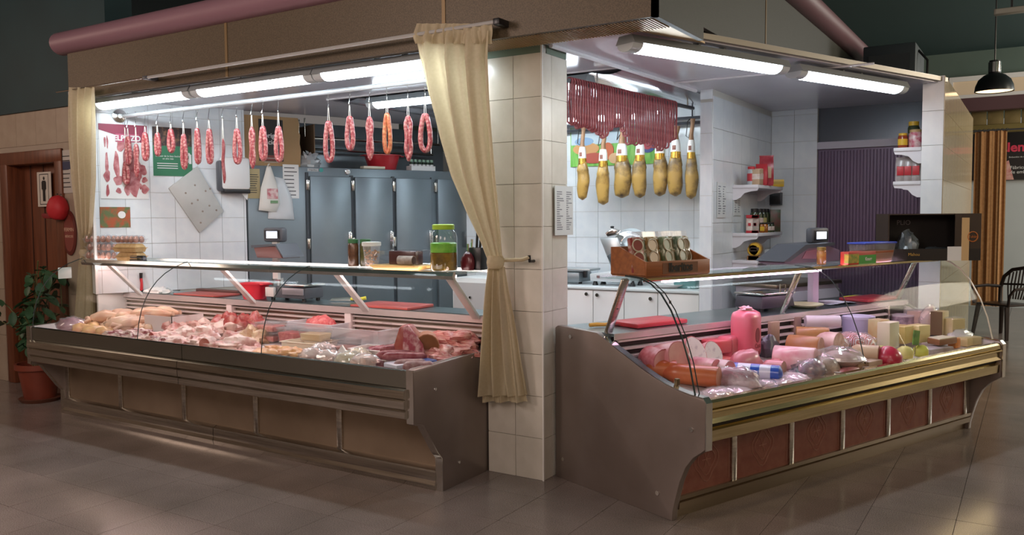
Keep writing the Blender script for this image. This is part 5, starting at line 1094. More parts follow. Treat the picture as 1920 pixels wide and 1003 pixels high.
t = rthing('back_counter', 'pale low counter with a grey top seen behind the far end of the right counter', 'counter', 2.95, 1.35, 0); MB().box(-.5, .35, -.15, .25, 0, .98).build('body', mat('lilac_white_unit', 'c4c0c8', .4), t, bevel=.004); MB().box(-.52, .37, -.17, .27, .98, 1.01).build('top', STEEL_D, t, bevel=.004)
for k in range(2): MB().box(-.48+.42*k, -.08+.42*k, -.165, -.15, .08, .94).build('door', mat('lilac_white_unit', 'c4c0c8', .4), t, bevel=.004)
# ================================================================ food builders
def M_(name, c, c2=None, **k): return mat(name, c, k.pop('rough', .35), c2=c2, **k)
CHK = M_('chicken_skin', 'dcb89a', 'd3a48c', scale=9, coat=.25, bump=.15); CHY = M_('yellow_chicken', 'dcb47c', 'd39c78', scale=9, coat=.25)
PORK = M_('pork_meat', 'c07a74', 'e3c4b8', scale=13, detail=6, coat=.2, lo=.38, hi=.62, bump=.35); PALE = M_('pale_fat_meat', 'dfc0b6', 'bf7c76', scale=11, detail=6, coat=.2, lo=.5, hi=.7, bump=.35)
BEEF = M_('red_beef', 'a3403c', 'd09a8c', scale=15, detail=6, coat=.25, lo=.48, hi=.68, bump=.35); RIB = M_('rib_meat', '8c444c', 'dcc4bc', scale=13, stretch=(1, 4, 4), lo=.40, hi=.56, coat=.2, bump=.3)
BACON = M_('bacon_meat', 'b8605f', 'd9a89c', scale=9, stretch=(1.5, 5, 12), lo=.38, hi=.66, coat=.2, bump=.3); FILL = M_('orange_fillet', 'cd8a58', 'd9a878', scale=9, coat=.2); FAT = M_('white_fat', 'e0cfc0', 'd3b0a0', scale=10)
def ldeck(y): return .69+(y+.66)*.0585 if y < .11 else .735
def rdeck(d): return .61+(d+.165)*.128
def lx(px, y): return at(px, 630, 'y', y).x
def rsx(px, d): return atR(px, 690, 'd', d)[0]
def lc_(px, y):
    if y > 5:
        py = y; y = -.3
        for _ in range(20): y = min(max(at(px, py, 'z', ldeck(y)).y, -.62), .05)
    return (min(max(lx(px, y), -4.12), -.53), y, ldeck(y))
def slab(name, label, px, y, L, Wd, T, m, rz=0, seed=0, z=0, cat='meat', group=None, cut=None):
    mb = MB(); mb.blob(L/2, Wd/2, T, seed=seed, amp=.34, nu=30, nv=12, flat=-.3, freq=1.9, rough=.9)
    c = lc_(px, y); o = mb.build(name, m, loc=(c[0], c[1], c[2]+z), rotz=rz, smooth=60); return tag(o, label, cat, group)
# ---- left display: poultry
def chicken(label, px, y, rz, s=1.0, m=CHK, z=0):
    t = thing('whole_chicken', label, 'chicken', (lc_(px, y)[0], lc_(px, y)[1], lc_(px, y)[2]+z), rz)
    MB().blob(.15*s, .105*s, .075*s, seed=px, amp=.10, flat=-.7, nu=18, nv=10).build('body', m, t, smooth=80)
    for sg in (-1, 1):
        MB().tube([(-.05*s, sg*.07*s, .06*s), (.05*s, sg*.085*s, .085*s), (.12*s, sg*.06*s, .09*s), (.20*s, sg*.045*s, .085*s), (.215*s, sg*.045*s, .09*s)], [.03*s, .046*s, .036*s, .014*s, .018*s], 9).build('drumstick', m, t, smooth=80)
        MB().tube([(-.10*s, sg*.085*s, .07*s), (-.05*s, sg*.125*s, .06*s), (-.10*s, sg*.13*s, .04*s)], [.022*s, .02*s, .012*s], 8).build('wing', m, t, smooth=80)
    return t
chicken('pale whole chicken at the back left of the meat display, legs up', 200, 612, .3); chicken('plump pale whole chicken before the slatted grille, second from the left', 240, 612, 2.4, 1.0, z=.01); chicken('plump pale chicken lying breast up, rightmost of the back row', 280, 612, .4, 1.12, z=.01); chicken('pale chicken lying in front of the back row of chickens', 232, 622, 1.2, .95)
def leg_piece(label, px, y, rz, m, z=0, s=1.0, group='chicken legs in the meat display'):
    t = thing('chicken_leg', label, 'chicken', (lc_(px, y)[0], lc_(px, y)[1], lc_(px, y)[2]+z), rz, group)
    MB().blob(.065*s, .048*s, .04*s, seed=px, amp=.15, flat=-.6).build('thigh', m, t, smooth=80); MB().tube([(.03*s, 0, .03*s), (.08*s, .01, .03*s), (.13*s, .015, .025*s), (.14*s, .015, .027*s)], [.032*s, .026*s, .011*s, .014*s], 8).build('drumstick', m, t, smooth=80)
for k, (px, y, rz, m, w) in enumerate([(186, -.30, .6, CHK, 'pale chicken leg between the chickens and the left glass end'), (202, -.38, 2.2, CHK, 'pale chicken leg tucked before the leftmost chicken'), (150, -.52, .2, CHY, 'yellow chicken leg near the front left corner'), (172, -.55, .9, CHY, 'yellow chicken leg, second from the front left corner'), (196, -.55, .4, CHY, 'yellow chicken leg behind the front rail, third from the left corner'), (176, -.44, 2.8, CHY, 'yellow chicken leg lying across the others'), (262, -.34, .5, CHK, 'pale chicken leg before the plump chickens'), (285, -.30, 1.4, CHK, 'pale chicken leg beside the white divider'), (228, -.42, 2.6, CHK, 'pale chicken leg in the middle of the poultry')]): leg_piece(w, px, y, rz, m)
t = thing('wrapped_meat', 'purple-tinted wrapped meat pack in the front left corner of the display', 'meat', (lx(135, -.5), -.5, ldeck(-.5)), .3); MB().blob(.12, .09, .06, seed=4, amp=.2).build('meat', M_('purple_meat', '8c4a5c', 'b58a94', scale=9), t, smooth=60); MB().blob(.126, .096, .066, seed=4, amp=.2).build('film', FILM, t, smooth=40)
for k, (px, y, rz, m, w) in enumerate([(222, -.575, .1, RIB, 'striped rib strip behind the front rail, leftmost'), (250, -.56, -.15, RIB, 'striped rib strip, second from the left'), (285, -.57, .1, PALE, 'pale fatty strip right of the ribs'), (262, -.47, .3, RIB, 'striped rib piece lying behind the other ribs'), (300, -.58, -.1, RIB, 'striped rib strip beside the pork pieces')]): slab('pork_rib', w, px, y, .26, .12, .04, m, rz, k+40, cat='meat')
t = thing('tray_divider', 'white plastic tray divider standing among the meats', 'divider', (lx(318, -.22), -.22, ldeck(-.22)), .0); q0 = at(285, 640, 'y', -.34); MB().box(-.16, .17, -.10, -.095, 0, .12).box(.165, .17, -.10, .18, 0, .12).build('divider_plate', mat('divider_white', 'd9cfce', .35), t, smooth=0)
pk = [(312, -.50, .22, .16, .05, PORK, .2, 'pink pork chop heap right of the ribs'), (338, -.55, .26, .14, .04, PALE, -.2, 'pale belly slice behind the front rail'), (352, -.38, .24, .18, .06, PALE, .4, 'white fat slab behind the belly slice'), (375, -.52, .28, .16, .05, PORK, -.3, 'broad pink pork slice, left of the ham hock'), (392, -.30, .30, .22, .07, PALE, .1, 'broad pale flap of meat before the post'), (420, -.22, .34, .24, .08, PALE, -.2, 'large pale pink flap in the middle of the meats'), (418, -.55, .30, .14, .04, PORK, .2, 'pink slice at the front rail, below the tripe'), (446, -.48, .26, .16, .05, PALE, .5, 'pale slice beside the tripe'), (352, -.13, .26, .18, .06, PORK, -.1, 'pink pork piece right behind the white divider'), (398, -.58, .22, .1, .035, PALE, 0, 'narrow pale trimming against the front rail'), (374, -.08, .24, .16, .05, PALE, .3, 'pale pork slab by the slatted grille'), (470, -.58, .26, .12, .035, PORK, -.1, 'pink cutlet at the front rail before the orange fillets'), (440, -.36, .2, .16, .06, PORK, .8, 'pink pork lump behind the pale slice'), (332, -.28, .2, .14, .06, PORK, 1.0, 'pink pork lump before the white divider')]
for k, (px, y, L, Wd, T, m, rz, w) in enumerate(pk): slab('pork_cut', w, px, y, L, Wd, T, m, rz, k+60)
for k, (px, y, rz, w) in enumerate([(430, -.02, .2, 'deep red beef piece before the left post'), (455, -.06, -.3, 'deep red beef piece in the middle of the red heap'), (478, -.02, .4, 'deep red beef piece at the right of the red heap'), (446, -.16, .9, 'deep red beef piece at the front of the red heap')]): slab('beef_cut', w, px, y, .24, .17, .10, BEEF, rz, k+90)
def loaf(name, label, c, rz, r, L, skin, face, flat=1.0, tilt=0, cat='meat', group=None, dz=0, rib=0, both=False):
    t = thing(name, label, cat, (c[0], c[1], c[2]+r*flat+dz), 0, group, rot=(0, tilt, rz))
    n = 18; P = []; R_ = []
    for j in range(13):
        s = j/12; e = min(1, .45+2.6*s) if not both else 1
        P.append((-L/2+L*s, 0, 0)); R_.append(r*e*(1+rib*math.sin(s*30)))
    mb = MB(); mb.m = Matrix.Diagonal((1, 1, flat, 1)); mb.tube(P, R_, n).build('skin', skin, t, smooth=50)
    mb = MB(); mb.m = Matrix.Diagonal((1, 1, flat, 1)); mb.tube([(L/2, 0, 0), (L/2+.002, 0, 0)], r*.93, n).build('cut_face', face, t, smooth=30)
    if both: mb = MB(); mb.m = Matrix.Diagonal((1, 1, flat, 1)); mb.tube([(-L/2-.002, 0, 0), (-L/2, 0, 0)], r*.93, n).build('cut_face', face, t, smooth=30)
    return t
loaf('pork_hock', 'brown-skinned pork hock with cut face among the pale pork', lc_(392, -.58), -1.2, .04, .12, PALE, M_('hock_face', 'a3564a', 'c9867a', scale=12)); loaf('pork_hock', 'dark cut hock at the front rail left of the pork slices', lc_(296, -.55), -1.6, .035, .10, PORK, BEEF)
slab('tripe', 'yellowish ridged tripe beside the clear tubs', 474, -.34, .22, .16, .08, M_('tripe', 'd6b896', 'c49a80', scale=22, bump=.4), .2, 5)
for k, (px, y, rz, w) in enumerate([(500, -.58, .1, 'thin orange fillet at the front rail, left one'), (522, -.52, .15, 'broad orange fillet lying over the others'), (548, -.58, -.1, 'thin orange fillet at the front rail, right one')]): slab('orange_fillet', w, px, y, .26, .11, .03, FILL, rz, k+110, z=.012*k)
def tub(name, label, c, rz, L, Wd, H, m, lid=None, wall=CPLA, cat='container', fill=.75):
    t = thing(name, label, cat, c, rz)
    MB().frustum((-L/2+.012, L/2-.012, -Wd/2+.012, Wd/2-.012), (-L/2+.004, L/2-.004, -Wd/2+.004, Wd/2-.004), .004, H*fill).build('contents', m, t, bevel=.008)
    MB().frustum((-L/2+.01, L/2-.01, -Wd/2+.01, Wd/2-.01), (-L/2, L/2, -Wd/2, Wd/2), 0, H).build('walls', wall, t, smooth=0)
    if lid: MB().box(-L/2-.006, L/2+.006, -Wd/2-.006, Wd/2+.006, H, H+.008).build('lid', lid, t, bevel=.003)
    return t
PINKM = M_('pink_mince', 'cb6a68', 'dda49c', scale=45); REDM = M_('red_mince', 'b83a40', 'd0706c', scale=60, bump=.4); CRM = M_('cream_lard', 'dcc9a0', 'd3bb90', scale=6)
a = lc_(508, -.24); tub('clear_tub', 'clear tub of pink meat, lower of two stacked beside the tripe', a, .05, .17, .13, .06, PINKM, CPLA); tub('clear_tub', 'clear tub of pink meat, upper of two stacked beside the tripe', (a[0], a[1], a[2]+.0685), .02, .17, .13, .06, PINKM, CPLA); tub('clear_tub', 'clear tub of red meat right of the stacked tubs', lc_(548, -.22), .0, .16, .13, .10, REDM, CPLA)
def tray(name, label, c, rz, L, Wd, H, m, content, wall=FROST):
    t = thing(name, label, 'tray', c, rz)
    mb = MB(); T = .005
    mb.box(-L/2, L/2, -Wd/2, Wd/2, 0, .006).box(-L/2, L/2, -Wd/2, -Wd/2+T, .006, H).box(-L/2, L/2, Wd/2-T, Wd/2, .006, H).box(-L/2, -L/2+T, -Wd/2+T, Wd/2-T, .006, H).box(L/2-T, L/2, -Wd/2+T, Wd/2-T, .006, H)
    mb.build('tray_walls', wall, t, smooth=0); MB().box(-L/2-.012, L/2+.012, -Wd/2-.012, -Wd/2, H-.004, H).box(-L/2-.012, L/2+.012, Wd/2, Wd/2+.012, H-.004, H).box(-L/2-.012, -L/2, -Wd/2, Wd/2, H-.004, H).box(L/2, L/2+.012, -Wd/2, Wd/2, H-.004, H).build('rim', wall, t, smooth=0)
    if content: MB().blob(content[0], content[1], content[2], seed=int(L*1000), amp=.2, nu=22, nv=8, flat=-.2, freq=3).build('meat', m, t, loc=(0, 0, .007), smooth=50)
    return t
tray('meat_tray', 'frosted tray heaped with red minced meat by the slatted grille', lc_(602, 632), .03, .42, .24, .11, REDM, (.15, .09, .12)); tray('meat_tray', 'frosted tray with red-brown patties near the right post', lc_(684, 640), .0, .46, .26, .10, M_('patty', '9a4a40', 'b5706a', scale=30), (.17, .09, .06))
tub('cream_tub', 'clear tub of cream lard standing on a pale tray', (lx(592, -.28), -.28, ldeck(-.28)+.045), .05, .18, .13, .07, CRM, CPLA); o = tray('pale_tray', 'flat pale tray under the lard tub', lc_(580, -.28), .05, .30, .20, .043, CRM, None, mat('pale_tray', 'd9cbb8', .4)); tub('clear_tub', 'clear empty-looking tub right of the lard tub', lc_(650, 658), .0, .15, .12, .08, M_('brown_slices', 'a3584c', 'c08a7a', scale=20), None, CPLA, fill=.4)
t = thing('paper_wrapped_cuts', 'pale brown leaning paper card with dark contents before the patties tray', 'packet', lc_(648, 672), -.2); MB().prism([(-.09, .0), (.0, .085), (.09, .01)], 'y', -.03, -.02).build('paper_card', PAPER, t, smooth=0); MB().box(-.02, .10, -.015, .05, 0, .05).build('dark_contents', M_('dark_meat', '6c3028', '8a4a3c', scale=20), t, bevel=.01, rotz=.3)
WRP = M_('wrapped_pale_food', 'd3b9ae', 'b58a80', scale=14, lo=.45, hi=.7); HER = M_('herbed_roll', 'cfc0a4', '8c8a5c', scale=16, lo=.5, hi=.7)
def wrapped(label, c, rz, rx_, ry_, rz_, m, seed, name='wrapped_packet', cat='packet'):
    t = thing(name, label, cat, c, rz); MB().blob(rx_, ry_, rz_, seed=seed, amp=.15, flat=-.5).build('food', m, t, smooth=60); MB().blob(rx_*1.05, ry_*1.07, rz_*1.06, c=(0, 0, -.0), seed=seed, amp=.17, nu=20, nv=12, flat=-.47, freq=2.6).build('film', FILM, t, smooth=25); return t
for k, (px, y, m, w) in enumerate([(586, 678, WRP, 'film-wrapped pale packet at the front rail, first right of the fillets'), (618, 682, WRP, 'film-wrapped pink and white packet at the front rail, second'), (652, 686, HER, 'film-wrapped herb-stuffed roll at the front rail, third'), (684, 690, WRP, 'film-wrapped packet beside the cured sausages'), (604, 668, WRP, 'film-wrapped packet behind the front packets, left'), (670, 678, HER, 'film-wrapped roll behind the front packets, right')]): wrapped(w, lc_(px, y), .2*k, .085, .065, .055, m, k+20)
tray('white_tray', 'long white tray with small dark red patties before the right post', lc_(716, 668), .05, .36, .17, .05, M_('dark_patty', '7c2a34', '97505a', scale=30), (.12, .05, .05), mat('white_tray', 'dcd2d0', .35))
tray('white_tray', 'white tray with thin brown slices behind the sausages', lc_(694, 680), .1, .30, .13, .035, M_('thin_brown_slices', 'a86a5c', 'c48f80', scale=20), (.11, .04, .03), mat('white_tray', 'dcd2d0', .35))
DRY = [M_('red_cured_sausage', '84343c', 'a5666a', scale=30, bump=.2), M_('grey_salami', '85585a', 'a38280', scale=35, bump=.25)]
def cured(label, px0, y0, px1, y1, r, m, z=0):
    a = Vector((lx(px0, y0), y0, 0)); b_ = Vector((lx(px1, y1), y1, 0)); d = b_-a; L = d.length
    path = [(L*s, .012*math.sin(s*3.1), r*.95+.004*math.sin(s*6)) for s in [i/14 for i in range(15)]]; rr = [r*min(1, .3+min(s, 1-s)*7) for s in [i/14 for i in range(15)]]
    o = MB().tube(path, rr, 10).build('cured_sausage', m, loc=(a.x, a.y, ldeck(min(y0, y1))+z+.004), rotz=math.atan2(d.y, d.x), smooth=80); return tag(o, label, 'sausage')
cured('dark red cured sausage at the back of the sausage pile', 712, -.42, 800, -.20, .026, DRY[0], .035); cured('dark red cured sausage in the middle of the pile', 704, -.52, 790, -.30, .028, DRY[0], .02); cured('wine red cured sausage lying over the grey salamis', 716, -.55, 800, -.38, .025, DRY[0], .03); cured('grey-brown salami at the front rail, left one', 738, -.62, 800, -.44, .031, DRY[1]); cured('grey-brown salami at the front rail, right one', 755, -.645, 815, -.50, .033, DRY[1]); cured('dark short sausage end poking out at the left of the pile', 700, -.60, 722, -.55, .022, M_('dark_sausage', '5a2a30', '7c4a4c', scale=30), .0)
t = thing('ham_piece', 'upright cured ham wedge with dark red lean and marbled fat near the right end', 'ham', lc_(768, 672), .25); MB().prism([(-.12, 0), (.12, 0), (.10, .09), (.01, .21), (-.05, .20)], 'y', -.045, .05).build('lean', M_('cured_lean', '9c4a44', 'c08a70', scale=7, lo=.4, hi=.7), t, bevel=.02); MB().prism([(-.02, .02), (.13, .02), (.11, .10), (.02, .215), (-.01, .205)], 'y', -.07, -.046).build('marbled_face', M_('marbled_face', 'a04a58', 'd6b0b0', scale=22, lo=.45, hi=.65), t, bevel=.01)
loaf('ham_end', 'tan and brown rounded ham end beside the upright ham wedge', lc_(800, 668), -.9, .075, .20, M_('tan_ham_skin', 'b5785c', 'c48f70', scale=6), M_('brown_rind_face', '7c4c2c', '8f5c3c', scale=8), cat='ham')
for k, (px, y, rz, z, w) in enumerate([(838, 668, .1, 0, 'slab of pink bacon, lowest at the right end of the display'), (850, 655, -.1, .03, 'slab of pink bacon by the grille at the right end'), (848, 660, .25, .055, 'sliced pink bacon topmost at the right end'), (826, 672, .1, 0, 'darker streaky bacon slab before the bacon stack'), (862, 664, -.2, .0, 'streaky bacon slab against the right side lining')]): slab('bacon_slab', w, px, y, .30, .20, .06, BACON, rz, k+130, z=z)
t = thing('blue_tray', 'blue and white flat packet in the front right corner of the meat display', 'packet', (-.585, -.50, ldeck(-.5)+.01), 1.25); MB().box(-.14, .13, -.07, .07, 0, .03).build('packet_body', mat('white_blue_packet', 'c9c9d6', .3), t, bevel=.006); MB().box(.02, .132, -.072, .072, .002, .032).build('blue_end', mat('blue_print', '3c4f8c', .4), t, bevel=.004)
for k, (x, y) in enumerate(((-.53, -.62), (-.50, -.30))): o = MB().box(-.012, .012, -.004, .004, 0, .05).build('glass_bracket', STEEL, LC, loc=(x, y, ldeck(y)), bevel=.002)
# ================================================================ right display
def rc_(px, d, z=0):
    if d > 5:                       # d is the picture row where the thing meets the deck
        py = d; d = .1
        for _ in range(20): q = atR(px, py, 'z', rdeck(d)); d = min(max(q[1], -.13), .43)
    s = min(max(rsx(px, d), .10), 3.02); w = RW(s, d, rdeck(d)+z); return (w.x, w.y, w.z)
MORT = M_('mortadella_skin', 'c9707c', 'd48f94', scale=5, coat=.3); MORF = M_('mortadella_face', 'd68c90', 'e0a8a6', scale=8); PKF = M_('pink_ham_face', 'cf7078', 'd88f92', scale=7); WHF = M_('white_cut_label', 'e6dede', 'c9bdc4', scale=26, lo=.55, hi=.7); HAMB = M_('vivid_pink_ham', 'e0657c', 'dc7c8c', scale=3, coat=.4); ORH = M_('orange_ham_skin', 'b5542f', 'c46a3c', scale=5, coat=.3); PATE = M_('pate_face', 'a8786a', 'bf9080', scale=16); PATS = M_('pate_wrap', 'd88f9a', 'e8c4c8', scale=9, coat=.4)
def rl(name, label, px, d, rz, r, L, skin, face, flat=1.0, tilt=0, z=0, cat='deli meat', both=False): return loaf(name, label, rc_(px, d, z), TR+rz, r, L, skin, face, flat, tilt, cat, both=both)
rl('mortadella_roll', 'mortadella roll with broad pink cut face near the left glass end', 1250, 700, -1.6, .085, .20, MORT, MORF, tilt=-.25); rl('mortadella_roll', 'mortadella piece in netted red skin tucked behind the first roll', 1226, 700, -1.7, .075, .18, M_('netted_skin', 'b5505c', 'cf8088', scale=30), MORF)
rl('sliced_sausage_roll', 'cold meat roll with white oval cut label, left of two', 1290, 698, -1.6, .075, .14, MORT, WHF, flat=1.25, tilt=-.5); rl('sliced_sausage_roll', 'cold meat roll with white oval cut label, right of two', 1322, 694, -1.6, .07, .14, MORT, WHF, flat=1.1, tilt=-.4)
rl('orange_ham_roll', 'long orange-skinned ham roll at the front left of the deli display', 1296, 722, -1.15, .056, .30, ORH, M_('orange_cut_face', 'c4725c', 'd0947c', scale=9)); rl('orange_ham_roll', 'short orange-skinned piece against the left side lining', 1240, 708, -.9, .05, .16, ORH, PKF)
rl('ham_half', 'pink cut ham half in clear wrap behind the orange roll', 1316, 710, -1.4, .06, .18, M_('wrapped_pink', 'c4707c', 'dcb0b4', scale=16, coat=.4), PKF); rl('ham_half', 'pink cut ham half with white fat rim, right of the orange roll', 1344, 712, -1.4, .065, .16, M_('white_rim_skin', 'd8b0b4', 'e0c8ca', scale=9), PKF, flat=.9)
wrapped('silver-wrapped large cured loaf at the front of the deli display', rc_(1376, 728), TR-1.2, .15, .075, .075, M_('wrapped_loin', 'a87480', 'dcc4cc', scale=14, lo=.4, hi=.6), 31, 'wrapped_loaf', 'deli meat')
t = thing('blue_label_roll', 'white and blue labelled roll of cold meat lying before the tall pink ham', 'deli meat', (*rc_(1412, 712)[:2], rc_(1412, 712)[2]+.046), TR-1.1)
MB().tube([(-.15, 0, 0), (-.14, 0, 0), (.14, 0, 0), (.15, 0, 0)], [.02, .045, .045, .02], 18).build('roll', mat('white_blue_roll', 'd0d0e4', .3, coat=.4), t); BLU = mat('vivid_blue', '2450b8', .3, coat=.4)
for x0, x1, r in ((-.13, -.08, .0456), (-.01, .04, .0456), (.10, .145, .0456)): MB().tube([(x0, 0, 0), (x1, 0, 0)], r, 18, cap=False).build('blue_band', BLU, t)
MB().tube([(.145, 0, 0), (.156, 0, 0), (.16, 0, 0)], [.045, .024, .012], 14).build('blue_end', BLU, t)
t = thing('pink_ham_block', 'tall vivid pink rounded ham block standing before the slatted grille', 'ham', rc_(1398, 672), TR+.25)
MB().box(-.095, .095, -.075, .075, 0, .30).build('ham', HAMB, t, bevel=.045, smooth=80); MB().prism([(.0+.03*math.cos(a), .15+.045*math.sin(a)) for a in [2*PI*i/20 for i in range(20)]], 'y', -.0775, -.07).build('emblem', mat('ham_emblem', '8a3344', .5), t, smooth=0); text('Casa\nReal', .04, mat('ham_print', '9a3a48', .5), t, (.0, -.0775, .065), bold=.001); MB().blob(.05, .04, .02, c=(0, 0, .292), seed=3, amp=.4).build('pleated_top', M_('ham_top', 'e4a0ac', 'e8b8c0', scale=12), t)
t = thing('pink_ham_cube', 'upright vivid pink ham cube beside the tall ham block', 'ham', rc_(1366, 673), TR+.2); MB().box(-.06, .06, -.05, .05, 0, .145).build('ham', HAMB, t, bevel=.018, smooth=80); MB().box(-.05, .05, -.053, -.045, .02, .125).build('cut_face', PKF, t, bevel=.003)
t = thing('pink_ham_cube', 'low red-pink ham block left of the upright cube', 'ham', rc_(1342, 676, .05), TR-.2); MB().box(-.075, .075, -.06, .06, 0, .08).build('ham', M_('deep_pink_ham', 'd8505c', 'd87078', scale=8, coat=.3), t, bevel=.012, smooth=80)
t = thing('pink_ham_slab', 'flat red-pink ham piece under the low ham block', 'ham', rc_(1348, 690), TR+.1); MB().box(-.09, .09, -.05, .05, 0, .06).build('ham', M_('coral_ham', 'd8524c', 'dc8078', scale=9, coat=.3), t, bevel=.012, smooth=80)
slab_r = lambda name, label, px, d, L, Wd, T, m, rz=0, seed=0, z=0, cat='deli meat': tag(MB().blob(L/2, Wd/2, T, seed=seed, amp=.14, nu=20, nv=8, flat=-.4, freq=1.6).build(name, m, loc=rc_(px, d, z), rotz=TR+rz, smooth=60), label, cat)
slab_r('domed_ham', 'smooth pink domed ham behind the blue labelled roll', 1398, 694, .26, .14, .09, MORT, .1, 3); slab_r('ham_slice_stack', 'stack of pink slices right of the tall ham block', 1452, 690, .20, .12, .04, PKF, .2, 5); rl('ham_half', 'small pink cut ham end right of the blue roll', 1450, 704, -1.3, .045, .12, MORT, PATE)
for k, (px, d, w) in enumerate([(1350, 742, 'pale film-wrapped flat packet at the front rail, first from the orange roll'), (1432, 728, 'pale film-wrapped flat packet at the front rail, below the blue roll'), (1462, 722, 'pale film-wrapped flat packet at the front rail, third'), (1385, 740, 'pale film-wrapped flat packet at the front rail beside the orange roll'), (1490, 714, 'pink film-wrapped flat packet at the front rail, beside the dark bag')]): wrapped(w, rc_(px, d), TR+.3*k, .11, .075, .03, M_('pale_pink_food', 'd6b0b8', 'e4d0d6', scale=10), 50+k)
def dloaf(label, px, d, rz, W_, H_, L, skin, face, z=0):
    t = thing('pate_loaf', label, 'deli meat', rc_(px, d, z), TR+rz); pr = [(-W_/2, 0)]+[(-W_/2*math.cos(a), H_*.35+H_*.65*math.sin(a)) for a in [PI*i/12 for i in range(13)]]+[(W_/2, 0)]
    MB().prism(pr, 'x', -L/2, L/2).build('loaf_skin', skin, t, bevel=.006, smooth=50); MB().prism([(a*.95, b_*.95+.003) for a, b_ in pr], 'x', L/2, L/2+.002).build('cut_face', face, t, smooth=0); return t
dloaf('pink-wrapped pate loaf with speckled cut face in the middle of the deli display', 1490, 690, -1.15, .15, .13, .24, PATS, PATE); dloaf('brown-skinned loaf with cut face behind the pink pate loaf', 1508, 674, -1.3, .14, .12, .20, M_('brown_loaf_skin', 'a3673c', 'b57c50', scale=6), PATE, z=.03); dloaf('tan loaf with a printed wrap at the back beside the white roll', 1522, 662, -.9, .13, .12, .2, M_('tan_loaf_skin', 'a87444', 'b88a58', scale=5), PATE, z=.05)
t = thing('blue_tag_bag', 'dark grey bag tucked between the tall ham block and the pate loaf', 'bag', rc_(1442, 668), TR); MB().blob(.07, .05, .08, seed=6, amp=.25).build('bag_body', mat('dark_grey_bag', '5a5a68', .3), t, smooth=40)
rl('white_roll', 'white wrapped roll lying on top of the loaves at the back', 1541, 650, -.7, .04, .22, mat('white_wrap', 'd8d0d8', .4), mat('white_wrap', 'd8d0d8', .4), z=.13, both=True); rl('speckled_loaf', 'speckled headcheese roll with cut face right of the brown loaf', 1550, 668, -1.5, .07, .16, M_('headcheese_skin', 'c99a94', 'dcc0b8', scale=14), M_('headcheese_face', 'c4908a', 'e0c8c0', scale=24), z=.02)
t = thing('black_tray', 'black glossy bag lying at the front rail below the pate loaf', 'bag', rc_(1512, 704), TR+.1); MB().blob(.14, .09, .05, seed=14, amp=.2).build('bag_body', mat('black_glossy_bag', '26242a', .25), t, smooth=40)
def plate_wrap(label, px, d, z=0, R=.15):
    t = thing('wrapped_plate', label, 'plate', rc_(px, d, z), TR); MB().lathe([(.001, 0), (R*.55, 0), (R, .045), (R*1.04, .05), (R*.95, .05), (R*.5, .012), (.001, .012)], 28, cap=False).build('plate', mat('stoneware', 'c4b4a8', .35), t, smooth=50); MB().blob(R*.75, R*.7, .05, c=(0, 0, .02), seed=21, amp=.15, flat=-.4).build('food', M_('plated_food', 'b08a80', 'd0b4ac', scale=12), t, smooth=60); MB().blob(R*1.0, R*.98, .075, c=(0, 0, .04), seed=22, amp=.12, nu=22, nv=10, flat=-.05, freq=3).build('film', FILM, t, smooth=20)
plate_wrap('film-covered plate of cold cuts in the middle of the deli display', 1573, 692, .02)
for k, (px, d, m, w) in enumerate([(1520, 708, M_('purple_label_food', 'b08a90', '5c4a6c', scale=18), 'film-wrapped packet with purple print at the front rail'), (1548, 700, M_('tan_food', 'a8887c', 'd0bab0', scale=14), 'clear domed packet before the plate of cold cuts'), (1568, 664, M_('striped_packet', 'c46a50', 'dcd0d4', scale=26, tex='wave'), 'shiny packet with orange and white print behind the plate'), (1594, 658, M_('red_white_packet', 'c04a44', 'dcd0d4', scale=30, tex='wave'), 'shiny packet with red and white stripes behind the plate'), (1614, 660, M_('pink_white_packet', 'd07a70', 'e4d4d4', scale=28, tex='wave'), 'shiny pink and white packet right of the striped one')]): wrapped(w, rc_(px, d, .02 if k > 1 else 0), TR+.4*k, .10, .075, .07, m, 70+k)
tray('white_tray', 'white tray with pink slices at the front rail in the middle of the deli display', rc_(1590, 702), TR, .28, .15, .035, M_('pink_slices', 'c9747c', 'dcb4b8', scale=16), (.11, .05, .03), mat('white_tray', 'dcd2d0', .35))
rl('tan_roll', 'tan wrapped roll with brown cut face behind the red ball cheese', 1620, 682, -1.2, .05, .17, M_('tan_wrap', 'bb9878', 'cbb08f', scale=8), PATE, z=.02)
o = tag(MB().blob(.085, .08, .075, seed=2, amp=.05, flat=-.75).build('red_cheese', M_('red_wax_cheese', 'b52a44', 'd8a8b0', scale=16, lo=.6, hi=.8, coat=.4), loc=rc_(1664, 688), smooth=80), 'red waxed ball cheese at the front rail', 'cheese')
carton_box('small_carton', 'small pale carton at the front rail left of the red cheese', rc_(1632, 692), .15, .07, .055, mat('tan_grey_carton', 'bda592', .4), None, 'box', TR)
carton_box('small_carton', 'tan carton under the tan roll before the plate', rc_(1606, 694), .12, .08, .05, mat('brown_carton', 'a5866c', .5), None, 'box', TR+.1)
CHE = M_('yellow_cheese', 'd6c27c', 'cfb56a', scale=6); CHW = M_('white_cheese', 'ddd6bf', 'd6cdb0', scale=5); RIND = mat('dark_cheese_rind', '6c5434', .5); LIL = mat('lilac_tub', 'b8b4d8', .35)
t = thing('lilac_tub', 'round lilac-white tub standing at the back of the cheeses', 'tub', rc_(1607, 636, .03), TR); MB().lathe([(.10, 0), (.11, .12)], 26).build('tub_body', LIL, t); MB().lathe([(.114, .12), (.114, .135), (.10, .138)], 26).build('lid', mat('lilac_lid', 'c8c6e4', .35), t)
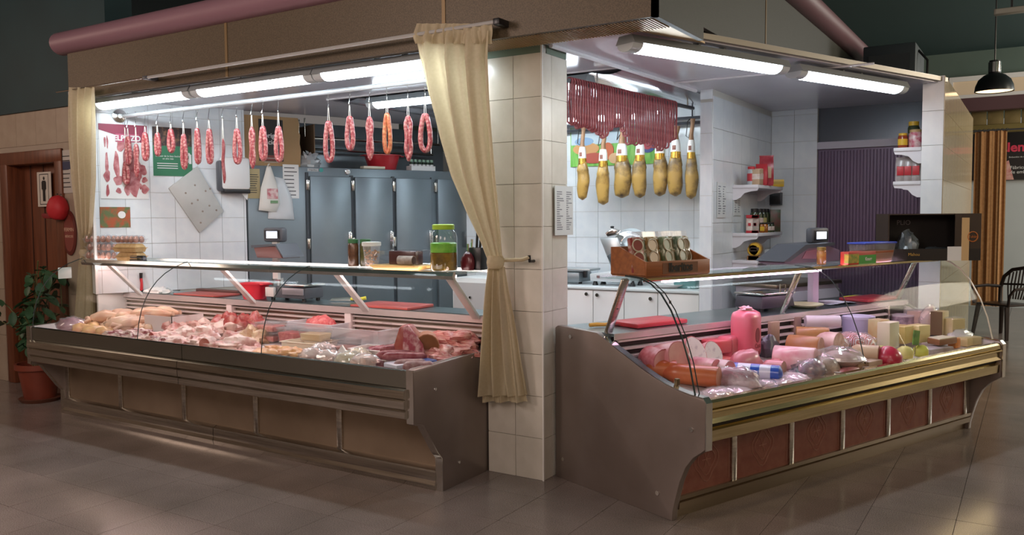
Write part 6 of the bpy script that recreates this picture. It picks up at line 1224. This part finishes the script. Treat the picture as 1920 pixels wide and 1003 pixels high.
t = thing('round_carton', 'round patterned cheese box at the back near the drain pipe', 'box', rc_(1690, 614, .05), TR); MB().lathe([(.085, 0), (.085, .06)], 24).build('box_body', M_('box_pattern', 'b8a0ac', '7c6878', scale=26), t); MB().lathe([(.087, .06), (.087, .072)], 24).build('lid', mat('pale_box_lid', 'd0c4cc', .4), t)
def block(label, px, d, w, dep, h, m, rz=0, z=0, rind=None, film=False, name='cheese_block'):
    t = thing(name, label, 'cheese', rc_(px, d, z), TR+rz); MB().box(-w/2, w/2, -dep/2, dep/2, 0, h).build('cheese', m, t, bevel=.006)
    if rind: MB().box(-w/2-.002, -w/2+.004, -dep/2, dep/2, 0, h).box(-w/2, w/2, -dep/2, dep/2, -.003, .003).build('rind', rind, t, smooth=0)
    if film: MB().box(-w/2-.006, w/2+.006, -dep/2-.006, dep/2+.006, 0, h+.008).build('film', FILM, t, bevel=.01, smooth=0)
    return t
block('tall cheese block with an orange and green label wrap', 1646, 652, .11, .09, .165, M_('orange_label_wrap', 'd0a06a', 'cfd8a8', scale=5), -.1, .03); block('tall white cheese block standing in front of the orange-labelled block', 1664, 657, .13, .09, .175, CHW, .05, .02); block('yellow cheese block right of the tall white block', 1690, 648, .14, .10, .12, CHE, .1, .02); block('pale yellow cheese block with white top, second right of the tall block', 1720, 646, .13, .10, .12, M_('cheese_pale', 'e2d39c', 'd8c684', scale=5), -.1, .02); block('pink-tinted cheese block at the back of the far end', 1722, 622, .15, .10, .12, M_('peach_cheese', 'd8b8a4', 'd3ae98', scale=5), .0, .04, film=True); block('leaning cut cheese with dark rind at the far end', 1760, 634, .14, .08, .17, M_('straw_cheese', 'd6c49a', 'cdb888', scale=6), .15, .03, RIND); block('film-wrapped cheese wedge near the far glass end', 1795, 636, .13, .10, .13, CHE, -.2, .03, None, True)
block('low wide cheese with yellow label beneath the tall blocks', 1652, 668, .15, .1, .06, M_('lime_label', 'c4c86a', 'd8d09c', scale=5), 0, 0); block('pale cheese piece at the front rail of the far end', 1808, 648, .12, .08, .06, M_('cheese_tan', 'd3bd8a', 'c8ae78', scale=6), .1); block('pale cheese wedge at the very end of the front rail', 1832, 644, .11, .08, .06, M_('cheese_buff', 'd0bf98', 'c4ae84', scale=6), -.2); 
t = thing('brown_cheese_wheel', 'brown-rinded cheese slab with white cut top at the front rail', 'cheese', rc_(1762, 655, .04), TR); MB().prism([(-.11, -.05), (.11, -.06), (.12, .05), (-.06, .06)], 'z', 0, .04).build('rind', mat('brown_rind', '8a5c3c', .5), t, bevel=.004); MB().prism([(-.10, -.045), (.10, -.055), (.11, .045), (-.055, .055)], 'z', .04, .044).build('cut_top', CHW, t, smooth=0)
t = thing('flat_packet', 'flat white and brown packet under the brown-rinded cheese', 'packet', rc_(1752, 660), TR-.1); MB().box(-.14, .12, -.06, .06, 0, .035).build('packet_body', M_('lilac_packet', 'b8aeb4', '8a7c78', scale=10), t, bevel=.006)
t = thing('orange_packet', 'small orange packet beside the brown-rinded cheese', 'packet', rc_(1788, 652), TR); MB().box(-.035, .035, -.03, .03, 0, .07).build('packet_body', mat('orange_pack', 'd0803c', .4), t, bevel=.01)
t = thing('price_card', 'green price card stuck into the cheese near the red ball cheese', 'card', rc_(1714, 668), TR); MB().box(-.04, .035, -.003, .003, .075, .17).build('card', mat('card_green', '3f6a2c', .5, c2='6f9a3c', scale=20), t, smooth=0, rot=(0, .15, 0)); MB().tube([(0, .0, 0), (.01, 0, .09)], .003, 5).build('pin', STEEL, t)
o = tag(MB().blob(.05, .04, .05, seed=12, amp=.1).build('lime_packet', mat('lime_yellow', 'c0c050', .4), loc=rc_(1726, 668), smooth=60), 'small lime yellow packet below the green price card', 'packet'); o = tag(MB().blob(.055, .045, .055, seed=13, amp=.1).build('yellow_packet', mat('soft_yellow', 'd0c878', .4), loc=rc_(1696, 672), smooth=60), 'small soft yellow packet left of the green price card', 'packet')
wrapped('crumpled clear film bundle at the far end of the cheeses', rc_(1838, 634), TR, .14, .07, .06, M_('pale_bundle', 'd0c8c0', 'e0dcd8', scale=10), 91); wrapped('clear film bag over the pale cheeses by the far glass end', rc_(1775, 622, .02), TR, .10, .06, .13, M_('cream_bundle', 'd8c8b8', 'e0d4c8', scale=8), 92); wrapped('small dark netted sausage pack against the left side lining', rc_(1196, 690), TR, .07, .06, .05, M_('dark_net_food', '4a3c3a', '6a5a58', scale=25), 93); 
o = tag(MB().blob(.03, .03, .04, seed=16, amp=.2).build('green_net', mat('green_net', '4f8a3c', .5), loc=rc_(1212, 692), smooth=60), 'small green packet beside the netted sausage pack', 'packet')
block('tan cheese block standing before the back post of the deli display', 1450, 655, .09, .03, .16, mat('tan_block', 'a58a78', .5), 0, .03, name='tan_block')
# ================================================================ outside the stall, left
def yl(px, py, y=.03): p = at(px, py, 'y', y); return p
s = yl(88, 355, .12); t = thing('restroom_sign', 'white restroom sign with a black standing figure on the wooden door', 'sign', (s.x, .099, s.z)); MB().box(-.115, .115, -.004, .0, -.16, .16).build('sheet', mat('sign_white', 'c8c0b4', .5), t, smooth=0)
f = MB(); f.lathe([(.001, .10), (.014, .105), (.018, .118), (.012, .132), (.001, .135)], 10, cap=False); f.m = Matrix.Diagonal((1, .2, 1, 1)); f.v = []; f.f = []
f.lathe([(.001, .085), (.012, .09), (.016, .102), (.012, .114), (.001, .118)], 12, cap=False); f.m = None; f.box(-.024, .024, -.004, 0, -.01, .08).box(-.018, -.002, -.004, 0, -.11, -.01).box(.002, .018, -.004, 0, -.11, -.01).box(-.034, -.027, -.004, 0, 0, .07).box(.027, .034, -.004, 0, 0, .07)
f.build('figure', BLACK, t, loc=(0, -.005, 0)); fr_ = MB().box(-.075, .075, -.0055, -.004, .135, .142).box(-.075, .075, -.0055, -.004, -.142, -.135).box(-.075, -.069, -.0055, -.004, -.142, .142).box(.069, .075, -.0055, -.004, -.142, .142).build('border', INK, t, smooth=0)
s = yl(127, 322); t = thing('notice_sheet', 'framed paper notice with a dark blue block on the wall beside the wooden door', 'notice', (s.x, .021, s.z)); MB().box(-.10, .10, -.006, 0, -.19, .19).build('sheet', mat('notice_grey', 'b8b2aa', .5), t, smooth=0); MB().box(-.07, .09, -.008, -.006, .02, .09).build('blue_block', mat('navy_print', '2b3350', .5), t, smooth=0); lines(t, .2, .34, -.006, 8, m=INK)
s = yl(123, 388); t = thing('baseball_cap', 'red cap hung on the wall beside the wooden door', 'cap', (s.x, -.04, s.z)); MB().blob(.105, .085, .115, c=(0, 0, -.115), seed=1, amp=.05, flat=-.9, nu=20, nv=12).build('crown', mat('red_cloth', 'b5222a', .6), t, smooth=80); MB().prism([(-.19, -.075), (-.17, -.055), (-.06, -.06), (.02, -.085), (-.05, -.105), (-.15, -.10)], 'y', -.05, .03).build('brim', mat('dark_red_brim', '7c1c20', .6), t, bevel=.006); MB().lathe([(.006, 0), (.006, .01)], 8).build('button', BLACK, t, loc=(0, 0, .108))
MB().tube([(.0, .058, .10), (.0, .03, .115), (.0, .02, .10)], .004, 5).build('hook', STEEL, t)
s = yl(134, 437); t = thing('oval_sign', 'oval dark red plaque on the wall below the red cap', 'sign', (s.x, .021, s.z)); MB().prism([(.105*math.cos(a), .20*math.sin(a)) for a in [2*PI*i/32 for i in range(32)]], 'y', -.012, 0).build('plaque', mat('plaque_red', '5f2a24', .4), t, bevel=.004); MB().prism([(.08*math.cos(a), .165*math.sin(a)) for a in [2*PI*i/32 for i in range(32)]], 'y', -.014, -.012).build('inner_oval', mat('plaque_inner', '7c3c34', .4), t, smooth=0); text('FERMIN', .045, mat('plaque_pale', 'c9a890', .5), t, (0, -.0145, .03)); text('IBÉRICOS', .03, mat('plaque_pale', 'c9a890', .5), t, (0, -.0145, -.03))
# potted plant
pp = at(72, 752, 'z', 0); t = thing('potted_plant', 'leafy green climbing plant in a terracotta pot beside the left counter', 'plant', (pp.x-.02, pp.y+.03, 0))
TER = mat('terracotta_pot', '7a3724', .5, c2='6a2e1e', scale=5)
MB().lathe([(.12, 0), (.165, .28), (.19, .285), (.19, .33), (.17, .33), (.15, .27), (.001, .27)], 24, cap=False).lathe([(.001, 0), (.12, 0)], 24, cap=False).build('pot', TER, t, smooth=40); MB().lathe([(.15, 0), (.17, .03), (.15, .03)], 20).build('saucer', mat('dark_saucer', '5a3424', .5), t); MB().lathe([(.001, .28), (.155, .28)], 20, cap=False).build('soil', mat('soil', '2a1d15', .9), t)
LEAF = mat('plant_leaf', '345636', .45, c2='223d26', scale=4, randv=.2); STEM = mat('plant_stem', '5a5a34', .6)
lm = MB(); n = 7
for i in range(n+1):
    s_ = i/n; w = .042*math.sin(PI*min(1, s_*.9+.06))**.8*(1 if s_ < .95 else .2)
    lm.v += [(-w, s_*.17, -.03*s_*s_+.012), (0, s_*.17, -.03*s_*s_), (w, s_*.17, -.03*s_*s_+.012)]
for i in range(n): a = i*3; lm.f += [(a, a+1, a+4, a+3), (a+1, a+2, a+5, a+4)]
leaf = lm.build('leaf', LEAF, t, smooth=80); leaf.location = (0, .05, .9); random.seed(11)
stems = []
for k in range(9):
    a = random.random()*6.28; tx = random.uniform(-.34, .34); ty = random.uniform(-.22, .22); h = random.choice((.75, .9, 1.0, 1.1, 1.22, .8, .65))
    path = bez((.05*math.cos(a), .05*math.sin(a), .27), (tx*.3, ty*.3, h*.9), (tx, ty, h), 8)
    if k % 3 == 0: path += [(tx*1.25, ty, h-.12), (tx*1.4, ty, h-.3)]
    MB().tube(path, .006, 5).build('stem', STEM, t, smooth=80); stems.append(path)
for k in range(130):
    p = random.choice(stems); q = p[random.randrange(2, len(p))]
    o = copy_as(leaf, 'leaf', t, (q[0]+random.uniform(-.04, .04), q[1]+random.uniform(-.04, .04), q[2]+random.uniform(-.04, .04))); o.rotation_euler = (random.uniform(-.9, .2), random.uniform(-.5, .5), random.uniform(0, 6.28)); sc_ = random.uniform(.6, .98); o.scale = (sc_, sc_, sc_)
for q in ((-.48, -.05, .66), (.27, -.1, 1.13)): 
    o = copy_as(leaf, 'leaf', t, q); o.rotation_euler = (-.2, .1, 1.2 if q[0] < 0 else -1.3); MB().tube([(q[0]*.6, q[1]*.5, q[2]-.05), q], .004, 5).build('stem', STEM, t)
# ================================================================ outside the stall, right
DKP = mat('dark_brown_plastic', '2b201c', .3)
ch = thing('armchair', 'dark brown moulded plastic armchair beyond the right counter', 'chair', (0, 0, 0))
def cp(px, py, y): p = at(px, py, 'y', y); return (p.x, p.y, p.z)
base = at(1885, 632, 'z', 0); yb = base.y; bx0 = base.x
ch.location = (bx0-.02, yb, 0); ch.rotation_euler = (0, 0, math.radians(-38))
MB().box(-.23, .23, -.22, .22, .41, .435).build('seat', DKP, ch, bevel=.012)
for x, y in ((-.22, -.22), (.22, -.22), (-.22, .22), (.22, .22)): MB().tube([(x*.92, y*.92, .41), (x*1.12, y*1.12, 0)], [.03, .022], 8, flat=.7).build('leg', DKP, ch)
bk = [(-.23, .20, .43), (-.27, .25, .60), (-.25, .29, .75), (-.16, .32, .84), (0, .335, .87), (.16, .32, .84), (.25, .29, .75), (.27, .25, .60), (.23, .20, .43)]
b_ = MB().tube(bk, .024, 8).build('backrest', DKP, ch)
for k in range(-4, 5): MB().tube([(k*.035, .23, .47), (k*.048, .285, .66), (k*.045, .32-.004*abs(k), .85-.012*abs(k))], .010, 5).build('back_slat', DKP, b_)
MB().tube([(-.26, .27, .65), (0, .30, .66), (.26, .27, .65)], .014, 6).build('back_rail', DKP, b_)
for sg in (-1, 1): MB().tube([(sg*.27, .25, .62), (sg*.30, .05, .64), (sg*.30, -.2, .63), (sg*.27, -.25, .55), (sg*.24, -.23, .42)], .022, 8, flat=.8).build('armrest', DKP, ch)
p0 = at(1828, 250, 'y', 9.5); p1 = at(1880, 562, 'y', 9.5)
oc = thing('hanging_curtain', 'plain orange-brown curtain hanging from the wooden valance at the far right', 'curtain', ((p0.x+p1.x)/2, 9.5, 0)); w = (p1.x-p0.x)
MB().grid(lambda u, v: ((u-.5)*w, .022*math.sin(u*22)+.012*math.sin(u*51), p1.z-.1+(p0.z+.02-p1.z+.1)*v), 60, 8).build('cloth', mat('orange_curtain', 'bd9064', .8, c2='b08256', scale=30), oc, smooth=180)
MB().tube([(-w/2-.5, 0, p0.z+.03), (w/2+.6, 0, p0.z+.03)], .012, 6).build('curtain_pole', GREYP, oc)
for k in range(8): MB().tube([(-w/2+w*k/7+.02*math.cos(a), 0, p0.z+.03+.02*math.sin(a)) for a in [2*PI*i/10 for i in range(10)]], .004, 4, closed=True).build('ring', STEEL, oc)
v0 = at(1700, 208, 'y', 9.7); v1 = at(1925, 248, 'y', 9.7)
vl = thing('valance', 'olive pleated valance band above the orange-brown curtain', 'valance', ((v0.x+v1.x)/2+.3, 9.72, 0)); zt, zb = at(1880, 205, 'y', 9.7).z, at(1880, 232, 'y', 9.7).z; w2 = v1.x-v0.x+.8
pn = MB().box(-.10, .10, 0, .03, zb, zt).build('pleat_panel', mat('olive_cloth', '86784e', .7, c2='7a6c44', scale=8), vl, bevel=.01, loc=(-w2/2, 0, 0))
for k in range(1, int(w2/.21)): copy_as(pn, 'pleat_panel', vl, (-w2/2+.21*k, 0, 0))
MB().box(-w2/2-.1, w2/2+.1, -.01, .05, zb-.12, zb).build('hem_band', mat('olive_dark', '7c7040', .7), vl, bevel=.01)
bz0, bz1 = at(1880, 205, 'y', 9.4).z, at(1880, 180, 'y', 9.4).z; xb0 = at(1790, 190, 'y', 9.4).x
o = struct(MB().box(xb0-.3, 4.2, 9.35, 9.55, bz0, bz1).build('beam', mat('mauve_beam', '5c4048', .5), smooth=0)); o.name = 'trim_9'
ws_z0, ws_z1 = at(1900, 246, 'y', 11.9).z, at(1900, 236, 'y', 11.9).z
struct(MB().box(-3, 6, 11.9, 12.0, ws_z0, ws_z1).build('trim_10', WHITE, smooth=0))
b0_ = at(1815, 250, 'y', 11.9); b1_ = at(1990, 334, 'y', 11.9); w = b1_.x-b0_.x; h = b0_.z-b1_.z
bn = thing('shop_banner', 'black shop banner with pink-red lettering on the far wall', 'sign', ((b0_.x+b1_.x)/2, 11.93, (b0_.z+b1_.z)/2)); MB().box(-w/2, w/2, -.02, .0, -h/2, h/2).build('panel', mat('banner_black', '1a1618', .4), bn, smooth=0)
BP = mat('banner_pink', 'e0405c', .5); xo = at(1876, 290, 'y', 11.9).x-bn.location.x
text('Valencia', .21, BP, bn, (xo-.125, -.0225, h*.16), align='LEFT', bold=.006); text('Embutidos de cerdo', .035, PAPER, bn, (xo+.12, -.0225, -.03), align='LEFT'); text('Fábrica\nde embut.', .075, PAPER, bn, (xo+.14, -.0225, -.24), align='LEFT')
MB().prism([(xo+.0, -.40), (xo+.04, -.12), (xo+.12, -.08), (xo+.16, -.25), (xo+.2, -.40)], 'y', -.0225, -.02).build('meat_picture', M_('banner_meat', 'c06a6a', 'dcb4a8', scale=9), bn, smooth=0)
wn = struct(thing('window_1', '', 'x', (0, 11.9, 0)))
for k in ('label', 'category'): del wn[k]
wz0, wz1 = at(1880, 180, 'y', 11.9).z, at(1880, 138, 'y', 11.9).z; xw = at(1780, 150, 'y', 11.9).x
for k in range(5):
    a = xw+k*.62; MB().box(a, a+.62, -.03, .02, wz0, wz0+.06).box(a, a+.62, -.03, .02, wz1-.08, wz1).box(a, a+.06, -.03, .02, wz0+.06, wz1-.08).box(a+.56, a+.62, -.03, .02, wz0+.06, wz1-.08).build('window_frame', WHITE, wn, smooth=0); MB().box(a+.06, a+.56, 0, .01, wz0+.06, wz1-.08).build('lit_pane', mat('warm_lit_pane', 'b8a488', emis=.28), wn, smooth=0)
lp = at(1864, 172, 'y', 6.5); t = thing('pendant_lamp', 'black dome pendant lamp glowing warmly at the upper right', 'lamp', (lp.x, 6.5, lp.z)); sc_ = (lp-CAM).dot(FW)/FL
R = 33*sc_; MB().lathe([(R, 0), (R*1.0, .06*R), (R*.96, .35*R), (R*.82, .68*R), (R*.55, .92*R), (R*.32, 1.02*R), (R*.3, 1.45*R), (R*.28, 1.75*R), (R*.001, 1.75*R)], 28, cap=False).build('dome_shade', mat('lamp_black', '22262a', .35, .3), t, smooth=50)
MB().lathe([(R*.001, .06*R), (R*.93, .05*R)], 28, cap=False).build('glowing_disc', mat('lamp_warm_glow', 'ffd9a8', emis=2.5), t); MB().lathe([(R*.33, 1.1*R), (R*.33, 1.65*R)], 16, cap=False).build('chrome_neck', CHROME, t); MB().tube([(0, 0, 1.7*R), (0, 0, 4.28-lp.z)], .008, 6).build('cable', BLACK, t); MB().lathe([(.06, 4.24-lp.z), (.05, 4.3-lp.z)], 14).build('ceiling_rose', BLACK, t)
e = at(1897, 20, 'y', 6.0); t = thing('emergency_light', 'small pale emergency light fitting high at the upper right', 'lamp', (e.x, 6.0, e.z)); MB().box(-.16, .2, -.05, .05, -.03, .03).build('casing', mat('casing_grey', '8f8f88', .5), t, bevel=.01); MB().box(-.01, .01, -.01, .01, .03, 4.3-e.z).build('hanger', BLACK, t, smooth=0); MB().box(-.14, .18, -.052, -.045, -.022, .022).build('lens', mat('lens_pale', 'a8a8a0', .3), t, smooth=0)
d0 = at(1625, 118, 'y', 4.6); d1 = at(1722, 85, 'y', 4.6); t = thing('air_duct_box', 'dark blue-grey air unit standing on the stall roof', 'air unit', ((d0.x+d1.x)/2, 4.6, 2.605)); w = d1.x-d0.x; MB().box(-w/2, w/2, -.2, .5, 0, d1.z-2.605).build('casing', mat('dark_blue_grey', '2c3a42', .6), t, bevel=.01); MB().box(-w/2+.05, w/2-.05, -.215, -.2, .05, d1.z-2.7).build('front_grille', mat('grille_dark', '27333a', .6), t, smooth=0); MB().tube([(w/2, 0, d1.z-2.65), (w/2+.08, 0, d1.z-2.75), (w/2+.08, 0, d1.z-2.95), (w/2+.02, 0, 0)], .012, 6).build('cable', BLACK, t)
struct(MB().prism([(.8, 4.1), (1.8, 4.1), (1.8, 5.6), (.8, 5.6)], 'z', 2.55, 2.60).build('trim_11', HC, smooth=0))
# ---- lettering as plain mesh
bpy.context.view_layer.update()
dg = bpy.context.evaluated_depsgraph_get()
for o in [o for o in COL.objects if o.type == 'FONT']:
    me = bpy.data.meshes.new_from_object(o.evaluated_get(dg)); n = bpy.data.objects.new('lettering', me); COL.objects.link(n)
    n.parent = o.parent; n.location = o.location; n.rotation_euler = o.rotation_euler; n.scale = o.scale
    bpy.data.objects.remove(o)
